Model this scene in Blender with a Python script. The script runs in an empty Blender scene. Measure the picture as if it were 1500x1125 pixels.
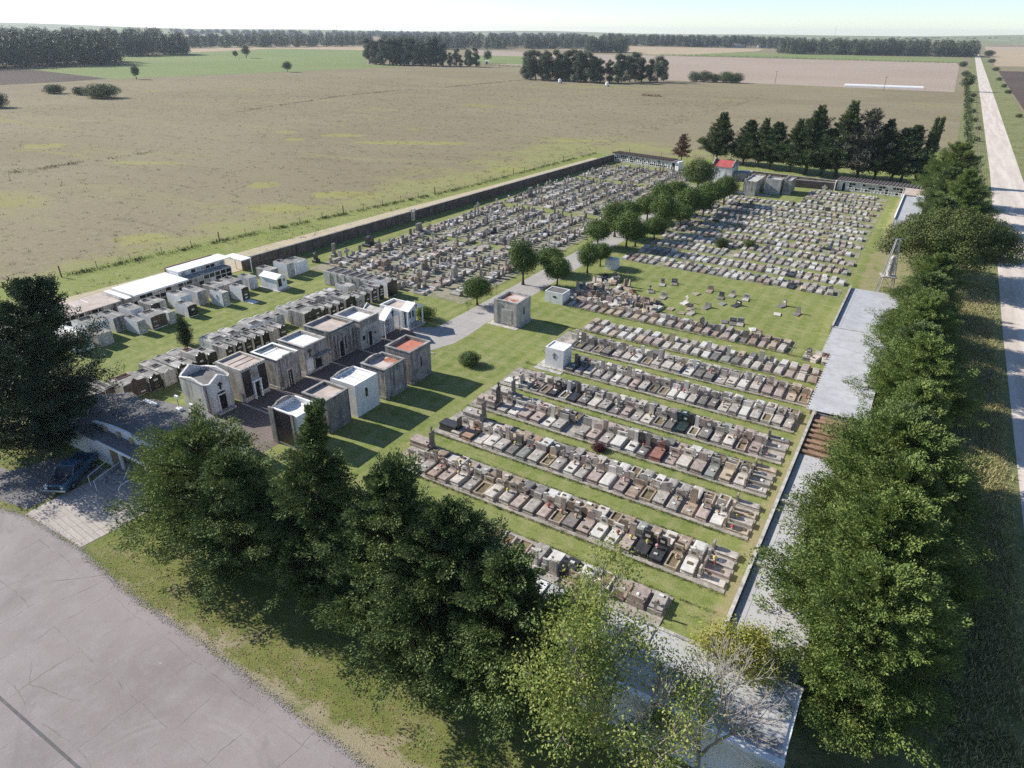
import bpy, math, random
import numpy as np
from mathutils import Vector, Matrix, Euler

R = math.radians
random.seed(11)
NP = np.random.default_rng(11)
sc = bpy.context.scene
COL = sc.collection
H = 33.0

# ------------------------------------------------------------------ camera
FPX, PITCH, ROLL, YAW = 992.58, R(27.631), R(0.6005), R(30.7597)

def ray(px, py):
    a, b = (px - 750) / FPX, (562.5 - py) / FPX
    c, s = math.cos(ROLL), math.sin(ROLL)
    x, y = a * c - b * s, a * s + b * c
    Y = math.cos(PITCH) + y * math.sin(PITCH)
    Z = -math.sin(PITCH) + y * math.cos(PITCH)
    c, s = math.cos(YAW), math.sin(YAW)
    return Vector((x * c - Y * s, x * s + Y * c, Z))

def at(px, py, z=0.0):
    """the place on the level plane at height z that the photograph shows at a pixel"""
    d = ray(px, py)
    t = (z - H) / d.z
    return (d.x * t, d.y * t)

cam = bpy.data.cameras.new("camera")
cam.sensor_width = 36
cam.lens = FPX / 1500 * 36
cam.clip_start = 0.5
cam.clip_end = 60000
camo = bpy.data.objects.new("camera", cam)
COL.objects.link(camo)
fw = ray(750, 562.5).normalized()
rt = (ray(751, 562.5) - ray(750, 562.5)).normalized()
up = rt.cross(fw).normalized()
m = Matrix((rt, up, -fw)).transposed().to_4x4()
m.translation = (0, 0, H)
camo.matrix_world = m
sc.camera = camo

# ------------------------------------------------------------------ light
SUN_EL, SUN_AZ = R(31), R(187)          # azimuth measured from +X towards +Y
sd = Vector((math.cos(SUN_EL) * math.cos(SUN_AZ), math.cos(SUN_EL) * math.sin(SUN_AZ), math.sin(SUN_EL)))
sun = bpy.data.lights.new("sun", 'SUN')
sun.energy = 5.0
sun.angle = R(0.5)
sun.color = (1.0, 0.955, 0.87)
suno = bpy.data.objects.new("sun", sun)
suno.rotation_euler = sd.to_track_quat('Z', 'Y').to_euler()
suno.location = (0, 0, 200)
COL.objects.link(suno)
w = bpy.data.worlds.new("World")
sc.world = w
w.use_nodes = True
nt = w.node_tree
nt.nodes.clear()
sky = nt.nodes.new('ShaderNodeTexSky')
sky.sky_type = 'NISHITA'
sky.sun_disc = False
sky.sun_elevation = SUN_EL
sky.sun_rotation = math.atan2(sd.x, sd.y)
sky.air_density = 0.75
sky.dust_density = 0.15
sky.ozone_density = 2.6
bg = nt.nodes.new('ShaderNodeBackground')
bg.inputs['Strength'].default_value = 0.11
wo = nt.nodes.new('ShaderNodeOutputWorld')
nt.links.new(sky.outputs[0], bg.inputs[0])
nt.links.new(bg.outputs[0], wo.inputs[0])
sc.view_settings.view_transform = 'Standard'
sc.view_settings.look = 'None'
sc.view_settings.exposure = 0.67
sc.view_settings.gamma = 1.0
sc.cycles.max_bounces = 5
sc.cycles.diffuse_bounces = 3
sc.cycles.glossy_bounces = 2
sc.cycles.transmission_bounces = 3
sc.cycles.volume_bounces = 0
sc.cycles.transparent_max_bounces = 4
sc.cycles.use_adaptive_sampling = True
sc.cycles.adaptive_threshold = 0.01
sc.cycles.use_denoising = False

# ------------------------------------------------------------------ material helpers
class NT:
    def __init__(self, name):
        self.m = bpy.data.materials.new(name)
        self.m.use_nodes = True
        self.t = self.m.node_tree
        self.t.nodes.clear()
        self.out = self.t.nodes.new('ShaderNodeOutputMaterial')
        self.b = self.t.nodes.new('ShaderNodeBsdfPrincipled')
        self.t.links.new(self.b.outputs[0], self.out.inputs[0])
        self.b.inputs['Specular IOR Level'].default_value = 0.3
    def n(self, typ, **kw):
        x = self.t.nodes.new(typ)
        for k, v in kw.items():
            setattr(x, k, v)
        return x
    def l(self, a, b):
        self.t.links.new(a, b)
    def setv(self, sock, v):
        if isinstance(v, bpy.types.NodeSocket):
            self.l(v, sock)
        else:
            sock.default_value = v
    def math(self, op, a, b=0.0, clamp=False):
        x = self.n('ShaderNodeMath', operation=op, use_clamp=clamp)
        self.setv(x.inputs[0], a)
        self.setv(x.inputs[1], b)
        return x.outputs[0]
    def noise(self, vec, scale, detail=5, rough=0.6, dist=0.0):
        x = self.n('ShaderNodeTexNoise')
        x.inputs['Scale'].default_value = scale
        x.inputs['Detail'].default_value = detail
        x.inputs['Roughness'].default_value = rough
        x.inputs['Distortion'].default_value = dist
        self.l(vec, x.inputs['Vector'])
        return x.outputs[0]
    def ramp(self, v, lo, hi, a=0.0, b=1.0, smooth=True):
        x = self.n('ShaderNodeMapRange')
        x.interpolation_type = 'SMOOTHSTEP' if smooth else 'LINEAR'
        self.l(v, x.inputs[0])
        for i, q in zip((1, 2, 3, 4), (lo, hi, a, b)):
            self.setv(x.inputs[i], q)
        return x.outputs[0]
    def mix(self, f, a, b, blend='MIX'):
        x = self.n('ShaderNodeMix', data_type='RGBA', blend_type=blend)
        x.clamp_factor = True
        self.setv(x.inputs[0], f)
        for s, v in ((x.inputs[6], a), (x.inputs[7], b)):
            if isinstance(v, bpy.types.NodeSocket):
                self.l(v, s)
            else:
                s.default_value = (v[0], v[1], v[2], 1)
        return x.outputs[2]
    def scalev(self, col, v):
        x = self.n('ShaderNodeHueSaturation')
        self.l(col, x.inputs['Color']) if isinstance(col, bpy.types.NodeSocket) else setattr(x.inputs['Color'], 'default_value', (*col, 1))
        self.setv(x.inputs['Value'], v)
        return x.outputs[0]
    def mapping(self, vec, scale=(1, 1, 1), rot=(0, 0, 0)):
        x = self.n('ShaderNodeMapping')
        x.inputs['Scale'].default_value = scale
        x.inputs['Rotation'].default_value = rot
        self.l(vec, x.inputs['Vector'])
        return x.outputs[0]
    def bump(self, h, strength, dist):
        x = self.n('ShaderNodeBump')
        x.inputs['Strength'].default_value = strength
        x.inputs['Distance'].default_value = dist
        self.l(h, x.inputs['Height'])
        self.l(x.outputs[0], self.b.inputs['Normal'])
    def objvec(self):
        tc = self.n('ShaderNodeTexCoord')
        oi = self.n('ShaderNodeObjectInfo')
        s = self.math('MULTIPLY', oi.outputs['Random'], 71.0)
        x = self.n('ShaderNodeVectorMath', operation='ADD')
        self.l(tc.outputs['Object'], x.inputs[0])
        self.l(s, x.inputs[1])
        return x.outputs[0], oi.outputs['Random']
    def pos(self):
        return self.n('ShaderNodeNewGeometry').outputs['Position']
    def xyz(self, v):
        x = self.n('ShaderNodeSeparateXYZ')
        self.l(v, x.inputs[0])
        return x.outputs
    def color(self, c):
        self.setv(self.b.inputs['Base Color'], c if isinstance(c, bpy.types.NodeSocket) else (*c, 1))

def stone(name, c, var=0.22, scale=1.6, stain=0.0, stainc=(0.045, 0.042, 0.038), rough=0.8, bump=0.35, spec=0.3, objvar=0.16, speck=0.0, metal=0.0, streak=True, blotch=None):
    k = NT(name)
    v, rnd = k.objvec()
    n1 = k.noise(v, scale, 7, 0.65)
    f = k.ramp(n1, 0.3, 0.7)
    col = k.mix(f, tuple(x * (1 - var) for x in c), tuple(min(1, x * (1 + var)) for x in c))
    if blotch:
        n4 = k.noise(v, scale * 0.55, 4, 0.6)
        col = k.mix(k.ramp(n4, 0.5, 0.62), col, blotch)
    if speck:
        n3 = k.noise(v, 34, 2, 0.5)
        col = k.mix(k.ramp(n3, 0.55, 0.7, 0, speck), col, tuple(x * 0.3 for x in c))
    if stain:
        sv = k.mapping(v, (1.7, 1.7, 0.22) if streak else (1, 1, 1))
        n2 = k.noise(sv, 1.5, 7, 0.72)
        col = k.mix(k.ramp(n2, 0.44, 0.68, 0, stain), col, stainc)
    if objvar:
        col = k.scalev(col, k.ramp(rnd, 0, 1, 1 - objvar, 1 + objvar, False))
    k.color(col)
    k.b.inputs['Roughness'].default_value = rough
    k.b.inputs['Specular IOR Level'].default_value = spec
    k.b.inputs['Metallic'].default_value = metal
    if bump:
        k.bump(k.noise(v, 9, 6, 0.7), bump, 0.03)
    return k.m

def leafmat(name, c1, c2, c3, clump=0.55, trans=0.12, objvar=0.1):
    k = NT(name)
    g = k.n('ShaderNodeNewGeometry')
    v, rnd = k.objvec()
    n1 = k.noise(v, clump, 3, 0.5)
    a = k.mix(k.ramp(n1, 0.35, 0.65), c1, c2)
    col = k.mix(k.math('POWER', g.outputs['Random Per Island'], 2.2), a, c3)
    if objvar:
        col = k.scalev(col, k.ramp(rnd, 0, 1, 1 - objvar, 1 + objvar, False))
    k.color(col)
    k.b.inputs['Roughness'].default_value = 0.6
    k.b.inputs['Specular IOR Level'].default_value = 0.16
    if trans:
        tr = k.n('ShaderNodeBsdfTranslucent')
        k.l(col, tr.inputs[0])
        ms = k.n('ShaderNodeMixShader')
        ms.inputs[0].default_value = trans
        k.l(k.b.outputs[0], ms.inputs[1])
        k.l(tr.outputs[0], ms.inputs[2])
        k.l(ms.outputs[0], k.out.inputs[0])
    return k.m

# ------------------------------------------------------------------ mesh helpers
class MB:
    def __init__(self):
        self.v, self.f, self.m = [], [], []
    def add(self, vs, fs, mi=0):
        o = len(self.v)
        self.v += vs
        for f in fs:
            self.f.append([i + o for i in f])
            self.m.append(mi)
        return self
    def box(self, x0, y0, z0, x1, y1, z1, mi=0, top=0.0, tz=0.0):
        """a block; top > 0 chamfers its upper edges by that much over tz"""
        if x0 > x1: x0, x1 = x1, x0
        if y0 > y1: y0, y1 = y1, y0
        if top:
            tz = tz or top
            vs = [(x0, y0, z0), (x1, y0, z0), (x1, y1, z0), (x0, y1, z0), (x0, y0, z1 - tz), (x1, y0, z1 - tz), (x1, y1, z1 - tz), (x0, y1, z1 - tz),
                  (x0 + top, y0 + top, z1), (x1 - top, y0 + top, z1), (x1 - top, y1 - top, z1), (x0 + top, y1 - top, z1)]
            fs = [(3, 2, 1, 0)]
            for b in (0, 4):
                for i in range(4):
                    j = (i + 1) % 4
                    fs.append((b + i, b + j, b + 4 + j, b + 4 + i))
            fs.append((8, 9, 10, 11))
            return self.add(vs, fs, mi)
        vs = [(x0, y0, z0), (x1, y0, z0), (x1, y1, z0), (x0, y1, z0), (x0, y0, z1), (x1, y0, z1), (x1, y1, z1), (x0, y1, z1)]
        fs = [(3, 2, 1, 0), (0, 1, 5, 4), (1, 2, 6, 5), (2, 3, 7, 6), (3, 0, 4, 7), (4, 5, 6, 7)]
        return self.add(vs, fs, mi)
    def prism(self, poly, a, b, axis='z', mi=0):
        """poly is counter-clockwise seen from +axis; extruded from a to b"""
        n = len(poly)
        def P(p, t):
            return (p[0], p[1], t) if axis == 'z' else ((t, p[0], p[1]) if axis == 'x' else (p[1], t, p[0]))
        vs = [P(p, a) for p in poly] + [P(p, b) for p in poly]
        fs = [tuple(range(n - 1, -1, -1)), tuple(range(n, 2 * n))]
        for i in range(n):
            j = (i + 1) % n
            fs.append((i, j, n + j, n + i))
        return self.add(vs, fs, mi)
    def px(self, poly, x0, x1, mi=0):     # poly of (y, z)
        return self.prism(poly, x0, x1, 'x', mi)
    def py(self, poly, y0, y1, mi=0):     # poly of (x, z)
        return self.prism([(z, x) for x, z in poly][::-1], y0, y1, 'y', mi)
    def tube(self, p0, p1, r0, r1=None, n=6, mi=0, cap=True):
        r1 = r0 if r1 is None else r1
        p0, p1 = Vector(p0), Vector(p1)
        d = (p1 - p0)
        if d.length < 1e-6:
            return self
        d.normalize()
        u = d.orthogonal().normalized()
        q = d.cross(u)
        vs = []
        for p, r in ((p0, r0), (p1, r1)):
            for i in range(n):
                a = 2 * math.pi * i / n
                vs.append(tuple(p + u * (r * math.cos(a)) + q * (r * math.sin(a))))
        fs = [(i, (i + 1) % n, n + (i + 1) % n, n + i) for i in range(n)]
        if cap:
            fs += [tuple(range(n - 1, -1, -1)), tuple(range(n, 2 * n))]
        return self.add(vs, fs, mi)
    def path(self, pts, r, n=6, mi=0):
        for a, b in zip(pts, pts[1:]):
            self.tube(a, b, r, r, n, mi)
        return self
    def lathe(self, c, prof, n=16, mi=0):
        vs, fs = [], []
        for r, z in prof:
            for i in range(n):
                a = 2 * math.pi * i / n
                vs.append((c[0] + r * math.cos(a), c[1] + r * math.sin(a), c[2] + z))
        for k in range(len(prof) - 1):
            for i in range(n):
                j = (i + 1) % n
                fs.append((k * n + i, k * n + j, (k + 1) * n + j, (k + 1) * n + i))
        fs.append(tuple(range(n - 1, -1, -1)))
        fs.append(tuple((len(prof) - 1) * n + i for i in range(n)))
        return self.add(vs, fs, mi)
    def well(self, x0, y0, x1, y1, z0, z1, hx0, hy0, hx1, hy1, depth, mi=0, mi_in=None, mi_fl=None, mi_top=None):
        """a block whose top has a rectangular well"""
        mi_in = mi if mi_in is None else mi_in
        mi_fl = mi_in if mi_fl is None else mi_fl
        zb = z1 - depth
        vs = [(x0, y0, z0), (x1, y0, z0), (x1, y1, z0), (x0, y1, z0), (x0, y0, z1), (x1, y0, z1), (x1, y1, z1), (x0, y1, z1),
              (hx0, hy0, z1), (hx1, hy0, z1), (hx1, hy1, z1), (hx0, hy1, z1), (hx0, hy0, zb), (hx1, hy0, zb), (hx1, hy1, zb), (hx0, hy1, zb)]
        self.add(vs, [(3, 2, 1, 0), (0, 1, 5, 4), (1, 2, 6, 5), (2, 3, 7, 6), (3, 0, 4, 7)], mi)
        self.add(vs, [(4, 5, 9, 8), (5, 6, 10, 9), (6, 7, 11, 10), (7, 4, 8, 11)], mi if mi_top is None else mi_top)
        self.add(vs[8:], [(0, 1, 5, 4), (1, 2, 6, 5), (2, 3, 7, 6), (3, 0, 4, 7)], mi_in)
        self.add(vs[12:], [(0, 1, 2, 3)], mi_fl)
        return self
    def build(self, name, mats, parent=None, loc=None, rot=0.0, smooth=False):
        me = bpy.data.meshes.new(name)
        me.from_pydata(self.v, [], self.f)
        if not isinstance(mats, (list, tuple)):
            mats = [mats]
        for q in mats:
            me.materials.append(q)
        if len(mats) > 1:
            me.polygons.foreach_set('material_index', self.m)
        if smooth:
            me.polygons.foreach_set('use_smooth', [True] * len(self.f))
        me.update()
        o = bpy.data.objects.new(name, me)
        COL.objects.link(o)
        if parent is not None:
            o.parent = parent
        if loc is not None:
            o.location = loc
        o.rotation_euler.z = rot
        return o

def tag(o, label, cat, group=None, kind=None):
    if label: o['label'] = label
    if cat: o['category'] = cat
    if group: o['group'] = group
    if kind: o['kind'] = kind
    return o

def thing(name, label, cat, loc=(0, 0, 0), rot=0.0, group=None):
    o = bpy.data.objects.new(name, None)
    o.empty_display_size = 0.5
    COL.objects.link(o)
    o.location = loc if len(loc) == 3 else (*loc, 0)
    o.rotation_euler.z = rot
    return tag(o, label, cat, group)

def structure(name, mb, mats):
    o = mb.build(name, mats)
    o['kind'] = 'structure'
    return o

def sheet(name, pts, z, mat):
    a = sum(p[0] * q[1] - q[0] * p[1] for p, q in zip(pts, pts[1:] + pts[:1]))
    if a < 0:
        pts = pts[::-1]
    return structure(name, MB().add([(p[0], p[1], z) for p in pts], [tuple(range(len(pts)))]), mat)

def quads_mesh(name, V, mats, midx=None, nper=4):
    n = len(V) // nper
    me = bpy.data.meshes.new(name)
    me.vertices.add(len(V))
    me.vertices.foreach_set('co', V.astype(np.float32).ravel())
    me.loops.add(n * nper)
    me.loops.foreach_set('vertex_index', np.arange(n * nper, dtype=np.int32))
    me.polygons.add(n)
    me.polygons.foreach_set('loop_start', np.arange(0, n * nper, nper, dtype=np.int32))
    for q in (mats if isinstance(mats, (list, tuple)) else [mats]):
        me.materials.append(q)
    if midx is not None:
        me.polygons.foreach_set('material_index', midx.astype(np.int32))
    me.update(calc_edges=True)
    me.validate()
    return me

ORD = "first second third fourth fifth sixth seventh eighth ninth tenth eleventh twelfth thirteenth fourteenth fifteenth sixteenth seventeenth eighteenth nineteenth twentieth twenty-first twenty-second twenty-third twenty-fourth twenty-fifth twenty-sixth twenty-seventh".split()
# ------------------------------------------------------------------ materials of the ground
def grass_mat(name, c1, c2, c3, dry, s1=0.12, s2=1.1, dryamt=0.5, stripes=None, bump=0.5, edge=None):
    k = NT(name)
    p = k.pos()
    a = k.noise(p, s1, 5, 0.6)
    b = k.noise(p, s2, 6, 0.7, 0.3)
    c = k.noise(p, 9.0, 4, 0.7)
    col = k.mix(k.ramp(a, 0.35, 0.65), c1, c2)
    col = k.mix(k.ramp(b, 0.38, 0.66, 0, 0.8), col, c3)
    d = k.noise(k.mapping(p, (1, 1.6, 1), (0, 0, 0.4)), 0.33, 6, 0.72, 0.5)
    col = k.mix(k.ramp(d, 0.50, 0.68, 0, dryamt), col, dry)
    e2 = k.noise(k.mapping(p, (0.45, 1.3, 1)), 1.5, 6, 0.78, 0.4)
    col = k.mix(k.ramp(e2, 0.52, 0.66, 0, 0.5), col, tuple(q * 0.66 for q in c1))
    col = k.mix(k.ramp(e2, 0.46, 0.34, 0, 0.5), col, dry)
    if stripes:
        wv = k.n('ShaderNodeTexWave', wave_type='BANDS', bands_direction=stripes[0])
        wv.inputs['Scale'].default_value = stripes[1]
        wv.inputs['Distortion'].default_value = 2.0
        wv.inputs['Detail'].default_value = 3
        wv.inputs['Detail Scale'].default_value = 0.6
        k.l(p, wv.inputs[0])
        col = k.mix(k.math('MULTIPLY', k.ramp(wv.outputs[1], 0.35, 0.8), stripes[2]), col, dry)
    if name == 'lawn':           # bare earth trodden along the foot of the right gallery
        gx = k.math('ADD', k.ramp(k.xyz(p)[0], -6.6, -4.0), k.math('MULTIPLY', k.math('SUBTRACT', d, 0.5), 3.2))
        col = k.mix(k.ramp(gx, 0.55, 1.1, 0, 0.7), col, (0.30, 0.245, 0.15))
    if edge:                     # worn, bare strip near a line of constant y
        y = k.xyz(p)[1]
        e = k.math('ADD', k.ramp(y, edge[0], edge[1], 1, 0), k.math('MULTIPLY', k.math('SUBTRACT', d, 0.5), 3.0))
        col = k.mix(k.ramp(e, 0.45, 0.95, 0, 0.85), col, edge[2])
    col = k.scalev(col, k.ramp(c, 0.25, 0.75, 0.72, 1.28, False))
    k.color(col)
    k.b.inputs['Roughness'].default_value = 0.9
    k.b.inputs['Specular IOR Level'].default_value = 0.1
    k.bump(k.noise(p, 14.0, 4, 0.75), bump, 0.08)
    return k.m

def field_mat(name, c1, c2, c3, s1, patch=None, pamt=0.0, prange=(0.58, 0.68), rows=None, fine=1.6, specks=0.0, near=None, spots=None):
    k = NT(name)
    p = k.pos()
    a = k.noise(p, s1, 6, 0.62, 0.4)
    b = k.noise(p, fine, 6, 0.75)
    col = k.mix(k.ramp(a, 0.36, 0.64), c1, c2)
    col = k.mix(k.ramp(b, 0.35, 0.7, 0, 0.75), col, c3)
    if patch:
        q = k.noise(k.mapping(p, (0.55, 1.5, 1), (0, 0, 0.25)), 0.021, 5, 0.55, 0.6)
        col = k.mix(k.ramp(q, prange[0], prange[1], 0, pamt), col, patch)
        q2 = k.noise(k.mapping(p, (0.5, 1.3, 1), (0, 0, 0.45)), 0.055, 6, 0.62, 1.0)
        col = k.mix(k.ramp(q2, 0.6, 0.7, 0, pamt * 0.8), col, patch)
    if near:                      # greener grass towards the fence along the cemetery
        x = k.xyz(p)[0]
        yy = k.xyz(p)[1]
        g = k.math('ADD', k.math('MULTIPLY', k.ramp(x, near[0], near[1]), k.ramp(yy, 200, 260, 1, 0.25)), k.math('MULTIPLY', k.math('SUBTRACT', k.noise(p, 0.08, 6, 0.68), 0.5), 1.9))
        col = k.mix(k.ramp(g, 0.55, 1.05, 0, 0.85), col, near[2])
    if spots:
        ro = k.n('ShaderNodeVectorRotate', rotation_type='Z_AXIS')
        k.l(p, ro.inputs['Vector'])
        ro.inputs['Angle'].default_value = -YAW
        RX, RY, _ = k.xyz(ro.outputs[0])
        wob = k.math('MULTIPLY', k.math('SUBTRACT', k.noise(p, 0.22, 6, 0.7), 0.5), 3.4)
        tot = None
        for cx, cy, ea, eb in spots:
            dx = k.math('DIVIDE', k.math('SUBTRACT', RX, cx), ea)
            dy = k.math('DIVIDE', k.math('SUBTRACT', RY, cy), eb)
            dd = k.math('ADD', k.math('ADD', k.math('MULTIPLY', dx, dx), k.math('MULTIPLY', dy, dy)), wob)
            f = k.ramp(dd, 0.45, 1.15, 1, 0)
            tot = f if tot is None else k.math('MAXIMUM', tot, f)
        col = k.mix(k.math('MULTIPLY', tot, 0.62), col, (0.29, 0.285, 0.085))
    if rows:
        wv = k.n('ShaderNodeTexWave', wave_type='BANDS', bands_direction=rows[0])
        wv.inputs['Scale'].default_value = rows[1]
        wv.inputs['Distortion'].default_value = 1.5
        wv.inputs['Detail'].default_value = 2
        k.l(p, wv.inputs[0])
        col = k.mix(k.ramp(wv.outputs[1], 0.3, 0.8, 0, rows[2]), col, c3)
    if specks:
        v = k.noise(p, 0.42, 3, 0.8)
        col = k.mix(k.ramp(v, 0.62, 0.72, 0, specks), col, tuple(q * 0.42 for q in c1))
        q3 = k.noise(k.mapping(p, (0.35, 1.4, 1), (0, 0, YAW)), 0.16, 6, 0.75, 0.8)
        col = k.mix(k.ramp(q3, 0.54, 0.68, 0, 0.55), col, tuple(q * 0.66 for q in c1))
        q4 = k.noise(k.mapping(p, (0.3, 1.2, 1), (0, 0, YAW)), 0.05, 6, 0.7, 0.8)
        col = k.mix(k.ramp(q4, 0.52, 0.66, 0, 0.5), col, (0.27, 0.25, 0.125))
    k.color(col)
    k.b.inputs['Roughness'].default_value = 0.95
    k.b.inputs['Specular IOR Level'].default_value = 0.08
    k.bump(b, 0.5, 0.25)
    return k.m

def asphalt_mat():
    k = NT('asphalt_plaza')
    p = k.pos()
    a = k.noise(p, 0.09, 6, 0.62, 0.6)
    b = k.noise(p, 0.6, 6, 0.7)
    c = k.noise(p, 16, 4, 0.8)
    col = k.mix(k.ramp(a, 0.32, 0.68), (0.218, 0.188, 0.181), (0.280, 0.244, 0.235))
    col = k.mix(k.ramp(b, 0.4, 0.72, 0, 0.5), col, (0.31, 0.285, 0.282))
    col = k.mix(k.ramp(k.noise(p, 0.2, 5, 0.7, 1.0), 0.58, 0.66, 0, 0.35), col, (0.17, 0.155, 0.155))
    # cracked slab joints: a wobbly grid, broken by noise
    wob = k.n('ShaderNodeVectorMath', operation='ADD')
    nz = k.n('ShaderNodeTexNoise')
    nz.inputs['Scale'].default_value = 0.5
    nz.inputs['Detail'].default_value = 6
    k.l(p, nz.inputs['Vector'])
    sub = k.n('ShaderNodeVectorMath', operation='MULTIPLY_ADD')
    k.l(nz.outputs['Color'], sub.inputs[0])
    sub.inputs[1].default_value = (0.75, 0.75, 0)
    sub.inputs[2].default_value = (-0.37, -0.37, 0)
    k.l(p, wob.inputs[0])
    k.l(sub.outputs[0], wob.inputs[1])
    pw = wob.outputs[0]
    rot = k.mapping(pw, (1, 1, 0), (0, 0, 0.05))
    X, Y, _ = k.xyz(rot)
    lines = None
    for s, per, off in ((X, 3.1, 0.4), (Y, 3.4, 1.1)):
        t = k.math('FRACT', k.math('DIVIDE', k.math('ADD', s, 100 + off), per))
        dd = k.math('MULTIPLY', k.math('ABSOLUTE', k.math('SUBTRACT', t, 0.5)), per)
        ln = k.ramp(dd, 0.008, 0.035, 1, 0)
        lines = ln if lines is None else k.math('MAXIMUM', lines, ln)
    brk = k.ramp(k.noise(p, 0.55, 5, 0.7), 0.42, 0.60, 0.02, 0.8)
    lines = k.math('MULTIPLY', lines, brk)
    vo = k.n('ShaderNodeTexVoronoi', feature='DISTANCE_TO_EDGE')
    vo.inputs['Scale'].default_value = 0.17
    k.l(pw, vo.inputs['Vector'])
    cr = k.math('MULTIPLY', k.ramp(vo.outputs['Distance'], 0.001, 0.006, 1, 0), k.ramp(k.noise(p, 0.24, 4, 0.6), 0.5, 0.6, 0, 0.9))
    lines = k.math('MAXIMUM', lines, cr)
    col = k.mix(k.math('MULTIPLY', lines, 0.6), col, (0.10, 0.095, 0.065))
    # worn tyre arcs
    v = k.n('ShaderNodeVectorMath', operation='DISTANCE')
    k.l(p, v.inputs[0])
    v.inputs[1].default_value = (-24.0, 7.2, 0)
    arc = None
    for r in (5.1, 5.55):
        q = k.ramp(k.math('ABSOLUTE', k.math('SUBTRACT', v.outputs['Value'], r)), 0.03, 0.22, 1, 0)
        arc = q if arc is None else k.math('MAXIMUM', arc, q)
    col = k.mix(k.math('MULTIPLY', arc, k.ramp(k.noise(p, 0.35, 3), 0.4, 0.65, 0, 0.22)), col, (0.36, 0.335, 0.33))
    sp = k.ramp(k.noise(p, 1.1, 3, 0.5), 0.73, 0.77, 0, 0.6)
    col = k.mix(sp, col, (0.47, 0.45, 0.44))
    col = k.scalev(col, k.ramp(c, 0.25, 0.75, 0.78, 1.22, False))
    k.color(col)
    k.b.inputs['Roughness'].default_value = 0.85
    k.bump(k.math('SUBTRACT', k.math('MULTIPLY', c, 0.4), lines), 0.4, 0.03)
    return k.m

def dirtroad_mat():
    k = NT('pale_dirt_road')
    p = k.pos()
    a = k.noise(k.mapping(p, (1, 0.06, 1)), 0.55, 5, 0.6)
    b = k.noise(p, 0.5, 6, 0.7)
    col = k.mix(k.ramp(a, 0.35, 0.65), (0.50, 0.43, 0.37), (0.63, 0.56, 0.49))
    col = k.mix(k.ramp(b, 0.4, 0.75, 0, 0.5), col, (0.43, 0.36, 0.29))
    k.color(col)
    k.b.inputs['Roughness'].default_value = 0.95
    k.bump(b, 0.3, 0.1)
    return k.m

def paving_mat(name, c1, c2, grout, brick=(0.55, 0.28), rotz=0.0, gs=0.03):
    k = NT(name)
    p = k.pos()
    v = k.mapping(p, (1, 1, 1), (0, 0, rotz))
    br = k.n('ShaderNodeTexBrick')
    br.inputs['Color1'].default_value = (*c1, 1)
    br.inputs['Color2'].default_value = (*c2, 1)
    br.inputs['Mortar'].default_value = (*grout, 1)
    br.inputs['Scale'].default_value = 1
    br.inputs['Mortar Size'].default_value = gs
    br.inputs['Brick Width'].default_value = brick[0]
    br.inputs['Row Height'].default_value = brick[1]
    br.offset = 0.0
    k.l(v, br.inputs['Vector'])
    n = k.noise(p, 0.7, 6, 0.7)
    col = k.mix(k.ramp(n, 0.4, 0.7, 0, 0.55), br.outputs[0], tuple((x + y) / 2 * 0.9 for x, y in zip(c1, c2)))
    col = k.scalev(col, k.ramp(k.noise(p, 5, 4), 0.3, 0.7, 0.85, 1.15, False))
    k.color(col)
    k.b.inputs['Roughness'].default_value = 0.85
    k.bump(br.outputs['Fac'], 0.3, -0.02)
    return k.m

BARE = (0.30, 0.25, 0.165)
LAWN = grass_mat('lawn', (0.136, 0.182, 0.044), (0.192, 0.223, 0.064), (0.228, 0.242, 0.088), (0.335, 0.30, 0.155), 0.10, 0.9, 0.45, ('X', 0.17, 0.2), 0.45)
VERGE = grass_mat('mown_verge', (0.115, 0.148, 0.036), (0.17, 0.185, 0.052), (0.205, 0.21, 0.07), (0.27, 0.225, 0.13), 0.16, 0.7, 0.55, None, 0.7, (14.8, 17.6, (0.33, 0.28, 0.19)))
ROUGH = grass_mat('long_roadside_grass', (0.12, 0.15, 0.05), (0.20, 0.21, 0.085), (0.24, 0.235, 0.11), (0.31, 0.27, 0.15), 0.09, 0.8, 0.6, None, 1.0)
STRIP = grass_mat('field_edge_grass', (0.18, 0.225, 0.05), (0.24, 0.26, 0.08), (0.225, 0.235, 0.09), (0.33, 0.29, 0.15), 0.07, 0.6, 0.5, None, 0.8)
TRACK = grass_mat('dry_track', (0.42, 0.355, 0.245), (0.36, 0.325, 0.195), (0.46, 0.385, 0.28), (0.50, 0.42, 0.31), 0.09, 0.5, 0.6, ('X', 0.33, 0.8), 0.5)
FIELD = field_mat('brown_pasture', (0.228, 0.186, 0.121), (0.268, 0.224, 0.148), (0.198, 0.173, 0.098), 0.011, (0.255, 0.245, 0.085), 0.75, (0.60, 0.70), None, 0.8, 0.55, (-150, -92, (0.255, 0.255, 0.10)), [(-144, 217, 7, 6), (-81, 254, 4, 4), (-73, 236, 3.5, 3), (-60, 247, 9, 4), (-32, 231, 23, 4), (-59, 163, 4, 4), (-65, 116, 5.5, 4), (-38, 153, 8, 4), (-48, 140, 8, 4), (8, 185, 16, 4), (-100, 190, 12, 2.5), (20, 240, 14, 3)])
GREENF = field_mat('green_field', (0.165, 0.215, 0.075), (0.215, 0.245, 0.10), (0.185, 0.215, 0.085), 0.006, None, 0, (0, 1), ('Y', 0.02, 0.4), 0.3)
PLOUGH = field_mat('dark_ploughed_field', (0.095, 0.07, 0.058), (0.125, 0.095, 0.078), (0.085, 0.065, 0.052), 0.012, None, 0, (0, 1), ('X', 0.2, 0.4), 0.5)
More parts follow.
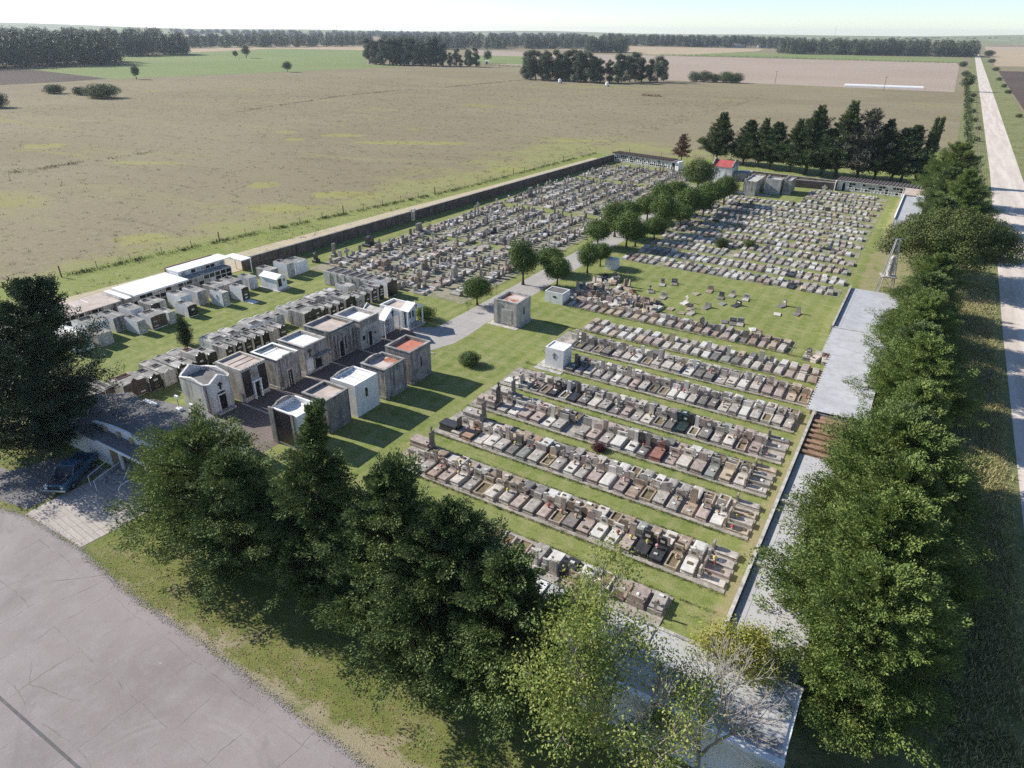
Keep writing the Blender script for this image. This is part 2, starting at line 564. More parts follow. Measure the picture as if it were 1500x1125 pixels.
PINK = field_mat('pale_fallow_field', (0.345, 0.27, 0.215), (0.39, 0.31, 0.25), (0.32, 0.26, 0.20), 0.007, None, 0, (0, 1), ('X', 0.12, 0.5), 0.4)
TAN = field_mat('stubble_field', (0.39, 0.30, 0.20), (0.43, 0.335, 0.225), (0.36, 0.29, 0.19), 0.005, None, 0, (0, 1), ('Y', 0.05, 0.4), 0.3)
HILL = field_mat('far_hills', (0.24, 0.24, 0.13), (0.33, 0.30, 0.19), (0.20, 0.23, 0.11), 0.0012, (0.12, 0.16, 0.06), 0.7, (0.5, 0.6), None, 0.02)
ASPH = asphalt_mat()
DROAD = dirtroad_mat()
DRIVE = paving_mat('stone_apron', (0.36, 0.32, 0.285), (0.43, 0.385, 0.345), (0.25, 0.215, 0.18), (1.9, 0.40), 0.09, 0.025)
PATHM = paving_mat('concrete_path', (0.34, 0.315, 0.295), (0.38, 0.355, 0.33), (0.24, 0.225, 0.20), (2.0, 2.0), 0.0, 0.02)
COURT = paving_mat('court_tiles', (0.145, 0.115, 0.102), (0.17, 0.135, 0.12), (0.095, 0.078, 0.07), (0.4, 0.4), 0.0, 0.02)
GRAVEL = stone('grey_gravel', (0.21, 0.20, 0.195), 0.35, 0.6, 0.4, (0.12, 0.11, 0.09), 0.95, 0.8, 0.1, 0)
STRIPM = stone('grave_footing', (0.335, 0.305, 0.27), 0.3, 0.9, 0.65, (0.14, 0.115, 0.085), 0.9, 0.6, 0.15, 0, streak=False)

# ------------------------------------------------------------------ the ground
def flat(poly): return [(p[0], p[1]) for p in poly]
def pxpoly(*pts): return [at(*p) for p in pts]
BIG = 7400
sheet('pasture_ground', [(-BIG, -1400), (BIG, -1400), (BIG, BIG), (-BIG, BIG)], -0.03, FIELD)
# far fields, traced on the plane
ff = [('ploughed_field_far', PLOUGH, pxpoly((0, 103), (43, 102), (165, 114.5), (100, 119.5), (0, 124.5)) + [(-760, 255)], 0.0),
      ('green_field', GREENF, pxpoly((43, 101.5), (174, 95), (178, 82), (275, 77.5), (400, 71.5), (536, 74), (536, 95), (600, 97), (380, 107), (165, 116)), 0.004),
      ('stubble_strip_field', TAN, pxpoly((276, 71.5), (400, 66), (540, 66), (538, 73.6), (400, 71.2), (276, 77)), 0.02),
      ('fallow_field', PINK, pxpoly((690, 73), (860, 79), (975, 82), (1406, 92.5), (1398, 135), (1091, 121.5), (975, 117.5), (700, 91)), 0.0),
      ('small_green_field', GREENF, pxpoly((690, 80.5), (775, 83), (775, 95), (700, 92)), 0.012),
      ('green_strip_field', GREENF, pxpoly((1075, 75.5), (1145, 79), (1412, 85.5), (1407, 92), (960, 80.5)), 0.012),
      ('far_stubble_field', TAN, pxpoly((815, 66.5), (1120, 71.5), (1110, 75), (1000, 80.5), (960, 80), (815, 73)), 0.02),
      ('roadside_stubble_field', TAN, pxpoly((1442, 68.5), (1560, 69.5), (1600, 99), (1458, 97)), 0.02),
      ('roadside_ploughed_field', PLOUGH, pxpoly((1462, 104), (1640, 108), (1900, 230), (1503, 166)), 0.0)]
for nm, mt, poly, dz in ff:
    sheet(nm, poly, dz - 0.005, mt)
# roads and verges
sheet('dirt_road', [(12.6, -60), (20.6, -60), (20.6, 200), (21.2, 600), (22.2, 1500), (22.2, 4000), (14.6, 4000), (14.6, 1500), (13.6, 230), (12.6, 100)], 0.012, DROAD)
sheet('road_verge', [(-0.5, 17), (12.9, 17), (12.9, 100), (13.8, 230), (14.8, 1500), (8.5, 1500), (5, 260), (1.5, 185)], 0.0075, ROUGH)
sheet('far_verge', [(20.4, -60), (29, -60), (30, 230), (31, 700), (26, 1500), (22, 1500), (21, 600), (20.4, 200)], 0.006, ROUGH)
sheet('field_edge_strip', [(-125, 20), (-91.5, 20), (-88.5, 60), (-86, 100), (-79.5, 188), (-66, 192), (-66, 197), (-89.5, 197), (-94, 133), (-102, 89), (-108, 48)], 0.0, STRIP)
sheet('dry_track', [(-99, 20), (-89.4, 20), (-86.5, 66), (-84.1, 102), (-78.8, 187), (-85.6, 188.5), (-89.2, 133), (-92.1, 104), (-94.8, 66)], 0.006, TRACK)
sheet('rear_grass', [(-66, 188), (5, 188), (6, 262), (-2.5, 262), (-3.5, 214), (-66, 203)], 0.0, STRIP)
sheet('lawn', [(-88.5, 23), (0.9, 23), (1.0, 188), (-78.5, 188), (-83.9, 102.5), (-86.3, 64.5)], 0.008, LAWN)
sheet('mown_verge', [(-140, 14.2), (12.9, 13.2), (12.9, 23.0), (-140, 23.0)], 0.004, VERGE)
edge = [(12.7, 11.5), (-10, 13.8), (-17, 14.6), (-24, 14.95), (-30.5, 15.3), (-37, 15.35), (-43, 15.85), (-45.4, 16.2), (-52.3, 16.1), (-55, 15.5), (-75, 15.9), (-160, 16.2)]
rg = random.Random(4)
rag = []
for (xa, ya), (xb, yb) in zip(edge, edge[1:]):
    n = max(1, int(abs(xb - xa) / 0.35)) if xa < 0 and xb > -76 else 4
    for i in range(n):
        t = i / n
        rag.append((xa + (xb - xa) * t, ya + (yb - ya) * t + (rg.gauss(0, 0.05) + 0.09 * math.sin(xa * 3 + 9 * t)) * (i > 0)))
sheet('asphalt_road', [(-160, -40), (12.7, -40)] + rag + [edge[-1]], 0.016, ASPH)
sheet('tar_joint', [(-120, 7.05), (-10, 7.0), (-10, 7.16), (-120, 7.21)], 0.020, stone('black_tar', (0.10, 0.095, 0.095), 0.3, 1.0, 0, objvar=0))
sheet('stone_apron', [(-52.6, 16.25), (-45.35, 16.35), (-45.1, 19.0), (-45.0, 22.4), (-52.4, 22.6), (-52.75, 18.9)], 0.020, DRIVE)
sheet('gravel_patch', [(-64, 16.4), (-57, 16.0), (-53.1, 16.6), (-53.1, 22.8), (-56.5, 23.2), (-58.5, 21.5), (-59.6, 18.6), (-64, 18.0)], 0.012, GRAVEL)
# paths inside the walls
sheet('concrete_path', [(-50.8, 60.4), (-44.7, 56.0), (-43.4, 59.5), (-43.3, 62.0), (-43.6, 67.0), (-43.7, 176), (-47.7, 176), (-47.9, 68.8), (-48.1, 62.2)], 0.012, PATHM)
sheet('court_paving', [(-53.2, 31.2), (-44.0, 30.6), (-43.9, 54.5), (-44.8, 55.9), (-50.7, 60.3), (-50.9, 62.6), (-53.0, 62.6)], 0.014, COURT)
sheet('rear_path', [(-50, 163), (-30, 163), (-30, 165.2), (-50, 166)], 0.016, PATHM)
cmb = MB()
for y0, x0, x1 in ((36.3, -52.6, -44.3), (40.05, -51.9, -44.2), (43.8, -51.7, -44.1), (47.85, -51.8, -44.1), (52.0, -51.3, -44.0), (55.7, -51.2, -43.6)):
    cmb.box(x0, y0, 0.014, x1, y0 + 0.16, 0.11)
structure('court_kerbs', cmb, stone('pale_kerb', (0.46, 0.41, 0.36), 0.2, 1.2, 0.3, objvar=0))
# the low hills at the end of the plain
def hills(name, r, a0, a1, h, seed, mat):
    rg = random.Random(seed)
    n = 90
    ph = [rg.uniform(0, 6.28) for _ in range(6)]
    mb = MB()
    vs, fs = [], []
    for i in range(n + 1):
        t = i / n
        a = a0 + (a1 - a0) * t
        hh = h * (0.55 + 0.25 * math.sin(7 * t + ph[0]) + 0.14 * math.sin(17 * t + ph[1]) + 0.08 * math.sin(41 * t + ph[2])) * min(1, 6 * t, 6 * (1 - t))
        d = Vector((-math.sin(a), math.cos(a)))
        for rr, z in ((r, -1), (r * 1.1, hh * 0.6), (r * 1.25, hh), (r * 1.6, -2)):
            vs.append((d.x * rr, d.y * rr, z))
    for i in range(n):
        for j in range(3):
            b = i * 4 + j
            fs.append((b, b + 4, b + 5, b + 1))
    mb.add(vs, fs)
    o = mb.build(name, mat, smooth=True)
    o['kind'] = 'structure'
hills('hills', 3300, R(-25), R(88), 30, 3, HILL)
hills('hills', 4400, R(-25), R(88), 47, 8, HILL)
# ------------------------------------------------------------------ foliage
def unit(a):
    return a / np.maximum(np.linalg.norm(a, axis=1, keepdims=True), 1e-9)

def leaf_quads(C, D, N, L, W, fold=0.0):
    D = unit(D)
    S = unit(np.cross(N, D))
    L = L[:, None]; W = W[:, None]
    Nn = np.cross(D, S)
    V = np.stack([C - D * L * 0.5, C + S * W * 0.5 + Nn * fold * W - D * L * 0.08, C + D * L * 0.5, C - S * W * 0.5 + Nn * fold * W - D * L * 0.08], axis=1)
    return V.reshape(-1, 3)

def conifer(h, r, seed, branches=80, sub=7, per=46, leaf=0.2, base=0.06, power=0.8, belly=0.5, lobe=0.28, tilt=0.32, lean=(0, 0), flat=0.26, curl=0.0, core=0.50, tuft=1.08):
    """crown leaves of a cypress: boughs that leave the trunk and end in flattened sprays; returns (verts, limb list)"""
    g = np.random.default_rng(seed)
    ph = g.uniform(0, 6.28, 4)
    C, D, N, L, W, limbs = [], [], [], [], [], []
    for b in range(branches):
        u = (b + g.random()) / branches
        u = u ** 1.12
        prof = (1 - u) ** power * min(1.0, belly + u * 4.5)
        th = b * 2.39996 + g.normal(0, 0.35)
        lb = 1 + lobe * (0.6 * math.sin(2 * th + ph[0] + 3 * u) + 0.5 * math.sin(5 * th + ph[1] - 7 * u)) + g.normal(0, 0.13)
        Rb = max(0.35, r * prof * lb) + 0.25
        z0 = h * (base + (0.985 - base) * u)
        out = np.array([math.cos(th), math.sin(th), 0.0])
        side = np.array([-out[1], out[0], 0.0])
        up = tilt * g.uniform(0.2, 1.5) + (0.9 * u ** 3)
        off = np.array([lean[0], lean[1], 0.0]) * (u ** 1.5)
        p0 = np.array([0, 0, z0]) + off
        axis = out + np.array([0, 0, up])
        axis /= np.linalg.norm(axis)
        if Rb > 0.9:
            limbs.append((tuple(p0 - np.array([0, 0, 0.25 * Rb * 0.5])), tuple(p0 + axis * Rb * 0.72), 0.035 + 0.018 * Rb))
        ns = max(3, int(sub * (0.4 + 0.75 * Rb / max(r, 0.1))))
        for s in range(ns):
            f = 0.34 + 0.66 * ((s + g.random()) / ns) ** 0.8
            sp = g.normal(0, 0.36) * Rb * f * 0.75
            c = p0 + axis * Rb * f + side * sp + np.array([0, 0, g.normal(0, 0.10) * (0.4 + 0.2 * Rb) - 0.10 * Rb * f * f * curl])
            ls = (0.62 + 0.10 * Rb) * tuft * g.uniform(0.7, 1.35)
            d = axis + side * (sp / max(Rb, 0.3)) * 0.9 + g.normal(0, 0.22, 3)
            d /= np.linalg.norm(d)
            nn = np.array([0, 0, 1.0]) + 0.55 * out + g.normal(0, 0.25, 3)
            nn -= d * np.dot(nn, d)
            nn /= np.linalg.norm(nn)
            ss = np.cross(nn, d)
            k = int(per * g.uniform(0.7, 1.3) * (0.55 + 0.45 * ls))
            n3 = unit(g.normal(0, 1, (k, 3)))            # a tuft: leaves lie on a small flattened dome that points along the bough
            rad = np.where(g.random(k) < 0.3, g.uniform(0.3, 0.9, k), 1 + g.normal(0, 0.10, k))
            la, lb_, lc = ls * 0.55, ls * 0.36, ls * flat
            o3 = n3 * rad[:, None]
            cc = c + d * (o3[:, :1] * la) + ss * (o3[:, 1:2] * lb_) + nn * (o3[:, 2:] * lc)
            wn = d * (n3[:, :1] / la) + ss * (n3[:, 1:2] / lb_) + nn * (n3[:, 2:] / lc)
            wn = unit(wn)
            dd = d * 0.9 + wn * 0.35 + ss * (n3[:, 1:2] * 0.6) + g.normal(0, 0.30, (k, 3))
            na = wn * 0.9 + nn * 0.25 + g.normal(0, 0.26, (k, 3))
            C.append(cc); D.append(dd); N.append(na)
            L.append(leaf * g.uniform(0.7, 1.5, k)); W.append(leaf * g.uniform(0.42, 0.75, k))
    V = leaf_quads(np.concatenate(C), np.concatenate(D), np.concatenate(N), np.concatenate(L), np.concatenate(W), 0.12)
    if core:                      # the twiggy inside that keeps daylight from shining through
        sp_ = []
        for i in range(16):
            u = 0.02 + 0.86 * i / 15
            q = core * r * (1 - u) ** power * min(1.0, belly + u * 4.5)
            if q > 0.25:
                sp_.append((lean[0] * u ** 1.5, lean[1] * u ** 1.5, h * (base + (0.97 - base) * u), q, q, max(0.4, h / 15)))
        V = np.concatenate([V, lumps(sp_, seed + 900, 42 * (0.26 / (leaf * 2)) ** 2 * 1.0, leaf * 2.0, 0.6, 0.25)])
    return V, limbs

def lumps(specs, seed, dens, leaf, aspect=0.6, jitter=0.16, outw=1.0, rnd=0.6):
    """leaves spread over lumps (cx, cy, cz, rx, ry, rz), a third of them inside"""
    g = np.random.default_rng(seed)
    Cs, Ds, Ns, Ls, Ws = [], [], [], [], []
    for (cx, cy, cz, rx, ry, rz) in specs:
        k = max(12, int(dens * (rx * ry + ry * rz + rx * rz)))
        n = unit(g.normal(0, 1, (k, 3)))
        rad = 1 + g.normal(0, jitter, k)
        ins = g.random(k) < 0.3
        rad = np.where(ins, g.uniform(0.35, 0.95, k), rad)
        c = np.array([cx, cy, cz]) + n * np.array([rx, ry, rz]) * rad[:, None]
        nn = n * outw + g.normal(0, rnd, (k, 3)) + np.array([0, 0, 0.25])
        d = np.cross(n, g.normal(0, 1, (k, 3))) + g.normal(0, 0.3, (k, 3)) + np.array([0, 0, -0.15])
        Cs.append(c); Ds.append(d); Ns.append(nn)
        Ls.append(leaf * g.uniform(0.7, 1.4, k)); Ws.append(leaf * aspect * g.uniform(0.7, 1.3, k))
    return leaf_quads(np.concatenate(Cs), np.concatenate(Ds), np.concatenate(Ns), np.concatenate(Ls), np.concatenate(Ws), 0.12)

def round_lumps(h, r, rz, zc, seed, n=16, lump=0.48):
    g = random.Random(seed)
    out = [(0, 0, zc, r * 0.62, r * 0.62, rz * 0.68)]
    for i in range(n):
        z = 1 - 2 * (i + 0.5) / n
        a = i * 2.39996 + g.uniform(-0.3, 0.3)
        q = math.sqrt(max(0, 1 - z * z))
        k = g.uniform(0.52, 0.74)
        s = r * lump * g.uniform(0.7, 1.2)
        out.append((math.cos(a) * q * r * k, math.sin(a) * q * r * k, zc + z * rz * k, s, s, s * rz / r * 0.95))
    return out

BARK = stone('bark', (0.115, 0.085, 0.065), 0.35, 3, 0.4, (0.04, 0.032, 0.028), 0.95, 0.8, 0.1, 0.15)
BARKG = stone('grey_bark', (0.28, 0.25, 0.22), 0.3, 3, 0.4, (0.11, 0.095, 0.08), 0.95, 0.6, 0.1, 0.1)
CYP = leafmat('cypress_leaves', (0.066, 0.106, 0.034), (0.102, 0.141, 0.045), (0.204, 0.247, 0.089), 0.5, 0.13)
CYPB = leafmat('bright_cypress_leaves', (0.082, 0.135, 0.030), (0.133, 0.181, 0.045), (0.232, 0.278, 0.083), 0.45, 0.15)
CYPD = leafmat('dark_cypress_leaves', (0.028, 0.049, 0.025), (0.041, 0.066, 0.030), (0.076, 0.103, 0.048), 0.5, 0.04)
CYPF = leafmat('rear_cypress_leaves', (0.058, 0.090, 0.037), (0.089, 0.120, 0.050), (0.145, 0.177, 0.080), 0.4, 0.05)
GREYF = leafmat('withered_grey_leaves', (0.15, 0.14, 0.105), (0.11, 0.115, 0.075), (0.22, 0.20, 0.16), 0.5, 0.05)
AVE = leafmat('avenue_leaves', (0.058, 0.106, 0.023), (0.092, 0.140, 0.031), (0.134, 0.185, 0.045), 0.7, 0.1)
OLIVE = leafmat('olive_leaves', (0.065, 0.094, 0.024), (0.087, 0.108, 0.030), (0.127, 0.146, 0.048), 0.35, 0.1)
LIGHTL = leafmat('light_leaves', (0.193, 0.269, 0.064), (0.269, 0.311, 0.076), (0.395, 0.412, 0.126), 0.8, 0.35)
YELL = leafmat('yellow_leaves', (0.30, 0.33, 0.06), (0.36, 0.34, 0.06), (0.46, 0.46, 0.13), 0.8, 0.35)
EUC = leafmat('gum_leaves', (0.062, 0.084, 0.049), (0.093, 0.113, 0.065), (0.142, 0.157, 0.096), 0.10, 0.04, 0.18)
REDL = leafmat('russet_leaves', (0.15, 0.075, 0.05), (0.11, 0.062, 0.04), (0.19, 0.115, 0.075), 0.6, 0.05)
PURP = leafmat('purple_leaves', (0.07, 0.02, 0.03), (0.09, 0.028, 0.035), (0.12, 0.05, 0.05), 0.8, 0.1)
SHRUB = leafmat('shrub_leaves', (0.05, 0.075, 0.026), (0.075, 0.10, 0.034), (0.12, 0.14, 0.055), 0.5, 0.06, 0.2)
DRYG = leafmat('dry_grass_blades', (0.30, 0.29, 0.12), (0.36, 0.32, 0.15), (0.46, 0.42, 0.24), 0.3, 0.2)
WEED = leafmat('weed_leaves', (0.085, 0.075, 0.04), (0.12, 0.10, 0.055), (0.15, 0.14, 0.07), 0.05, 0.0)

def mesh_obj(name, me, parent=None, loc=None):
    o = bpy.data.objects.new(name, me)
    COL.objects.link(o)
    if parent is not None: o.parent = parent
    if loc is not None: o.location = loc
    return o

def trunk_mesh(h, r, limbs=(), seed=0, lean=(0, 0), mat=None, flare=1.5):
    g = random.Random(seed)
    mb = MB()
    pts, n = [], 7
    for i in range(n):
        t = i / (n - 1)
        pts.append((lean[0] * t ** 1.5 + g.uniform(-1, 1) * 0.03 * h * 0.3 * t, lean[1] * t ** 1.5 + g.uniform(-1, 1) * 0.03 * h * 0.3 * t, h * t))
    for i in range(n - 1):
        t0, t1 = i / (n - 1), (i + 1) / (n - 1)
        r0 = r * (1 - 0.85 * t0) * (flare if i == 0 else 1)
        mb.tube(pts[i], pts[i + 1], r0, r * (1 - 0.85 * t1), 8)
    for a, b, q in limbs:
        mb.tube(a, b, q, q * 0.35, 5)
    me = bpy.data.meshes.new('trunk')
    me.from_pydata(mb.v, [], mb.f)
    me.materials.append(mat or BARK)
    me.update()
    return me

class TreeKind:
    """a crown and a trunk mesh that several trees may share"""
    def __init__(self, crown_v, trunk_me, mat):
        self.crown = quads_mesh('crown', crown_v, mat)
        self.trunk = trunk_me
    def put(self, name, label, cat, loc, s=1.0, rot=0.0, group=None, sz=None):
        t = thing(name, label, cat, (loc[0], loc[1], loc[2] if len(loc) > 2 else 0), rot, group)
        t.scale = (s, s, sz or s)
        mesh_obj('crown', self.crown, t)
        mesh_obj('trunk', self.trunk, t)
        return t

def cyp_kind(h, r, seed, mat=CYP, trunk=0.28, **kw):
    V, limbs = conifer(h, r, seed, **kw)
    return TreeKind(V, trunk_mesh(h * 0.93, trunk, limbs, seed, kw.get('lean', (0, 0))), mat)

# ---- the dark cypress at the front corner and the front row
FG = 'cypresses along the front wall'
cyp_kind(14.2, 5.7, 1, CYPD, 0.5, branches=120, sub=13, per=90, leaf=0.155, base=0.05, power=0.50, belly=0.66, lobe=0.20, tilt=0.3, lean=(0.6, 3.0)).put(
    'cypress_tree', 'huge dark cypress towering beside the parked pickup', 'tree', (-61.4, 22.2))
V, limbs = conifer(8.9, 5.5, 2, branches=84, sub=10, per=78, leaf=0.142, base=0.20, power=0.38, belly=0.5, lobe=0.34, tilt=0.20, lean=(0.4, 0.4), curl=1.1, core=0.32)
TreeKind(V, trunk_mesh(8.0, 0.42, limbs, 2, (0.4, 0.4)), CYPB).put('cypress_tree', 'spreading flat-topped cypress with a bare trunk by the stone apron', 'tree', (-38.0, 21.5), 1, 0, FG)
fr = [(-32.2, 21.4, 9.9, 4.2, 3, CYP, 0.62, (-0.3, 1.2), 'bushy cypress between the flat-topped and the tallest front cypress'),
      (-27.2, 22.2, 14.8, 3.4, 4, CYP, 1.12, (-0.9, 1.6), 'slim tall cypress with a pointed top overlapping the white mausoleum'),
      (-21.8, 22.0, 11.9, 4.3, 5, CYP, 0.58, (-0.6, 1.2), 'broad rounded cypress right of the pointed front cypress'),
      (-17.3, 21.9, 10.7, 4.4, 6, CYP, 0.60, (-0.4, 0.7), 'wide shaggy cypress over the grass verge, second from the leafy tree'),
      (-13.2, 21.9, 9.2, 4.0, 7, CYP, 0.60, (0.0, 0.5), 'shaggy cypress next to the pale leafy tree at the front')]
for x, y, h, r, sd_, mt, pw, ln, lab in fr:
    cyp_kind(h, r, sd_, mt, 0.34, branches=84, sub=14, per=100, leaf=0.142, base=0.10, power=pw, belly=0.58, lobe=0.30, lean=ln, tilt=0.34, flat=0.26).put('cypress_tree', lab, 'tree', (x, y), 1, sd_, FG)

# ---- the cypress row between the right gallery and the road
RG = 'cypresses in the roadside row'
rk = [cyp_kind(9.9, 5.1, 21, CYPB, 0.36, branches=84, sub=15, per=98, leaf=0.148, base=0.08, power=0.60, belly=0.66, lobe=0.26, tilt=0.26, flat=0.24),
      cyp_kind(10.3, 5.0, 22, CYPB, 0.36, branches=84, sub=15, per=98, leaf=0.148, base=0.08, power=0.70, belly=0.66, lobe=0.28, tilt=0.28, flat=0.24),
      cyp_kind(9.6, 5.0, 23, CYP, 0.36, branches=84, sub=15, per=98, leaf=0.148, base=0.08, power=0.64, belly=0.66, lobe=0.27, tilt=0.3, flat=0.25)]
rows = [(3.2, 31.4, 0.92), (3.0, 36.0, 1.04), (3.3, 40.8, 1.0), (2.8, 45.6, 1.04), (3.3, 50.2, 0.95), (3.4, 54.6, 0.92), (3.5, 66.6, 0.88), (3.1, 69.8, 0.90), (3.2, 78.3, 0.86), (2.9, 81.0, 0.86), (3.2, 88.4, 0.88), (3.7, 97.6, 0.84)]
for i, (x, y, s) in enumerate(rows):
    rk[(i * 2) % 3 if i != 1 else 1].put('cypress_tree', '%s roadside cypress counted from the front end of the row' % ORD[i], 'tree', (x, y), s, i * 1.9, RG)
rk[2].put('cypress_tree', 'dark roadside cypress just behind the olive-green domed tree', 'tree', (3.4, 133), 0.92, 0.4, RG)
rk[0].put('cypress_tree', 'roadside cypress nearest to the two pointed columnar trees', 'tree', (4.2, 176), 1.12, 2.4, RG, 1.25)
rk[1].put('cypress_tree', 'far roadside cypress between the domed tree and the dirt road', 'tree', (6.4, 152), 1.0, 5.0, RG, 1.05)
rk[2].put('cypress_tree', 'dark roadside cypress beside the short white-roofed gallery', 'tree', (3.6, 160), 1.0, 1.0, RG)
sp = [(0, 0, 4.0, 5.4, 5.0, 3.0)]
g = random.Random(5)
for i in range(34):
    a = i * 2.39996; q = math.sqrt((i + 0.5) / 34)
    sp.append((7.4 * q * math.cos(a), 6.4 * q * math.sin(a), 3.0 + 3.9 * math.sqrt(max(0.02, 1 - q * q)) + g.uniform(-0.4, 0.4), g.uniform(1.3, 2.1), g.uniform(1.3, 2.1), g.uniform(0.8, 1.2)))
lm = [((0, 0, 1.0), (c[0] * 0.8, c[1] * 0.8, c[2] - 0.3), 0.14) for c in sp[1::3]]
TreeKind(lumps(sp, 77, 270, 0.22, 0.55, 0.12), trunk_mesh(5.0, 0.55, lm, 77), OLIVE).put('domed_tree', 'wide olive-green domed tree beside the lattice water tower', 'tree', (5.0, 116.5), 1.12, 0.6, None, 1.32)

# ---- the windbreak behind the cemetery
BG = 'cypresses of the rear windbreak'
bk = [cyp_kind(15, 5.3, 31 + i, CYPF, 0.3, branches=95, sub=8, per=58, leaf=0.30, tuft=1.5, base=0.14, power=p_, belly=0.6, lobe=0.34, lean=(0.9, 0.2), tilt=0.35) for i, p_ in enumerate((1.0, 0.8, 0.62, 0.9))]
gk = cyp_kind(15, 5.6, 41, GREYF, 0.3, branches=85, sub=7, per=40, leaf=0.30, tuft=1.5, base=0.12, power=0.72, belly=0.55, lobe=0.4, lean=(0.8, 0.2), tilt=0.4)
def U(u, v): return (1000 + u / 3.41, 130 + v / 3.41)
def height_to(x, y, py):
    lo, hi = 0.2, 32.5
    for _ in range(30):
        mid = (lo + hi) / 2
        v = Vector((x, y, mid - H))
        yy = 562.5 - FPX * v.dot(up) / v.dot(fw)
        lo, hi = (mid, hi) if yy > py else (lo, mid)
    return lo
bl = [((165, 362), 122, 1, 'leftmost cypress of the rear windbreak, beside the red-roofed building'), ((300, 380), 162, 2, 'bushy windbreak cypress right of the leftmost one'),
      ((372, 392), 152, 0, 'thin windbreak cypress between two bushier ones, third from left'), ((432, 398), 172, 2, 'round-bottomed windbreak cypress left of the gap in the row'),
      ((530, 415), 155, 0, 'slim windbreak cypress right of the gap in the row'), ((612, 425), 92, 3, 'second tallest windbreak cypress with a narrow pointed top'),
      ((690, 432), 205, 2, 'short windbreak cypress between the two tallest ones'), ((760, 440), 68, 0, 'tallest windbreak cypress, its top bent to the right'),
      ((955, 455), 160, 3, 'windbreak cypress right of the grey withered one'), ((1040, 462), 200, 1, 'windbreak cypress second left of the columnar pair'),
      ((1088, 464), 190, 2, 'broad windbreak cypress just left of the columnar pair')]
for i, ((u, v), tv, kd, lab) in enumerate(bl):
    p = at(*U(u, v))
    hh = height_to(p[0], p[1], U(0, tv)[1])
    s = hh / 15
    bk[kd].put('cypress_tree', lab, 'tree', p, s * (1.0 if kd in (0, 3) else 1.05), 0.35 * (i % 3) - 0.3, BG, s)
p = at(*U(868, 450))
gk.put('cypress_tree', 'withered grey-brown cypress in the rear windbreak', 'tree', p, height_to(*p, U(0, 105)[1]) / 15, 0.3, BG)
V, limbs = conifer(15, 2.0, 51, branches=150, sub=4, per=30, leaf=0.26, base=0.03, power=0.6, belly=0.55, lobe=0.1, tilt=2.2, flat=0.5)
ik = TreeKind(V, trunk_mesh(13, 0.25, (), 51), CYPF)
for (u, v), tv, lab in (((1165, 470), 165, 'left one of two slender columnar cypresses'), ((1192, 468), 163, 'right one of two slender columnar cypresses')):
    p = at(*U(u, v))
    t = ik.put('columnar_cypress', lab, 'tree', p, height_to(*p, U(0, tv)[1]) / 15 * 0.92, 0, 'pair of columnar cypresses', height_to(*p, U(0, tv)[1]) / 15 * 1.05)
    t.rotation_euler = (0, R(3.5), 0)
V, limbs = conifer(8, 2.6, 61, branches=40, sub=5, per=30, leaf=0.24, base=0.36, power=0.5, belly=0.7, lobe=0.3, tilt=0.0, curl=1.2)
TreeKind(V, trunk_mesh(7.4, 0.2, limbs, 61), REDL).put('dying_conifer', 'russet dying conifer behind the far left niche wall', 'tree', at(997, 243))

# ---- avenue trees along the concrete path
AG = 'round trees along the central path'
ak = []
for i in range(3):
    s3 = round_lumps(4.4, (1.9, 1.75, 2.05)[i], (1.55, 1.85, 1.35)[i], (2.75, 2.95, 2.6)[i], 70 + i, (22, 17, 26)[i], (0.42, 0.48, 0.40)[i])
    g = random.Random(i)
    ak.append(TreeKind(lumps(s3, 80 + i, 330, 0.16, 0.6, 0.2), trunk_mesh(3.0, 0.15, [((0, 0, 1.0), (q[0] * 0.9, q[1] * 0.9, q[2]), 0.05) for q in s3[1::3]], i), AVE))
av = [((699, 447), 1.0, 'small round tree left of the path, nearest to the white-columned chapel'), ((766, 417), 1.22, 'dense round tree left of the path, second from the near end'),
      ((803, 400), 1.15, 'round tree left of the path, third from the near end'), ((816, 421), 1.02, 'round tree nearest to the low white hut with a dark vent'),
      ((860, 400), 1.0, 'round tree right of the path, left of the small white block'), ((879, 390), 0.85, 'smallest round tree, just behind the small white block'),
      ((875, 361), 1.2, 'round tree standing alone on the left side of the path bend'), ((917, 364), 1.25, 'round tree at the near end of the dense right avenue row'),
      ((930, 361), 1.1, 'round tree second in the dense right avenue row')]
for i, (p, s, lab) in enumerate(av):
    ak[i % 3].put('round_tree', lab, 'tree', at(*p), s, i * 1.3, AG, s * (0.92, 1.12, 0.85, 1.05, 0.96, 1.1, 0.9, 1.08, 0.98)[i])
for i, (y, s, dx) in enumerate(((114.8, 1.12, 0.3), (119.8, 1.42, -0.4), (125.6, 1.2, 0.5), (131, 1.5, -0.2), (137.5, 1.25, 0.4), (143, 1.45, -0.3), (149.5, 1.3, 0.3))):
    ak[i % 3].put('round_tree', '%s round tree in the dense right avenue row' % ORD[i + 2], 'tree', (-39.6 + 0.45 * i + dx, y), s, i * 2.1, AG, s * (0.88, 1.1, 0.95, 1.05, 0.85, 1.0, 1.1)[i])
for i, (y, s, dx) in enumerate(((113, 1.42, 0.2), (120, 1.15, -0.3), (127, 1.4, 0.4), (135, 1.18, -0.3), (143, 1.35, 0.1))):
    ak[(i + 1) % 3].put('round_tree', '%s round tree in the dense left avenue row' % ORD[i], 'tree', (-46.3 + 0.3 * i + dx, y), s, i * 2.6 + 1, AG, s * (0.9, 1.1, 0.85, 1.08, 0.95)[i])
s3 = round_lumps(7, 3.6, 2.6, 3.7, 91, 24, 0.42)
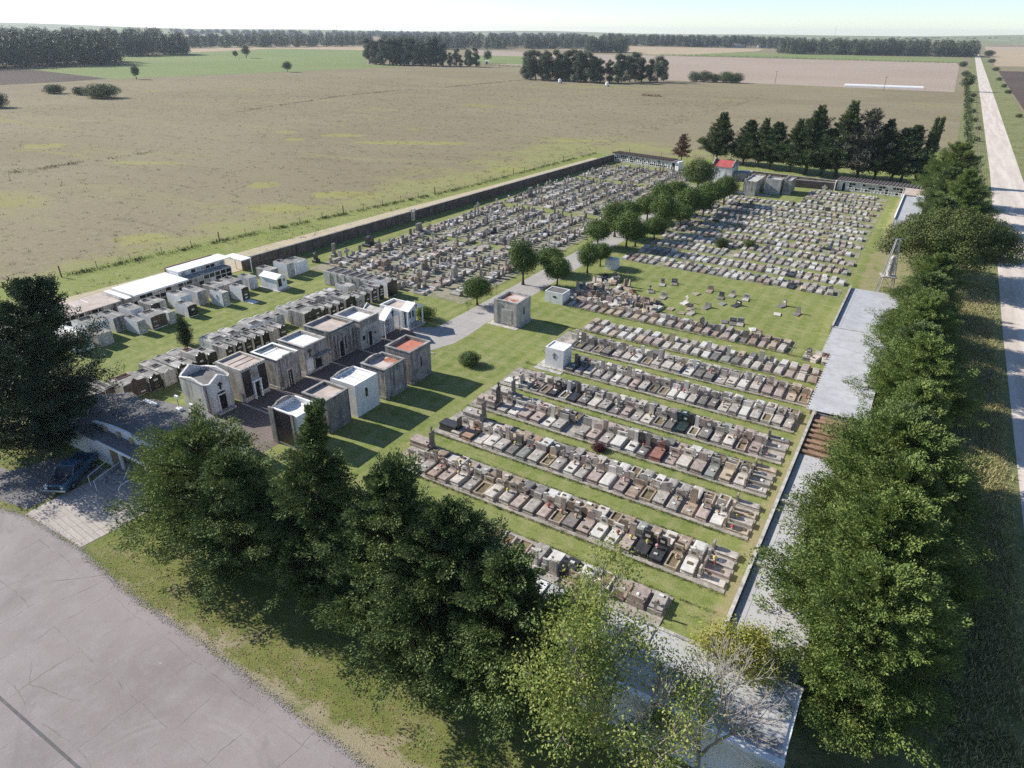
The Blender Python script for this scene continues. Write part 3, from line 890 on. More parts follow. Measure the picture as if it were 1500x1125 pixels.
TreeKind(lumps(s3, 92, 150, 0.24, 0.6, 0.16), trunk_mesh(4.6, 0.3, [((0, 0, 1.4), (q[0], q[1], q[2]), 0.08) for q in s3[1::3]], 9), leafmat('pale_avenue_leaves', (0.075, 0.11, 0.028), (0.10, 0.135, 0.036), (0.15, 0.18, 0.06), 0.7, 0.1)).put('spreading_tree', 'big light green tree in front of the red-roofed building', 'tree', at(1022, 277), 1.05)

# ---- clipped and wild shrubs inside the walls
def shrub(name, label, loc, r, rz, mat, seed, zc=None, cat='shrub', leaf=0.13, dens=330, n=14, group=None, lump=0.5, stem=True):
    zc = rz * 0.92 if zc is None else zc
    s3 = round_lumps(0, r, rz, zc, seed, n, lump)
    t = thing(name, label, cat, (*loc, 0) if len(loc) == 2 else loc, seed, group)
    mesh_obj('foliage', quads_mesh('foliage', lumps(s3, seed, dens, leaf, 0.6, 0.1), mat), t)
    if stem:
        mb = MB()
        for q in s3[1::2]:
            mb.tube((0, 0, 0), (q[0] * 0.8, q[1] * 0.8, max(0.1, q[2] * 0.9)), 0.035, 0.015, 5)
        mb.build('stem', BARK, t)
    return t
shrub('clipped_bush', 'dark rounded clipped bush alone on the lawn by the mausoleums', at(688, 534), 1.25, 0.78, CYP, 101, 0.72, dens=620, n=26, lump=0.4, leaf=0.1)
V, limbs = conifer(2.9, 0.78, 103, branches=60, sub=4, per=40, leaf=0.11, base=0.03, power=0.55, belly=0.6, lobe=0.06, tilt=1.8, flat=0.5)
TreeKind(V, trunk_mesh(2.2, 0.08, (), 3), CYPD).put('dwarf_conifer', 'small dark cone-shaped conifer among the niche tombs', 'tree', (-69.5, 42.4))
shrub('leafy_bush', 'leafy green bush beside the white-columned chapel', (-50.9, 63.6), 1.35, 0.95, AVE, 104, dens=260)
shrub('purple_bush', 'low purple-leaved bush in front of a third-row grave', at(877, 659), 0.62, 0.36, PURP, 105, leaf=0.08, dens=800)
shrub('leafy_bush', 'green bush between rear grave rows', at(1056, 362), 1.3, 0.8, SHRUB, 106)
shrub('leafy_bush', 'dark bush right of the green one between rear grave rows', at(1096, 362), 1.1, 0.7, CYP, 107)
# ---- the leafy tree and the bare tree in front of the front gallery
def limb_tree(seed, h, levels, spread, r0, kids=(3, 4), up=0.55, first=0.28, shrink=0.68, twist=0.5, minr=0.008):
    g = random.Random(seed)
    mb = MB()
    tips = []
    def grow(p, d, L, r, lv):
        segs = 3
        q = Vector(p)
        dd = Vector(d)
        for s in range(segs):
            dd = (dd + Vector((g.gauss(0, 0.13), g.gauss(0, 0.13), g.gauss(0.03, 0.08)))).normalized()
            n = q + dd * (L / segs)
            ra = r * (1 - 0.14 * s); rb = r * (1 - 0.14 * (s + 1))
            mb.tube(q, n, ra, rb, 7 if r > 0.06 else (5 if r > 0.02 else 3), 0, False)
            q = n
            if lv <= 2 and s >= 1:
                tips.append((tuple(q), tuple(dd), lv))
        if lv == 0:
            tips.append((tuple(q), tuple(dd), 0))
            return
        k = g.randint(*kids)
        a0 = g.uniform(0, 6.28)
        for i in range(k):
            a = a0 + i * 6.283 / k + g.uniform(-twist, twist)
            ax = dd.orthogonal().normalized()
            ax = Matrix.Rotation(a, 3, dd) @ ax
            sp = spread * g.uniform(0.7, 1.25)
            nd = (dd * math.cos(sp) + ax * math.sin(sp) + Vector((0, 0, up * 0.3))).normalized()
            grow(q, nd, L * shrink * g.uniform(0.8, 1.2), max(minr, r * 0.62), lv - 1)
    grow((0, 0, 0), (g.gauss(0, 0.08), g.gauss(0, 0.08), 1), h * first, r0, levels)
    return mb, tips

def leaf_clusters(tips, seed, per, rad, leaf, keep=1.0):
    g = np.random.default_rng(seed)
    C, D, N = [], [], []
    for p, d, lv in tips:
        if g.random() > keep:
            continue
        k = int(per * g.uniform(0.6, 1.4))
        o = g.normal(0, 1, (k, 3)) * rad * np.array([1, 1, 0.75])
        C.append(np.array(p) + np.array(d) * rad * 0.4 + o)
        D.append(g.normal(0, 1, (k, 3)) + np.array([0, 0, -0.4]))
        N.append(o * 0.5 / rad + np.array([0, 0, 0.7]) + g.normal(0, 0.6, (k, 3)))
    C = np.concatenate(C)
    k = len(C)
    return leaf_quads(C, np.concatenate(D), np.concatenate(N), leaf * g.uniform(0.7, 1.35, k), leaf * 0.62 * g.uniform(0.7, 1.3, k), 0.15)

def leafy(label, loc, seed, h, mat, per=26, rad=0.42, leaf=0.15, keep=0.8, levels=4, r0=0.16, spread=0.52, rot=0, trunk_mat=None, name='broadleaf_tree', first=0.26):
    mb, tips = limb_tree(seed, h, levels, spread, r0, first=first)
    t = thing(name, label, 'tree', (*loc, 0), rot)
    mb.build('trunk', trunk_mat or BARKG, t)
    if per:
        mesh_obj('crown', quads_mesh('crown', leaf_clusters(tips, seed, per, rad, leaf, keep), mat), t)
    return t
leafy('tall light green tree with open crown before the front gallery', (-8.1, 22.3), 201, 12.4, LIGHTL, 110, 0.50, 0.15, 0.22, 4, 0.21, 0.50)
leafy('light green tree leaning over the front gallery roof', (-6.2, 22.0), 202, 12.0, LIGHTL, 100, 0.48, 0.145, 0.17, 4, 0.18, 0.50, 1.0)
leafy('yellowing tree at the gallery corner beside the roadside cypresses', (-2.6, 28.7), 203, 6.6, YELL, 22, 0.40, 0.14, 0.7, 4, 0.12, 0.5, 2.0, None, 'yellowing_tree')
mb, tips = limb_tree(204, 10.2, 6, 0.47, 0.18, kids=(3, 3), up=0.35, first=0.24, shrink=0.74, minr=0.013)
t = thing('bare_tree', 'leafless grey tree with fine twigs over the front gallery', 'tree', (-2.5, 22.3, 0), 0.3)
mb.build('trunk', stone('bare_twigs', (0.25, 0.225, 0.20), 0.25, 3, 0.2, rough=0.9, bump=0.2), t)
leafy('small leafy sapling at the bottom edge before the front gallery', (-4.6, 21.6), 205, 5.0, LIGHTL, 40, 0.34, 0.13, 0.9, 3, 0.07, 0.5, 0.5, None, 'sapling')
leafy('thin young tree at the gallery end under the roadside cypresses', (0.6, 22.2), 206, 4.6, LIGHTL, 24, 0.3, 0.13, 0.8, 3, 0.06, 0.5, 1.5, None, 'sapling')
for i, (u, v, lab) in enumerate(((437, 455, 'slim sapling beside the first round avenue tree'), (228, 580, 'tiny sapling on the lawn edge left of the path'))):
    leafy(lab, at(640 + u / 5, 340 + v / 5), 210 + i, 2.3, AVE, 7, 0.16, 0.1, 0.7, 2, 0.03, 0.5, 0, None, 'sapling')

# ---- verges: tufts of long grass between the tree shadows, weeds on the pasture
def tufts(name, pts, hgt, wid, blades, seed, mat, lean=0.5):
    g = np.random.default_rng(seed)
    P = np.repeat(np.array(pts), blades, axis=0)
    k = len(P)
    P[:, :2] += g.normal(0, wid, (k, 2))
    d = np.stack([g.normal(0, lean, k), g.normal(0, lean, k), np.ones(k)], 1)
    L = hgt * g.uniform(0.5, 1.3, k)
    C = P + unit(d) * (L * 0.5)[:, None]
    V = leaf_quads(C, d, g.normal(0, 1, (k, 3)) + np.array([0, 0, 0.3]), L, hgt * 0.16 * g.uniform(0.6, 1.4, k))
    o = mesh_obj(name, quads_mesh(name, V, mat))
    o['kind'] = 'stuff'
    return o
g = np.random.default_rng(9)
pts = np.stack([g.uniform(7.4, 11.8, 2600), g.uniform(30, 118, 2600), np.zeros(2600)], 1)
tufts('long_grass', pts, 0.42, 0.30, 14, 10, DRYG)
k = 6000
xx = -92 - 330 * g.random(k) ** 1.5
yy = g.uniform(25, 430, k)
xx2 = g.uniform(-330, 0, 1500); yy2 = g.uniform(205, 520, 1500)
pts = np.stack([np.concatenate([xx, xx2]), np.concatenate([yy, yy2]), np.full(k + 1500, -0.03)], 1)
pts = pts[~((pts[:, 1] < 262) & (pts[:, 0] > -88))]
tufts('field_weeds', pts, 0.42, 0.36, 7, 12, WEED, 1.3)
pts = []
for (xa, ya), (xb, yb) in (((-106, 48), (-100, 89)), ((-100, 89), (-92.5, 133)), ((-92.5, 133), (-88.5, 196))):
    for i in range(110):
        t_ = random.random()
        pts.append((xa + (xb - xa) * t_ + random.gauss(0, 0.25), ya + (yb - ya) * t_, 0))
tufts('fence_weeds', pts, 0.5, 0.3, 12, 13, SHRUB, 0.7)

# ---- groves and single trees out on the plain
ek = []
for i in range(4):
    gg = random.Random(300 + i)
    s3 = []
    for j in range(30):
        z = gg.uniform(2.2, 19.5)
        q = (1 - ((z - 9.5) / 11.5) ** 2) ** 0.5 * gg.uniform(0.3, 1.0)
        a = gg.uniform(0, 6.28)
        s = gg.uniform(1.2, 2.4)
        s3.append((3.7 * q * math.cos(a), 3.7 * q * math.sin(a), z, s, s, s * 0.95))
    ek.append(TreeKind(lumps(s3, 310 + i, 26, 0.6, 0.6, 0.18), trunk_mesh(17, 0.42, [((0, 0, 5), (q[0], q[1], q[2]), 0.12) for q in s3[::4]], i, (0, 0), BARKG), EUC))
def grove(n, p0, p1, depth, hpx, seed, name, group, lab, hs=(0.8, 1.12), bias=None):
    gg = random.Random(seed)
    for i in range(n):
        t = (i + gg.uniform(0.1, 0.9)) / n
        a = Vector(at(p0[0] + (p1[0] - p0[0]) * t, p0[1] + (p1[1] - p0[1]) * t))
        away = a.normalized()
        a = a + away * gg.uniform(0, depth)
        hh = height_to(a.x, a.y, hpx) / 21.0
        s = hh * gg.uniform(*hs)
        ek[gg.randrange(4)].put(name, lab % ORD[i], 'tree', (a.x, a.y, -0.03), s * 1.15, gg.uniform(0, 6), group, s)
grove(19, (540, 95), (640, 97.5), 22, 57, 1, 'gum_tree', 'gum trees of the left field grove', '%s tree from the left in the left field grove', (0.85, 1.08))
grove(8, (640, 97), (702, 98.5), 12, 68, 2, 'gum_tree', 'ragged trees by the farm sheds', '%s tree from the left in the ragged clump by farm sheds', (0.6, 1.2))
grove(15, (770, 117), (868, 122), 16, 74, 3, 'gum_tree', 'gum trees of the near grove, dense half', '%s tree from the left in the dense near grove', (0.88, 1.06))
grove(11, (868, 122), (975, 121), 16, 81, 4, 'gum_tree', 'gum trees of the near grove, open half', '%s tree from the left in the open near grove', (0.8, 1.2))
def field_bush(px, py, r, rz, lab, seed, mat=SHRUB, cat='shrub', name='field_bush'):
    x, y = at(px, py)
    return shrub(name, lab, (x, y, -0.03), r, rz, mat, seed, None, cat, 0.4, 26, 16, None, 0.46)
field_bush(80, 137, 5.0, 2.4, 'round bush on the left pasture, left of two others', 401)
field_bush(118, 139, 3.8, 2.2, 'smallest round bush on the left pasture', 402)
field_bush(152, 143.5, 8.0, 3.4, 'widest bush on the left pasture', 403)
for i, (u, w_, h_) in enumerate(((1017, 5.0, 3.6), (1032, 5.6, 4.0), (1047, 4.6, 3.2), (1063, 6.4, 4.0), (1078, 5.2, 3.6))):
    field_bush(u, 119.5 + i * 0.5, w_, h_, '%s bushy tree from the left in the row of five' % ORD[i], 410 + i, CYPF, 'tree', 'bushy_tree')
for (px, py, top, lab, s) in ((200, 116, 95, 'lone slender tree at the edge of the green field', 1.0), (421, 105.5, 90, 'lone round tree on the green field edge', 1.5), (345, 84.5, 74, 'left tree of the pair far out on the green field', 1.3), (361, 85, 66, 'taller right tree of the pair on the green field', 1.1), (714, 92.5, 73, 'dark pointed tree beside the white farm hut', 1.0), (1414, 134, 108, 'dark tree in the hedge by the far dirt road', 1.2)):
    p = at(px, py)
    hh = height_to(p[0], p[1], top)
    s3 = round_lumps(0, 2.6 * s, 3.0, 4.9, int(px), 12, 0.5)
    TreeKind(lumps(s3, int(px), 24, 0.55, 0.6, 0.2), trunk_mesh(4.6, 0.26, (), 1), CYPF).put('field_tree', lab, 'tree', (p[0], p[1], -0.03), hh / 8.0)
p = at(0, 158)
shrub('field_bush', 'dark bush cut by the left edge of the picture', (p[0] - 3, p[1], -0.03), 5.0, 3.6, CYPD, 431, None, 'shrub', 0.4, 26, 16)
for i, (px, py, r_) in enumerate(((1463, 118, 2.6), (1470, 128, 2.2), (1476, 137, 2.2), (1448, 82, 9.0), (1452, 92, 5), (1458, 104, 3.6), (1492, 172, 1.5))):
    field_bush(px, py, r_, r_ * 0.55, '%s shrub along the right side of the dirt road' % ORD[i], 440 + i)
for i, (px, py, r_) in enumerate(((1410, 98, 5), (1414, 112, 4), (1418, 122, 3.2), (1420, 150, 2.2), (1425, 142, 2.0), (1424, 165, 1.6), (1427, 178, 1.5), (1432, 190, 1.2), (1430, 207, 1.4))):
    field_bush(px, py, r_, r_ * 0.6, '%s shrub along the left side of the dirt road' % ORD[i], 460 + i)

# woods far off, read as masses
def wood(name, p0, p1, depth, hgt, n, seed, mat=EUC, leaf=2.0, crown=5.5):
    gg = np.random.default_rng(seed)
    sp_ = []
    a, b = Vector(at(*p0)), Vector(at(*p1))
    for i in range(n):
        t = gg.random()
        q = a + (b - a) * t
        q = q + q.normalized() * depth * gg.random() ** 1.4
        hh = hgt * gg.uniform(0.75, 1.12)
        for f in (0.28, 0.5, 0.72, 0.9):
            s = crown * (1.15 - 0.55 * f) * gg.uniform(0.75, 1.2)
            sp_.append((q.x + gg.normal(0, 1.6), q.y + gg.normal(0, 1.6), hh * f, s, s, s * 0.9))
    o = mesh_obj(name, quads_mesh(name, lumps(sp_, seed, 1.7, leaf * 0.72, 0.65, 0.18), mat))
    return tag(o, None, None, None, 'stuff')
wood('left_wood', (-60, 102), (174, 95.5), 110, 24.5, 190, 501)
wood('second_wood', (176, 83), (275, 80.5), 60, 23.5, 90, 502)
wood('village_trees', (262, 71), (545, 68), 420, 19, 190, 503, EUC, 2.6, 6.0)
wood('middle_wood', (560, 73), (860, 71.5), 320, 21, 230, 504, EUC, 2.4, 6.5)
wood('small_square_wood', (856, 77), (917, 77.5), 50, 22, 60, 505, EUC, 2.0, 6)
wood('right_wood', (1140, 79), (1425, 84), 130, 22.5, 210, 506, EUC, 2.2, 6.5)
wood('far_wood', (880, 66), (1160, 72), 500, 21, 200, 507, EUC, 3.0, 7.5)
wood('far_left_wood', (-80, 78), (240, 74), 500, 26, 190, 508, EUC, 2.6, 6.5)
wood('horizon_trees', (1300, 62), (1560, 63), 900, 14, 90, 509, EUC, 4, 9)
wood('horizon_trees', (250, 51), (860, 58.5), 600, 15, 170, 510, EUC, 5, 11)
def hedge_line(name, p0, p1, hgt, seed, step=4):
    a, b = Vector(at(*p0)), Vector(at(*p1))
    n = int((b - a).length / step)
    gg = random.Random(seed)
    sp_ = [(a.x + (b.x - a.x) * i / n + gg.uniform(-1, 1), a.y + (b.y - a.y) * i / n + gg.uniform(-1, 1), hgt * 0.4, step * 0.6 * gg.uniform(0.5, 1.1), step * 0.6, hgt * gg.uniform(0.3, 0.75)) for i in range(n)]
    o = mesh_obj(name, quads_mesh(name, lumps(sp_, seed, 2.0, 0.8, 0.6, 0.2), SHRUB))
    return tag(o, None, None, None, 'stuff')
hedge_line('field_hedge', (968, 80.5), (1408, 93), 2.2, 521, 5)
hedge_line('field_hedge', (702, 96), (790, 99), 1.6, 522, 3)
hedge_line('roadside_thicket', (1416, 128), (1419, 215), 1.5, 523, 2.2)
# ------------------------------------------------------------------ materials of things built
WHITE = stone('white_render', (0.78, 0.77, 0.75), 0.08, 0.8, 0.42, (0.50, 0.48, 0.44), 0.85, 0.15, 0.2, 0.04)
WHITED = stone('weathered_white_render', (0.68, 0.66, 0.63), 0.14, 0.9, 0.8, (0.26, 0.25, 0.23), 0.88, 0.25, 0.2, 0.08)
CREAM = stone('cream_render', (0.50, 0.465, 0.42), 0.18, 0.9, 0.75, (0.26, 0.22, 0.18), 0.88, 0.3, 0.2, 0.1)
CONC = stone('stained_concrete', (0.40, 0.375, 0.34), 0.30, 1.0, 1.0, (0.085, 0.08, 0.073), 0.9, 0.4, 0.2, 0.12)
CONCD = stone('dark_stained_concrete', (0.32, 0.295, 0.27), 0.3, 0.9, 0.9, (0.085, 0.08, 0.075), 0.9, 0.4, 0.2, 0.1)
CONCL = stone('pale_concrete', (0.46, 0.435, 0.40), 0.18, 0.9, 0.85, (0.22, 0.205, 0.185), 0.9, 0.3, 0.2, 0.1, streak=False)
CAP = stone('lichened_cap', (0.285, 0.27, 0.25), 0.25, 1.3, 0.7, (0.12, 0.115, 0.105), 0.92, 0.4, 0.15, 0.15, streak=False, blotch=(0.46, 0.44, 0.41))
ROOFW = stone('white_roof_paint', (0.74, 0.735, 0.715), 0.07, 0.7, 0.4, (0.45, 0.43, 0.40), 0.7, 0.1, 0.3, 0, streak=False)
ROOFG = stone('grey_roof_felt', (0.18, 0.17, 0.165), 0.2, 0.5, 0.55, (0.17, 0.155, 0.145), 0.9, 0.3, 0.2, 0, streak=False)  # grey base darkened to stand in for cypress shade on the entrance roof
ROOFP = stone('pinkish_roof', (0.47, 0.395, 0.345), 0.16, 0.7, 0.5, (0.30, 0.24, 0.20), 0.9, 0.2, 0.2, 0, streak=False)
ROOFR = stone('red_roof', (0.46, 0.17, 0.115), 0.16, 0.8, 0.4, (0.48, 0.30, 0.24), 0.85, 0.2, 0.2, 0, streak=False)
RUST = stone('rust_and_zinc_roof', (0.52, 0.45, 0.40), 0.1, 0.9, 0, (0, 0, 0), 0.7, 0.2, 0.3, 0, streak=False, blotch=(0.36, 0.13, 0.07))
ROOFS = stone('gallery_roof_slab', (0.43, 0.425, 0.42), 0.12, 0.35, 0.5, (0.36, 0.35, 0.335), 0.9, 0.2, 0.2, 0, streak=False)
ZINC = stone('zinc_sheet', (0.42, 0.422, 0.43), 0.10, 0.6, 0.6, (0.32, 0.318, 0.315), 0.62, 0.1, 0.3, 0, streak=False)
RIBB = stone('rusty_ribbed_roof', (0.27, 0.175, 0.115), 0.25, 0.8, 0.4, (0.12, 0.08, 0.055), 0.9, 0.3, 0.2, 0, streak=False)
REDT = stone('red_tin_roof', (0.42, 0.075, 0.07), 0.15, 0.6, 0.3, (0.50, 0.28, 0.25), 0.6, 0.15, 0.3, 0, streak=False)
BLACKG = stone('black_granite', (0.022, 0.021, 0.021), 0.3, 3, 0.25, (0.07, 0.062, 0.055), 0.3, 0.0, 0.5, 0.2)
BROWNG = stone('brown_granite', (0.10, 0.062, 0.05), 0.2, 2.5, 0.3, (0.05, 0.035, 0.03), 0.4, 0.0, 0.5, 0.15)
DARKB = stone('dark_brick', (0.115, 0.085, 0.072), 0.3, 2.2, 0.6, (0.05, 0.042, 0.038), 0.9, 0.5, 0.2, 0.1)
WALLB = stone('old_brick_wall', (0.155, 0.122, 0.10), 0.35, 1.1, 0.7, (0.06, 0.052, 0.046), 0.92, 0.5, 0.2, 0.1)
VOID = stone('dark_opening', (0.012, 0.012, 0.013), 0.2, 2, 0, rough=0.7, bump=0, objvar=0)
GLASSD = stone('dark_window_glass', (0.02, 0.025, 0.03), 0.2, 2, 0, rough=0.12, bump=0, spec=0.6, objvar=0)
PLAQ = stone('pale_plaque', (0.60, 0.575, 0.53), 0.2, 5, 0.4, (0.25, 0.22, 0.19), 0.5, 0.1, 0.4, 0.25)
PLAQD = stone('bronze_plaque', (0.11, 0.085, 0.05), 0.3, 6, 0, rough=0.45, bump=0, spec=0.5, objvar=0.3)
METAL = stone('galvanised_steel', (0.42, 0.42, 0.42), 0.15, 3, 0.3, (0.2, 0.18, 0.16), 0.45, 0.1, 0.5, 0.1, metal=0.6)
WOOD = stone('old_timber', (0.16, 0.12, 0.085), 0.3, 3, 0.4, (0.07, 0.055, 0.042), 0.95, 0.4, 0.1, 0.15)
BRICKR = stone('bare_red_brick', (0.30, 0.15, 0.10), 0.3, 3, 0.4, (0.12, 0.07, 0.05), 0.9, 0.4, 0.2, 0.1)
TANW = stone('tan_wood_panel', (0.45, 0.34, 0.235), 0.15, 2, 0.3, (0.24, 0.17, 0.11), 0.7, 0.2, 0.3, 0.05)

def cross_mb(mb, x, y, z, h, axis='x', t=0.09, mi=0):
    """an upright cross centred on (x, y), foot at z; its arms run along y for axis x"""
    a = h * 0.11
    d = t / 2
    if axis == 'x':
        mb.box(x - d, y - a, z, x + d, y + a, z + h, mi)
        mb.box(x - d * 0.98, y - h * 0.32, z + h * 0.58, x + d * 0.98, y - a, z + h * 0.58 + 2 * a, mi)
        mb.box(x - d * 0.98, y + a, z + h * 0.58, x + d * 0.98, y + h * 0.32, z + h * 0.58 + 2 * a, mi)
    else:
        mb.box(x - a, y - d, z, x + a, y + d, z + h, mi)
        mb.box(x - h * 0.32, y - d * 0.98, z + h * 0.58, x - a, y + d * 0.98, z + h * 0.58 + 2 * a, mi)
        mb.box(x + a, y - d * 0.98, z + h * 0.58, x + h * 0.32, y + d * 0.98, z + h * 0.58 + 2 * a, mi)
    return mb

def part(name, mats, parent, fn, **kw):
    mb = MB()
    fn(mb)
    return mb.build(name, mats, parent, **kw)

# ------------------------------------------------------------------ the mausoleums of the paved court
def maus(name, label, x0, y0, x1, y1, h, wall, roof, drop=0.35, t=0.2, plinth=None, gable=0, sidex='+', group='mausoleums of the paved court'):
    """local frame: x runs 0..W, y runs 0..D with the thing at (x0, y0)"""
    W, D = x1 - x0, y1 - y0
    tg = thing(name, label, 'mausoleum', (x0, y0, 0), 0, group)
    b = MB()
    b.well(0, 0, W, D, 0, h, t, t, W - t, D - t, drop)
    if gable:
        xx = (0.0, t) if sidex == '-' else (W - t, W)
        pl = [(0.02, h + 0.002), (D - 0.02, h + 0.002), (D * 0.86, h + gable * 0.22), (D * 0.72, h + gable * 0.78), (D * 0.5, h + gable), (D * 0.28, h + gable * 0.78), (D * 0.14, h + gable * 0.22)]
        part('gable', CONCD if gable > 0.4 else CONC, tg, lambda m: m.px(pl, xx[0] + 0.004, xx[1] - 0.004))
    b.build('wall', wall, tg)
    part('roof', roof, tg, lambda m: m.box(t - 0.01, t - 0.01, h - drop + 0.003, W - t + 0.01, D - t + 0.01, h - drop + 0.05))
    cop = CAP if wall in (CONC, CONCD, CREAM) else wall
    if wall is not WHITE:
        part('coping', cop, tg, lambda m: m.box(-0.05, -0.05, h + 0.002, W + 0.05, t, h + 0.07).box(-0.05, D - t, h + 0.002, W + 0.05, D + 0.05, h + 0.07).box(-0.05, t, h + 0.002, t, D - t, h + 0.07).box(W - t, t, h + 0.002, W + 0.05, D - t, h + 0.07))
        part('base_course', wall, tg, lambda m: m.box(-0.06, -0.06, 0, W + 0.06, -0.003, 0.28, top=0.02).box(W + 0.003, -0.06, 0, W + 0.06, D + 0.06, 0.28, top=0.02))
    if plinth:
        part('plinth', plinth, tg, lambda m: m.box(-0.05, -0.05, 0, W + 0.05, D + 0.05, 0.32, top=0.03))
    return tg, W, D

MG = 'mausoleums of the paved court'
# row that faces the court, nearest first
# octagonal white chapel
tg = thing('mausoleum', 'white chapel-like mausoleum with cut corners, black cross and narrow black door', 'mausoleum', (-57.3, 33.2, 0), 0, MG)
W, D, c, h = 4.3, 3.0, 0.42, 3.55
oct_ = [(c, 0), (W - c, 0), (W, c), (W, D - c), (W - c, D), (c, D), (0, D - c), (0, c)]
inn = [(W / 2 + (x - W / 2) * 0.92, D / 2 + (y - D / 2) * 0.9) for x, y in oct_]
def fn(m):
    n = 8
    vs = [(x, y, 0) for x, y in oct_] + [(x, y, h - 0.3) for x, y in oct_] + [(x, y, h - 0.3) for x, y in inn] + [(x, y, h - 0.75) for x, y in inn]
    fs = []
    for i in range(n):
        j = (i + 1) % n
        fs += [(i, j, n + j, n + i), (n + i, n + j, 2 * n + j, 2 * n + i), (2 * n + i, 2 * n + j, 3 * n + j, 3 * n + i)]
    m.add(vs, fs)
fn_w = part('wall', WHITED, tg, fn)
for nm, f in (('gable', lambda m: m.px([(c, h - 0.3), (D - c, h - 0.3), (D / 2, h + 0.35)], W - 0.22, W + 0.03)), ('gable', lambda m: m.px([(c, h - 0.3), (D - c, h - 0.3), (D / 2, h + 0.35)], -0.03, 0.22)),
              ('gable', lambda m: m.py([(c, h - 0.3), (W - c, h - 0.3), (W / 2, h + 0.05)], -0.03, 0.2)), ('gable', lambda m: m.py([(c, h - 0.3), (W - c, h - 0.3), (W / 2, h + 0.05)], D - 0.2, D + 0.03))):
    part(nm, WHITED, tg, f)
part('roof', ROOFG, tg, lambda m: m.add([(x, y, h - 0.7) for x, y in inn] + [(W * 0.5, D * 0.5, h - 0.5)], [(i, (i + 1) % 8, 8) for i in range(8)]))
part('downpipe', BRICKR, tg, lambda m: m.tube((W - c * 0.4, c * 0.4 - 0.06, 0.1), (W - c * 0.4, c * 0.4 - 0.06, h - 0.35), 0.05))
part('cross', VOID, tg, lambda m: cross_mb(m, W + 0.03, D / 2, 2.35, 0.72, 'x', 0.05))
part('name_plate', BLACKG, tg, lambda m: m.prism([(0.45 * math.cos(a * 0.5236) + D / 2, 0.1 * math.sin(a * 0.5236) + 2.0) for a in range(12)], W + 0.004, W + 0.05, 'x'))
dr = part('door', VOID, tg, lambda m: m.box(W + 0.004, D / 2 - 0.36, 0.25, W + 0.06, D / 2 + 0.36, 1.75))
part('frame', WHITED, dr, lambda m: m.box(W + 0.004, D / 2 - 0.5, 0.2, W + 0.08, D / 2 - 0.362, 1.9).box(W + 0.004, D / 2 + 0.362, 0.2, W + 0.08, D / 2 + 0.5, 1.9).box(W + 0.004, D / 2 - 0.362, 1.755, W + 0.08, D / 2 + 0.362, 1.9))
part('step', CONC, tg, lambda m: m.box(W + 0.06, 0.5, 0.0, W + 0.5, D - 0.5, 0.2))
# cream tomb house with two tall black panels
tg = thing('mausoleum', 'tall cream mausoleum with two tall black granite panels beside its door', 'mausoleum', (-56.1, 36.7, 0), 0, MG)
W, D, h = 3.7, 3.05, 3.6
part('wall', CREAM, tg, lambda m: m.well(0, 0, W, D, 0, h, 0.2, 0.2, W - 0.2, D - 0.2, 0.3))
part('roof', ROOFP, tg, lambda m: [m.box(0.19, 0.19, h - 0.297, W - 0.19, D - 0.19, h - 0.22)] + [m.box(1.3 + 0.9 * i, 0.195, h - 0.22, 1.36 + 0.9 * i, D - 0.195, h - 0.17) for i in range(3)])
for ya, yb in ((0.14, 1.0), (2.05, 2.92)):
    pn = part('granite_panel', BLACKG, tg, lambda m: m.box(W + 0.003, ya, 0.55, W + 0.07, yb, 3.3))
    part('lattice_sill', WHITED, pn, lambda m: [m.box(W + 0.003, ya + 0.21 * i, 0.36, W + 0.1, ya + 0.21 * i + 0.14, 0.53) for i in range(4)])
part('fluted_panel', CONCL, tg, lambda m: [m.box(W + 0.003, 1.06 + 0.135 * i, 2.1, W + 0.08, 1.06 + 0.135 * i + 0.085, 3.42) for i in range(7)])
dr = part('door', GLASSD, tg, lambda m: m.box(W + 0.003, 1.25, 0.12, W + 0.06, 1.82, 1.85))
part('frame', WHITE, dr, lambda m: m.box(W + 0.003, 1.05, 0.05, W + 0.28, 1.22, 1.9).box(W + 0.003, 1.85, 0.05, W + 0.28, 2.02, 1.9).box(W + 0.003, 1.0, 1.9, W + 0.32, 2.07, 2.06))
part('dentil_band', CREAM, tg, lambda m: [m.box(W + 0.003, 0.05 + 0.27 * i, 3.44, W + 0.09, 0.05 + 0.27 * i + 0.15, 3.58) for i in range(11)])
# white-roofed grey one
tg, W, D = maus('mausoleum', 'grey mausoleum with a bright white painted roof and parapet', -55.4, 40.45, -51.6, 43.3, 3.3, CONC, ROOFW, 0.3, 0.2)
part('parapet_cap', ROOFW, tg, lambda m: m.box(-0.03, -0.03, 3.303, W + 0.03, 0.22, 3.38).box(-0.03, D - 0.22, 3.303, W + 0.03, D + 0.03, 3.38).box(-0.03, 0.222, 3.303, 0.22, D - 0.222, 3.38))
part('stepped_front', CONCD, tg, lambda m: m.box(W + 0.003, 0.3, 0.3, W + 0.2, D - 0.3, 3.45).box(W + 0.003, 0.75, 3.452, W + 0.2, D - 0.75, 3.6))
dr = part('door', VOID, tg, lambda m: m.box(W + 0.203, 1.0, 0.1, W + 0.24, 1.5, 1.75))
part('frame', CONCL, dr, lambda m: m.box(W + 0.203, 0.82, 0.05, W + 0.3, 0.98, 1.95).box(W + 0.203, 1.52, 0.05, W + 0.3, 1.68, 1.95).box(W + 0.203, 0.82, 1.952, W + 0.3, 1.68, 2.1))
part('glazing', CONCL, dr, lambda m: m.box(W + 0.241, 1.2, 0.2, W + 0.26, 1.28, 1.7))
part('plaque', PLAQ, tg, lambda m: m.box(W + 0.203, 2.0, 1.2, W + 0.23, 2.18, 1.55))
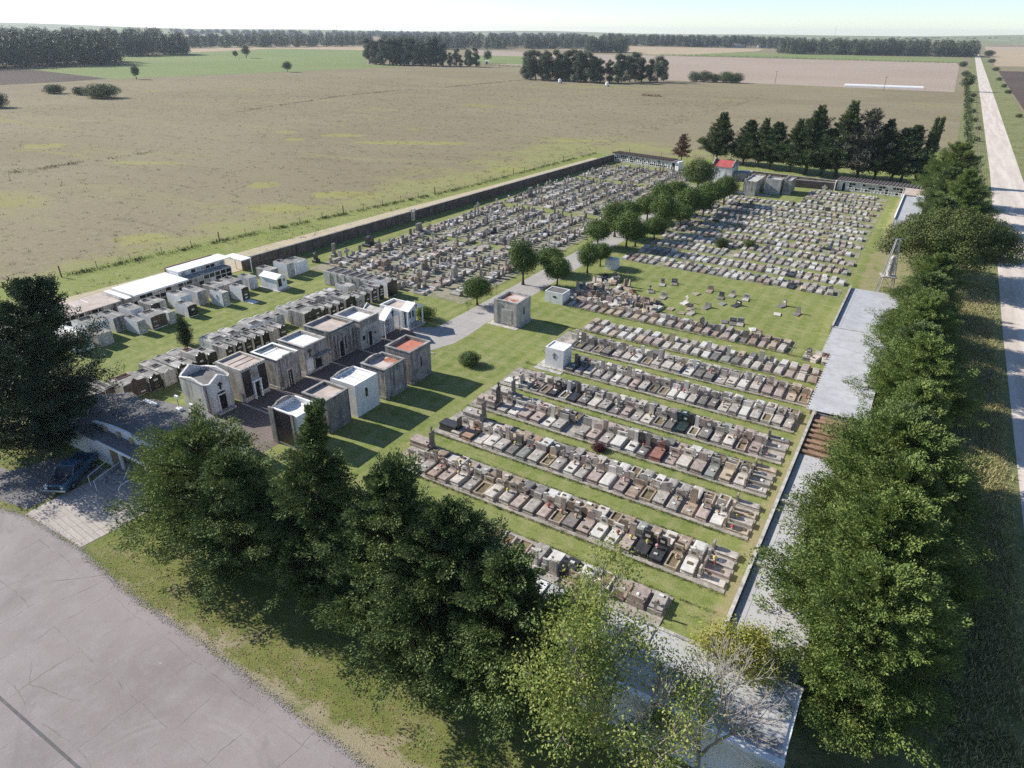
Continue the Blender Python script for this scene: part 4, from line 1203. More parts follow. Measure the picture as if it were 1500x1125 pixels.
part('roof_pipe', METAL, tg, lambda m: m.tube((0.75, 0.4, 3.06), (0.75, 0.4, 3.4), 0.05).tube((0.75, D - 0.4, 3.06), (0.75, D - 0.4, 3.4), 0.05).tube((0.75, 0.4, 3.3), (0.75, D - 0.4, 3.3), 0.035))
# with a dark canopy
tg, W, D = maus('mausoleum', 'grey mausoleum with dark upper front and a flat dark canopy', -55.6, 44.2, -51.8, 47.4, 3.25, CONCL, ROOFW, 0.3, 0.2)
part('upper_panel', CONCD, tg, lambda m: m.box(W + 0.003, 0.1, 1.95, W + 0.06, D - 0.1, 3.1))
part('canopy', CONCD, tg, lambda m: m.box(W + 0.003, 1.0, 1.8, W + 0.75, D + 0.1, 1.93))
part('lower_panel', WHITE, tg, lambda m: m.box(W + 0.003, 0.15, 0.3, W + 0.05, 1.1, 1.75))
dr = part('door', GLASSD, tg, lambda m: m.box(W + 0.003, 1.35, 0.3, W + 0.05, 2.2, 1.7))
part('frame', CONC, dr, lambda m: m.box(W + 0.003, 1.15, 0.3, W + 0.09, 1.33, 1.75).box(W + 0.003, 2.22, 0.3, W + 0.09, 2.4, 1.75))
part('cross', PLAQD, tg, lambda m: cross_mb(m, W + 0.1, 0.72, 2.05, 0.85, 'x', 0.06))
part('roof_pipe', METAL, tg, lambda m: m.tube((0.6, 0.35, 2.98), (0.6, 0.35, 3.3), 0.05).tube((0.6, D - 0.35, 2.98), (0.6, D - 0.35, 3.3), 0.05))
# dark classical one
tg, W, D = maus('mausoleum', 'dark grey classical mausoleum with pilasters and stepped cornice', -55.8, 48.1, -51.95, 51.9, 3.5, CONCD, ROOFP, 0.3, 0.22)
for y in (0.02, 0.62, D - 0.85, D - 0.3):
    part('pilaster', CONCD, tg, lambda m: m.box(W + 0.003, y, 0.3, W + 0.22, y + 0.28, 3.0))
part('cornice', CONCD, tg, lambda m: m.box(W + 0.003, -0.05, 3.003, W + 0.3, D + 0.05, 3.15).box(W + 0.003, 0.02, 3.152, W + 0.22, D - 0.02, 3.42))
part('corner_pier', CONCD, tg, lambda m: m.box(W - 0.4, -0.22, 0, W + 0.18, -0.003, 3.72))
dr = part('door', VOID, tg, lambda m: m.box(W + 0.003, 1.35, 0.1, W + 0.06, 1.95, 1.9))
part('frame', CONCL, dr, lambda m: m.box(W + 0.003, 1.15, 0.1, W + 0.1, 1.33, 2.1).box(W + 0.003, 1.97, 0.1, W + 0.1, 2.15, 2.1))
for y in (1.02, 2.28):
    part('window', GLASSD, tg, lambda m: m.box(W + 0.003, y, 0.8, W + 0.05, y + 0.12, 2.3))
# plain grey with fluted frieze
tg, W, D = maus('mausoleum', 'light grey mausoleum with ribbed frieze beside the white gabled chapel', -55.1, 52.1, -51.2, 55.4, 3.55, CONCL, ROOFW, 0.42, 0.25, CONC)
part('fluted_panel', CONC, tg, lambda m: [m.box(W + 0.003, 0.12 + 0.25 * i, 2.75, W + 0.06, 0.12 + 0.25 * i + 0.1, 3.45) for i in range(12)])
dr = part('door', VOID, tg, lambda m: m.box(W + 0.06, 1.25, 0.15, W + 0.1, 1.75, 1.85))
part('frame', CONCL, dr, lambda m: m.box(W + 0.055, 1.05, 0.15, W + 0.14, 1.23, 2.0).box(W + 0.055, 1.77, 0.15, W + 0.14, 1.95, 2.0).box(W + 0.055, 0.95, 2.0, W + 0.24, 2.05, 2.1))
part('window', GLASSD, tg, lambda m: m.box(W + 0.003, 0.35, 1.15, W + 0.05, 0.72, 1.65))
part('plaque', PLAQD, tg, lambda m: m.box(W + 0.003, 2.35, 1.3, W + 0.04, 2.6, 1.55))
# white gabled chapel with railings
tg = thing('chapel', 'white gabled chapel with black cross, railings and slim posts', 'mausoleum', (-54.9, 56.1, 0), 0, MG)
W, D, h = 3.0, 2.75, 2.35
part('wall', WHITE, tg, lambda m: m.box(0, 0, 0, W, D, h))
part('gable', WHITE, tg, lambda m: m.px([(-0.1, h + 0.003), (D + 0.1, h + 0.003), (D / 2, h + 1.15)], W - 0.1, W + 1.0))
part('gable', WHITED, tg, lambda m: m.px([(-0.1, h + 0.003), (D + 0.1, h + 0.003), (D / 2, h + 1.1)], 0, 0.16))
part('roof', CONCL, tg, lambda m: m.add([(0.16, -0.08, h + 0.02), (W - 0.1, -0.08, h + 0.02), (W - 0.1, D / 2, h + 0.85), (0.16, D / 2, h + 0.85), (0.16, D + 0.08, h + 0.02), (W - 0.1, D + 0.08, h + 0.02)], [(0, 1, 2, 3), (3, 2, 5, 4)]))
part('cross', BLACKG, tg, lambda m: cross_mb(m, W + 1.03, D / 2, h + 0.12, 0.75, 'x', 0.05))
for y in (0.05, D - 0.05):
    part('post', WHITE, tg, lambda m: m.tube((W + 0.85, y, 0), (W + 0.85, y, h), 0.06, n=8))
part('railing', WHITE, tg, lambda m: [m.box(W + 0.02, 0.12 + 0.17 * i, 0.15, W + 0.07, 0.12 + 0.17 * i + 0.05, 1.75) for i in range(15)] + [m.box(W + 0.012, 0.05, 0.85, W + 0.018, D - 0.05, 1.0)])
part('door', GLASSD, tg, lambda m: m.box(W + 0.003, 1.0, 0.1, W + 0.011, 1.75, 2.0))
# white chapel with columns
tg = thing('chapel', 'white flat-roofed chapel with gable porch, two columns and slit windows', 'mausoleum', (-54.8, 59.6, 0), 0, MG)
W, D, h = 3.5, 2.7, 2.5
part('wall', WHITE, tg, lambda m: m.well(0, 0, W, D, 0, h, 0.2, 0.2, W - 0.2, D - 0.2, 0.35))
part('roof', ROOFP, tg, lambda m: m.box(0.19, 0.19, h - 0.347, W - 0.19, D - 0.19, h - 0.3))
part('gable', WHITE, tg, lambda m: m.px([(-0.15, h + 0.003), (D + 0.15, h + 0.003), (D / 2, h + 0.75)], W - 0.2, W + 1.2))
part('cross', BLACKG, tg, lambda m: cross_mb(m, W + 1.23, D / 2, h + 0.08, 0.45, 'x', 0.04))
for y in (-0.02, D + 0.02):
    part('column', WHITE, tg, lambda m: m.lathe((W + 1.02, y, 0), [(0.17, 0), (0.17, 0.12), (0.12, 0.15), (0.11, h - 0.15), (0.16, h - 0.1), (0.16, h)], 12))
for y in (0.45, 1.12, 1.42, 2.0):
    part('window', GLASSD, tg, lambda m: m.box(W + 0.003, y, 0.9 if y > 0.5 else 0.25, W + 0.04, y + 0.22, 2.0))
part('porch_step', CONCL, tg, lambda m: m.box(W + 0.003, -0.2, 0.0, W + 1.25, D + 0.2, 0.18))
part('finial', WHITE, tg, lambda m: m.tube((W + 1.1, D / 2, h + 0.7), (W + 1.1, D / 2, h + 1.0), 0.08, 0.05))

# row with its back to the lawn, nearest first
tg, W, D = maus('mausoleum', 'white-backed mausoleum clad in black granite on its near side, top behind the pointed cypress', -44.4, 33.4, -41.2, 36.1, 3.55, WHITE, ROOFW, 0.5, 0.18, None, 0.42, '-')
part('granite_panel', BLACKG, tg, lambda m: [m.box(0.45 + 1.0 * i, -0.06, 0.3 + 1.6 * j, 1.42 + 1.0 * i, -0.003, 1.86 + 1.6 * j) for i in range(2) for j in range(2)])
part('corner_pier', CONCD, tg, lambda m: m.box(-0.2, -0.16, 0, 0.4, -0.003, 3.62).box(2.5, -0.12, 0, 2.78, -0.003, 3.62))
tg, W, D = maus('mausoleum', 'grey streaked mausoleum half hidden behind the pointed cypress', -44.3, 36.9, -41.3, 39.75, 3.4, CONCD, ROOFP, 0.28, 0.2)
tg, W, D = maus('mausoleum', 'clean white mausoleum with one small dark window in its back', -44.2, 40.4, -41.1, 43.55, 3.45, WHITE, ROOFW, 0.25, 0.2, None, 0.24, '-')
part('window', GLASSD, tg, lambda m: m.box(W + 0.003, 1.3, 1.7, W + 0.03, 1.62, 2.6))
part('roof_rib', ROOFW, tg, lambda m: [m.box(0.25, 0.75 + 0.75 * i, 3.303, W - 0.25, 0.79 + 0.75 * i, 3.33) for i in range(3)])
tg, W, D = maus('mausoleum', 'grey mausoleum with a rust-patched corrugated roof', -44.1, 44.5, -41.05, 47.7, 3.3, CONC, RUST, 0.3, 0.22, None, 0.3, '-')
for y in (-0.02, D - 0.23):
    part('pilaster', CONC, tg, lambda m: m.box(W + 0.003, y, 0.3, W + 0.045, y + 0.25, 3.28))
tg, W, D = maus('mausoleum', 'dark grey mausoleum with a plain red roof', -44.2, 48.35, -40.95, 51.8, 3.7, CONCD, ROOFR, 0.34, 0.22)
part('window', VOID, tg, lambda m: m.box(W + 0.003, 1.7, 1.5, W + 0.03, 1.85, 2.6))
# others standing alone on the lawn
tg, W, D = maus('mausoleum', 'lone pale square mausoleum with pink-striped roof at the central path', -42.7, 67.3, -39.45, 70.7, 3.2, CREAM, RUST, 0.25, 0.24, None, 0, '+', None)
for x in (-0.05, W - 0.4):
    part('pilaster', CREAM, tg, lambda m: m.box(x, -0.12, 0.28, x + 0.45, -0.063, 3.18))
part('blind_door', CONCL, tg, lambda m: m.box(1.0, -0.06, 0.2, W - 0.75, -0.003, 2.2))
part('window', VOID, tg, lambda m: m.box(W + 0.003, 1.6, 1.3, W + 0.03, 1.85, 2.3))
part('footing', CREAM, tg, lambda m: m.box(-0.7, -0.7, 0, W + 0.3, D + 0.2, 0.06))
tg, W, D = maus('vault', 'white block vault with dark cross and paved border', -31.45, 59.9, -29.2, 61.9, 2.3, WHITE, ROOFW, 0.15, 0.14, None, 0, '+', None)
tg['category'] = 'vault'
part('cross', CONCD, tg, lambda m: cross_mb(m, 1.1, -0.02, 1.1, 0.7, 'y', 0.05))
part('footing', CONCL, tg, lambda m: m.box(-0.75, -1.2, 0, W + 0.3, D + 0.1, 0.07))
tg, W, D = maus('vault', 'low white hut-like vault with a small dark vent beside the path trees', -41.0, 77.4, -38.3, 79.6, 1.6, WHITE, ROOFG, 0.12, 0.12, None, 0, '+', None)
tg['category'] = 'vault'
part('window', VOID, tg, lambda m: m.box(1.25, -0.03, 0.85, 1.75, -0.003, 1.1))
tg, W, D = maus('vault', 'small bright white vault under the last avenue trees, by the lawn graves', -40.0, 95.2, -38.3, 96.8, 1.55, WHITE, ROOFW, 0.1, 0.12, None, 0, '+', None)
tg['category'] = 'vault'
part('cross', CONCL, tg, lambda m: cross_mb(m, 0.85, 0.3, 1.56, 0.5, 'y', 0.06))

# ------------------------------------------------------------------ niche tombs
def tomb(label, xf, y0, y1, depth, h, face='+x', shell=CONC, front=BLACKG, rows_=3, plq=True, gable=0.3, cross=False, hole=True, group='niche tombs', slot=False, proud=0.1, coping=None):
    """face +x: front plane at xf looking to +x; face -x to -x; '-y': xf is the left edge, y0 the front plane and y1 the right edge"""
    if face == '-y':
        Wd, loc, rot = y1 - xf, (xf, y0, 0), 0.0
        Wd, loc, rot = Wd, (y1, y0, 0), -math.pi / 2
        loc, rot = (xf, y0, 0), -math.pi / 2
    elif face == '+x':
        Wd, loc, rot = y1 - y0, (xf, y0, 0), 0.0
    else:
        Wd, loc, rot = y1 - y0, (xf, y1, 0), math.pi
    tg = thing('niche_tomb', label, 'niche tomb', loc, rot, group)
    # local: front at x = 0 facing +x, body from -depth to 0, width along y 0..Wd
    a = 0.2 * depth
    if slot:
        hx0, hx1, hy0, hy1 = -depth + 0.18, -0.3, 0.22 * Wd, 0.78 * Wd
    else:
        hx0, hx1, hy0, hy1 = -depth + 0.16, -depth + 0.16 + 0.26 * depth, 0.24 * Wd, 0.76 * Wd
    if hole:
        part('shell', [shell, VOID, CAP], tg, lambda m: m.well(-depth, 0.02, 0, Wd - 0.02, 0, h, hx0, hy0, hx1, hy1, 0.5, 0, 2, 1, 2))
        part('coping', coping or CAP, tg, lambda m: m.box(hx0 - 0.07, hy0 - 0.07, h + 0.002, hx1 + 0.07, hy0, h + 0.07).box(hx0 - 0.07, hy1, h + 0.002, hx1 + 0.07, hy1 + 0.07, h + 0.07).box(hx0 - 0.07, hy0, h + 0.002, hx0, hy1, h + 0.07).box(hx1, hy0, h + 0.002, hx1 + 0.07, hy1, h + 0.07))
    else:
        part('shell', shell, tg, lambda m: m.box(-depth, 0.02, 0, 0, Wd - 0.02, h, top=0.04))
    if front is not None:
        prof = [(0.04, 0.12), (Wd - 0.04, 0.12), (Wd - 0.04, h * 0.93), (Wd * 0.78, h + 0.02), (Wd * 0.66, h + 0.05), (Wd * 0.5, h + gable), (Wd * 0.34, h + 0.05), (Wd * 0.22, h + 0.02), (0.04, h * 0.93)]
        fr_ = part('front', front, tg, lambda m: m.px(prof, 0.003, proud))
        if plq:
            cols = max(1, int(round(Wd / 1.25)))
            for r in range(rows_):
                for c_ in range(cols):
                    z = 0.35 + (h - 0.5) * r / rows_
                    y = Wd * (c_ + 0.5) / cols
                    wq = random.uniform(0.18, 0.30)
                    q = part('plaque', PLAQ if random.random() < 0.7 else PLAQD, fr_, lambda m: m.box(proud + 0.002, y - wq, z, proud + 0.03, y + wq, z + random.uniform(0.14, 0.24)))
    if cross:
        part('cross', CONC, tg, lambda m: cross_mb(m, 0.02, Wd / 2, h + gable + 0.003, 0.55, 'x', 0.08))
    return tg

NG = 'niche tombs with black fronts facing the court'
# near group, going away from the entrance building
tomb('long low dark tomb nearest to the entrance roof, its slots like stripes', -63.6, 27.6, 28.5, 4.2, 1.35, '+x', CONC, DARKB, 2, False, 0.05, slot=True, group=NG)
tomb('striped slot-topped tomb, second from the entrance roof', -63.7, 28.6, 29.5, 4.4, 1.45, '+x', CREAM, DARKB, 2, False, 0.05, slot=True, group=NG)
tomb('striped slot-topped tomb, third from the entrance roof', -63.8, 29.6, 30.5, 4.4, 1.5, '+x', CONC, DARKB, 2, False, 0.05, slot=True, group=NG)
tomb('wide tomb with dark stepped brick front and red-brown rim', -62.6, 30.7, 33.1, 2.5, 1.7, '+x', CREAM, DARKB, 2, True, 0.42, coping=BRICKR, group=NG)
tomb('narrow tomb with black plaque front right of the wide brick-fronted one', -62.3, 33.2, 34.5, 2.6, 1.6, '+x', CONC, BLACKG, 3, True, 0.3, group=NG)
tomb('beige tomb with a plain beige front and round wreath', -62.1, 34.6, 36.0, 2.7, 1.6, '+x', CREAM, CREAM, 1, True, 0.25, group=NG)
tomb('black-fronted tomb right of the beige one', -61.9, 36.1, 37.3, 2.7, 1.65, '+x', CONC, BLACKG, 4, True, 0.3, group=NG)
tomb('short black-fronted tomb second right of the beige one', -61.7, 37.35, 38.4, 2.4, 1.45, '+x', CONC, BLACKG, 2, True, 0.28, group=NG)
tomb('pinkish-topped tomb with black front above its neighbours', -62.1, 38.5, 39.7, 2.6, 2.0, '+x', CREAM, BLACKG, 2, True, 0.32, group=NG, coping=BRICKR)
tomb('plain black-fronted tomb with a single plaque at the gap', -62.0, 39.85, 41.0, 2.2, 1.65, '+x', CONC, BLACKG, 1, True, 0.04, group=NG)
n8 = [('first', BLACKG, 3), ('second', BLACKG, 3), ('third', BLACKG, 3), ('fourth', BLACKG, 2), ('fifth', BLACKG, 1), ('sixth', CREAM, 1), ('seventh', BLACKG, 2)]
for i, (o_, fm, r_) in enumerate(n8):
    y = 41.9 + i * 1.2
    lab = '%s black-fronted tomb from the gap in the middle run of seven' % o_ if fm is BLACKG else 'beige-fronted tomb, sixth in the middle run of seven'
    tomb(lab, -61.6 + 0.07 * i, y, y + 0.95, 2.3, 1.62, '+x', CONC, fm, r_, True, 0.3, group=NG)
far_run = [(53.2, 2.75, 1.98, BLACKG, 3, 'wide black stepped-front tomb at the near end of the far run', True), (56.05, 1.2, 1.6, BLACKG, 3, 'black-fronted tomb right of the wide stepped one', False),
           (57.3, 1.2, 1.55, BLACKG, 2, 'black-fronted tomb second right of the wide stepped one', False), (58.55, 1.2, 1.6, BLACKG, 2, 'black-fronted tomb third right of the wide stepped one', False),
           (59.85, 1.75, 1.85, BLACKG, 3, 'tall black-fronted tomb crowned by a cross', True), (61.7, 1.35, 1.5, CONCL, 2, 'light grey-fronted tomb right of the cross-topped one', False),
           (63.1, 1.15, 1.55, BLACKG, 3, 'black-fronted tomb right of the light grey one', False), (64.35, 1.2, 1.8, BLACKG, 4, 'slim tall tomb with four plaques, second right of light grey', False), (65.6, 1.2, 1.95, BLACKG, 4, 'slim tall tomb beside the white-topped black gable', False)]
for i, (y, w_, h_, fm, r_, lab, big) in enumerate(far_run):
    tomb(lab, -61.3 + 0.13 * i, y, y + (w_ if big else w_ - 0.24), 2.7 if big else 2.3, h_, '+x', CONC, fm, r_, True, 0.36 if big else 0.3, cross='cross' in lab, group=NG)
tomb('white-topped tomb with a tall plain black gable at the far end', -59.9, 67.0, 69.0, 2.6, 2.15, '+x', WHITE, BLACKG, 1, False, 0.42, group=NG, proud=0.12)
bk1 = [(35.0, 1.5, 1.25, CONC), (36.6, 1.4, 1.3, CONC), (38.1, 1.9, 1.35, WHITED), (42.4, 2.2, 1.5, WHITED), (44.8, 1.5, 1.5, WHITED), (46.4, 1.3, 1.35, CONC), (47.8, 2.0, 1.55, WHITE), (49.9, 1.6, 1.45, WHITE), (51.6, 1.3, 1.4, WHITED), (53.6, 1.4, 1.5, WHITED), (55.2, 1.5, 1.5, WHITED), (56.8, 1.3, 1.4, CONC), (58.2, 1.9, 1.5, CONC), (60.2, 1.3, 1.4, WHITED), (61.6, 1.4, 1.45, CONC)]
for i, (y, w_, h_, mt) in enumerate(bk1):
    tomb('%s tomb from the near end in the row backing onto the black-fronted tombs' % ORD[i], -66.9 + 0.1 * (i % 3), y, y + w_, 2.2, h_, '-x', mt, mt, 1, False, 0.08, group='niche tombs facing the lawn')
cr_ = [(-71.4, 66.6), (-70.1, 66.7), (-68.8, 66.8), (-67.5, 66.9), (-66.2, 67.0), (-64.9, 67.1), (-63.6, 67.2)]
for i, (x, y) in enumerate(cr_):
    tomb('%s tomb from the left in the pale cross row' % ORD[i], x, y, x + 1.24, 2.4, 1.95 - 0.03 * i, '-y', WHITED, CONCL, 1, False, 0.04, slot=True, group='niche tombs of the pale cross row')
tomb('low pinkish-white tomb in front of the pale cross row', -64.2, 63.9, 65.3, 2.4, 1.7, '+x', WHITED, CREAM, 1, False, 0.05, group='niche tombs of the pale cross row')

# tombs standing on the left lawn
LG = 'small tombs on the left lawn'
def lawn_tomb(label, xf, y0, y1, d, h, shell=WHITE, front=BLACKG, **kw):
    kw.setdefault('group', LG)
    kw.setdefault('gable', 0.03)
    kw.setdefault('proud', 0.05)
    return tomb(label, xf, y0, y1, d, h, '+x', shell, front, kw.pop('rows_', 2), kw.pop('plq', True), **kw)
tg = thing('chapel', 'small white gabled chapel with a four-pane window beside the huge cypress', 'mausoleum', (-81.2, 34.2, 0))
W, D, h = 3.5, 2.1, 1.75
part('wall', WHITE, tg, lambda m: m.box(0, 0, 0, W, D, h).px([(0, h + 0.002), (D, h + 0.002), (D / 2, h + 0.62)], 0.01, W - 0.01))
part('roof', ROOFW, tg, lambda m: m.add([(-0.1, -0.15, h - 0.03), (W + 0.12, -0.15, h - 0.03), (W + 0.12, D / 2, h + 0.68), (-0.1, D / 2, h + 0.68), (-0.1, D + 0.15, h - 0.03), (W + 0.12, D + 0.15, h - 0.03)], [(0, 1, 2, 3), (3, 2, 5, 4)]))
wn = part('window', GLASSD, tg, lambda m: m.box(W + 0.003, 0.62, 0.55, W + 0.03, 1.5, 1.5))
part('frame', WHITE, wn, lambda m: m.box(W + 0.031, 0.55, 0.98, W + 0.06, 1.57, 1.07).box(W + 0.031, 1.03, 0.55, W + 0.058, 1.07, 0.978).box(W + 0.031, 1.03, 1.072, W + 0.058, 1.07, 1.5))
lawn_tomb('low cream tomb with dark lettering right of the white gabled chapel', -77.1, 36.7, 38.4, 1.9, 1.55, CREAM, CREAM, rows_=2)
lawn_tomb('tall white tomb behind the low cream lettered one', -79.6, 36.9, 39.6, 3.0, 2.05, WHITE, WHITE, plq=False)
lawn_tomb('white tomb with grey front left of the wide brown-fronted one', -76.7, 41.3, 42.4, 2.7, 1.7, WHITE, CONCL, rows_=1)
lawn_tomb('wide white tomb with a brown lettered front', -76.7, 43.0, 45.1, 2.6, 1.65, WHITE, BROWNG, rows_=2)
lawn_tomb('narrow white tomb with pale green-grey front right of the brown-fronted one', -76.6, 45.3, 46.3, 2.2, 1.5, WHITE, CONCL, rows_=3)
lawn_tomb('tall white tomb set back left of the brown-fronted one', -79.7, 40.2, 41.8, 3.2, 1.85, WHITE, CONC, plq=False)
lawn_tomb('grey-roofed white tomb behind the brown-fronted one', -79.9, 42.6, 44.3, 2.7, 2.0, WHITED, WHITED, plq=False)
lawn_tomb('dark-fronted tomb set back behind the narrow white one', -79.9, 45.2, 46.5, 2.6, 1.9, CONC, BLACKG, rows_=2)
lawn_tomb('pinkish tomb set back between two white ones', -80.3, 46.6, 47.6, 2.4, 1.8, WHITED, CREAM, plq=False)
lawn_tomb('white tomb with a black door-like front', -76.5, 47.9, 49.3, 2.6, 1.5, WHITE, BLACKG, rows_=2)
lawn_tomb('plain white tomb right behind the black-doored one', -79.2, 49.0, 50.6, 3.0, 1.9, WHITE, WHITE, plq=False)
tq = lawn_tomb('upright white tomb with a grey cross on its side', -75.9, 52.7, 53.8, 2.4, 1.9, WHITE, CONCL, rows_=3)
part('cross', CONC, tq, lambda m: cross_mb(m, -1.1, -0.005, 0.9, 0.65, 'y', 0.04))
lawn_tomb('long grey-white tomb left of the upright one with the cross', -79.0, 51.3, 52.8, 3.2, 1.9, WHITED, CONC, plq=False)
lawn_tomb('white tomb with black front and pale slab before it', -75.4, 55.4, 56.6, 2.4, 1.85, WHITE, BLACKG, rows_=3)
for i, (y, mt) in enumerate(((53.9, CONC), (55.4, CONC), (56.9, WHITED))):
    lawn_tomb('%s of three grey tombs set back before the gallery end' % ORD[i], -78.7, y, y + 1.4, 2.8, 1.75, mt, CONC, plq=False)
part('slab', WHITE, None, lambda m: m.box(-75.2, 55.5, 0, -73.6, 56.5, 0.07)).name = 'stone_slab'
tag(bpy.data.objects['stone_slab'], 'pale flat stone slab before the white black-fronted tomb', 'slab')
tg = thing('chapel', 'white gabled tomb house with zinc roof in the middle of the left lawn', 'mausoleum', (-78.0, 60.8, 0))
W, D, h = 3.3, 1.8, 1.75
part('wall', WHITE, tg, lambda m: m.box(0, 0, 0, W, D, h).px([(0, h + 0.002), (D, h + 0.002), (D / 2, h + 0.4)], 0.01, W - 0.01))
part('roof', ROOFW, tg, lambda m: m.add([(-0.1, -0.15, h - 0.03), (W + 0.15, -0.15, h - 0.03), (W + 0.15, D / 2, h + 0.46), (-0.1, D / 2, h + 0.46), (-0.1, D + 0.15, h - 0.03), (W + 0.15, D + 0.15, h - 0.03)], [(0, 1, 2, 3), (3, 2, 5, 4)]))
part('window', GLASSD, tg, lambda m: m.box(W + 0.003, 0.25, 0.55, W + 0.03, 0.85, 1.65))
part('plaque', PLAQD, tg, lambda m: m.box(W + 0.003, 1.2, 1.15, W + 0.03, 1.5, 1.5))
part('footing', CONCL, tg, lambda m: m.box(-0.3, -0.3, 0, W + 0.5, D + 0.3, 0.08))
lawn_tomb('pinkish-white tomb left of the white gabled tomb house', -78.2, 59.0, 60.4, 2.4, 1.75, WHITED, WHITED, plq=False)
lawn_tomb('grey pair-topped tomb behind the gabled tomb house', -78.6, 62.9, 64.6, 2.8, 1.7, CONC, CONC, plq=False)
lawn_tomb('tall narrow white tomb left of the widest far white one', -77.7, 65.5, 66.9, 2.9, 2.1, WHITE, CONCL, plq=False)
lawn_tomb('wide white tomb farthest along the left lawn', -77.8, 67.2, 69.7, 2.7, 1.85, WHITE, WHITE, plq=False)
# ------------------------------------------------------------------ niche galleries
def niche_grid(parent, x0, x1, z0, z1, cols, rows_, y, frame_mat, seed, dark=0.5, posts=6, skip=()):
    """a wall of burial niches facing -y in the parent's frame: white grid, inset fronts"""
    g = random.Random(seed)
    cw, rh = (x1 - x0) / cols, (z1 - z0) / rows_
    fm = MB()
    for c_ in range(cols + 1):
        wd = 0.12 if c_ % posts == 0 else 0.05
        fm.box(x0 + c_ * cw - wd / 2, y - 0.16, z0 - 0.1, x0 + c_ * cw + wd / 2, y - 0.003, z1 + 0.06)
    for r in range(rows_ + 1):
        fm.box(x0, y - 0.13, z0 + r * rh - 0.04, x1, y - 0.004, z0 + r * rh + 0.04)
    fm.build('niche_frame', frame_mat, parent)
    for c_ in range(cols):
        for r in range(rows_):
            if (c_, r) in skip: continue
            mt = g.choice([VOID, BLACKG, VOID]) if g.random() < dark else g.choice([CONCL, PLAQ, WHITED])
            part('niche', mt, parent, lambda m: m.box(x0 + c_ * cw + 0.05, y - 0.06, z0 + r * rh + 0.05, x0 + (c_ + 1) * cw - 0.05, y - 0.002, z0 + (r + 1) * rh - 0.05))

GG = 'niche galleries along the walls'
# far left gallery
g0 = thing('niche_gallery', 'white gallery of burial niches with a dark ribbed roof at the far left corner', 'niche gallery', (-78.2, 187.0, 0), R(-11.3) * 0 - 0.165 * 0, GG)
p0, p1 = Vector(at(899, 236)), Vector(at(993, 250))
g0.location = (p0.x, p0.y, 0)
g0.rotation_euler.z = math.atan2(p1.y - p0.y, p1.x - p0.x)
Lg = (p1 - p0).length
part('wall', WHITE, g0, lambda m: m.box(0, 0, 0, Lg, 2.6, 2.15))
part('roof', [ROOFG, DARKB], g0, lambda m: [m.box(-0.4, -0.55, 2.153, Lg - 1.0, 3.0, 2.3)] + [m.box(-0.3 + 0.62 * i, -0.6, 2.302, -0.3 + 0.62 * i + 0.28, 3.0, 2.5, 1) for i in range(int((Lg - 1) / 0.62))])
niche_grid(g0, 0.3, Lg - 3.0, 0.35, 1.95, 27, 3, 0.0, WHITE, 5, 0.42, 7)
part('door', VOID, g0, lambda m: m.box(Lg - 1.9, -0.05, 0.1, Lg - 1.1, -0.003, 1.8))
# far right gallery
p0, p1 = Vector(at(1225, 278)), Vector(at(1321, 289.5))
g0 = thing('niche_gallery', 'white gallery of burial niches with a striped roof by the columnar cypresses', 'niche gallery', (p0.x, p0.y, 0), math.atan2(p1.y - p0.y, p1.x - p0.x), GG)
Lg = (p1 - p0).length
part('wall', WHITE, g0, lambda m: m.box(0, 0, 0, Lg, 3.2, 2.2))
part('roof', [CONCL, DARKB], g0, lambda m: [m.box(-0.3, -0.5, 2.203, Lg + 3.6, 4.2, 2.34)] + [m.box(-0.2 + 0.72 * i, -0.5, 2.342, -0.2 + 0.72 * i + 0.34, 4.2, 2.5, 1) for i in range(int((Lg + 3.6) / 0.72))])
niche_grid(g0, 2.5, Lg - 0.1, 0.3, 2.0, 16, 3, 0.0, WHITE, 6, 0.5, 4)
part('archway', VOID, g0, lambda m: m.py([(1.15, 0.02), (1.75, 0.02), (1.75, 1.4), (1.62, 1.75), (1.45, 1.85), (1.28, 1.75), (1.15, 1.4)], -0.04, -0.003))
part('end_wall', WHITE, g0, lambda m: m.box(-0.35, -1.4, 0, -0.16, 3.0, 2.198))
# its pink-roofed neighbour and the white-roofed piece
g0 = thing('niche_gallery', 'flat pinkish-roofed gallery corner at the far end of the right wall', 'niche gallery', (-3.9, 170.5, 0), 0, GG)
part('wall', WHITED, g0, lambda m: m.box(0, 0, 0, 4.2, 9.0, 2.2))
part('roof', ROOFP, g0, lambda m: m.box(-0.1, -0.1, 2.203, 4.4, 8.9, 2.34))
g0 = thing('niche_gallery', 'short gallery with a white roof just before the pinkish corner roof', 'niche gallery', (-3.9, 146.0, 0), 0, GG)
part('wall', WHITED, g0, lambda m: m.box(0, 0, 0, 4.2, 24.2, 2.0))
part('roof', ZINC, g0, lambda m: m.box(0.2, 0.05, 2.003, 4.2, 24.0, 2.1))
part('parapet', WHITE, g0, lambda m: m.box(-0.05, 0, 2.003, 0.198, 24.2, 2.4).box(2.5, 23.0, 2.102, 4.2, 24.0, 2.5))

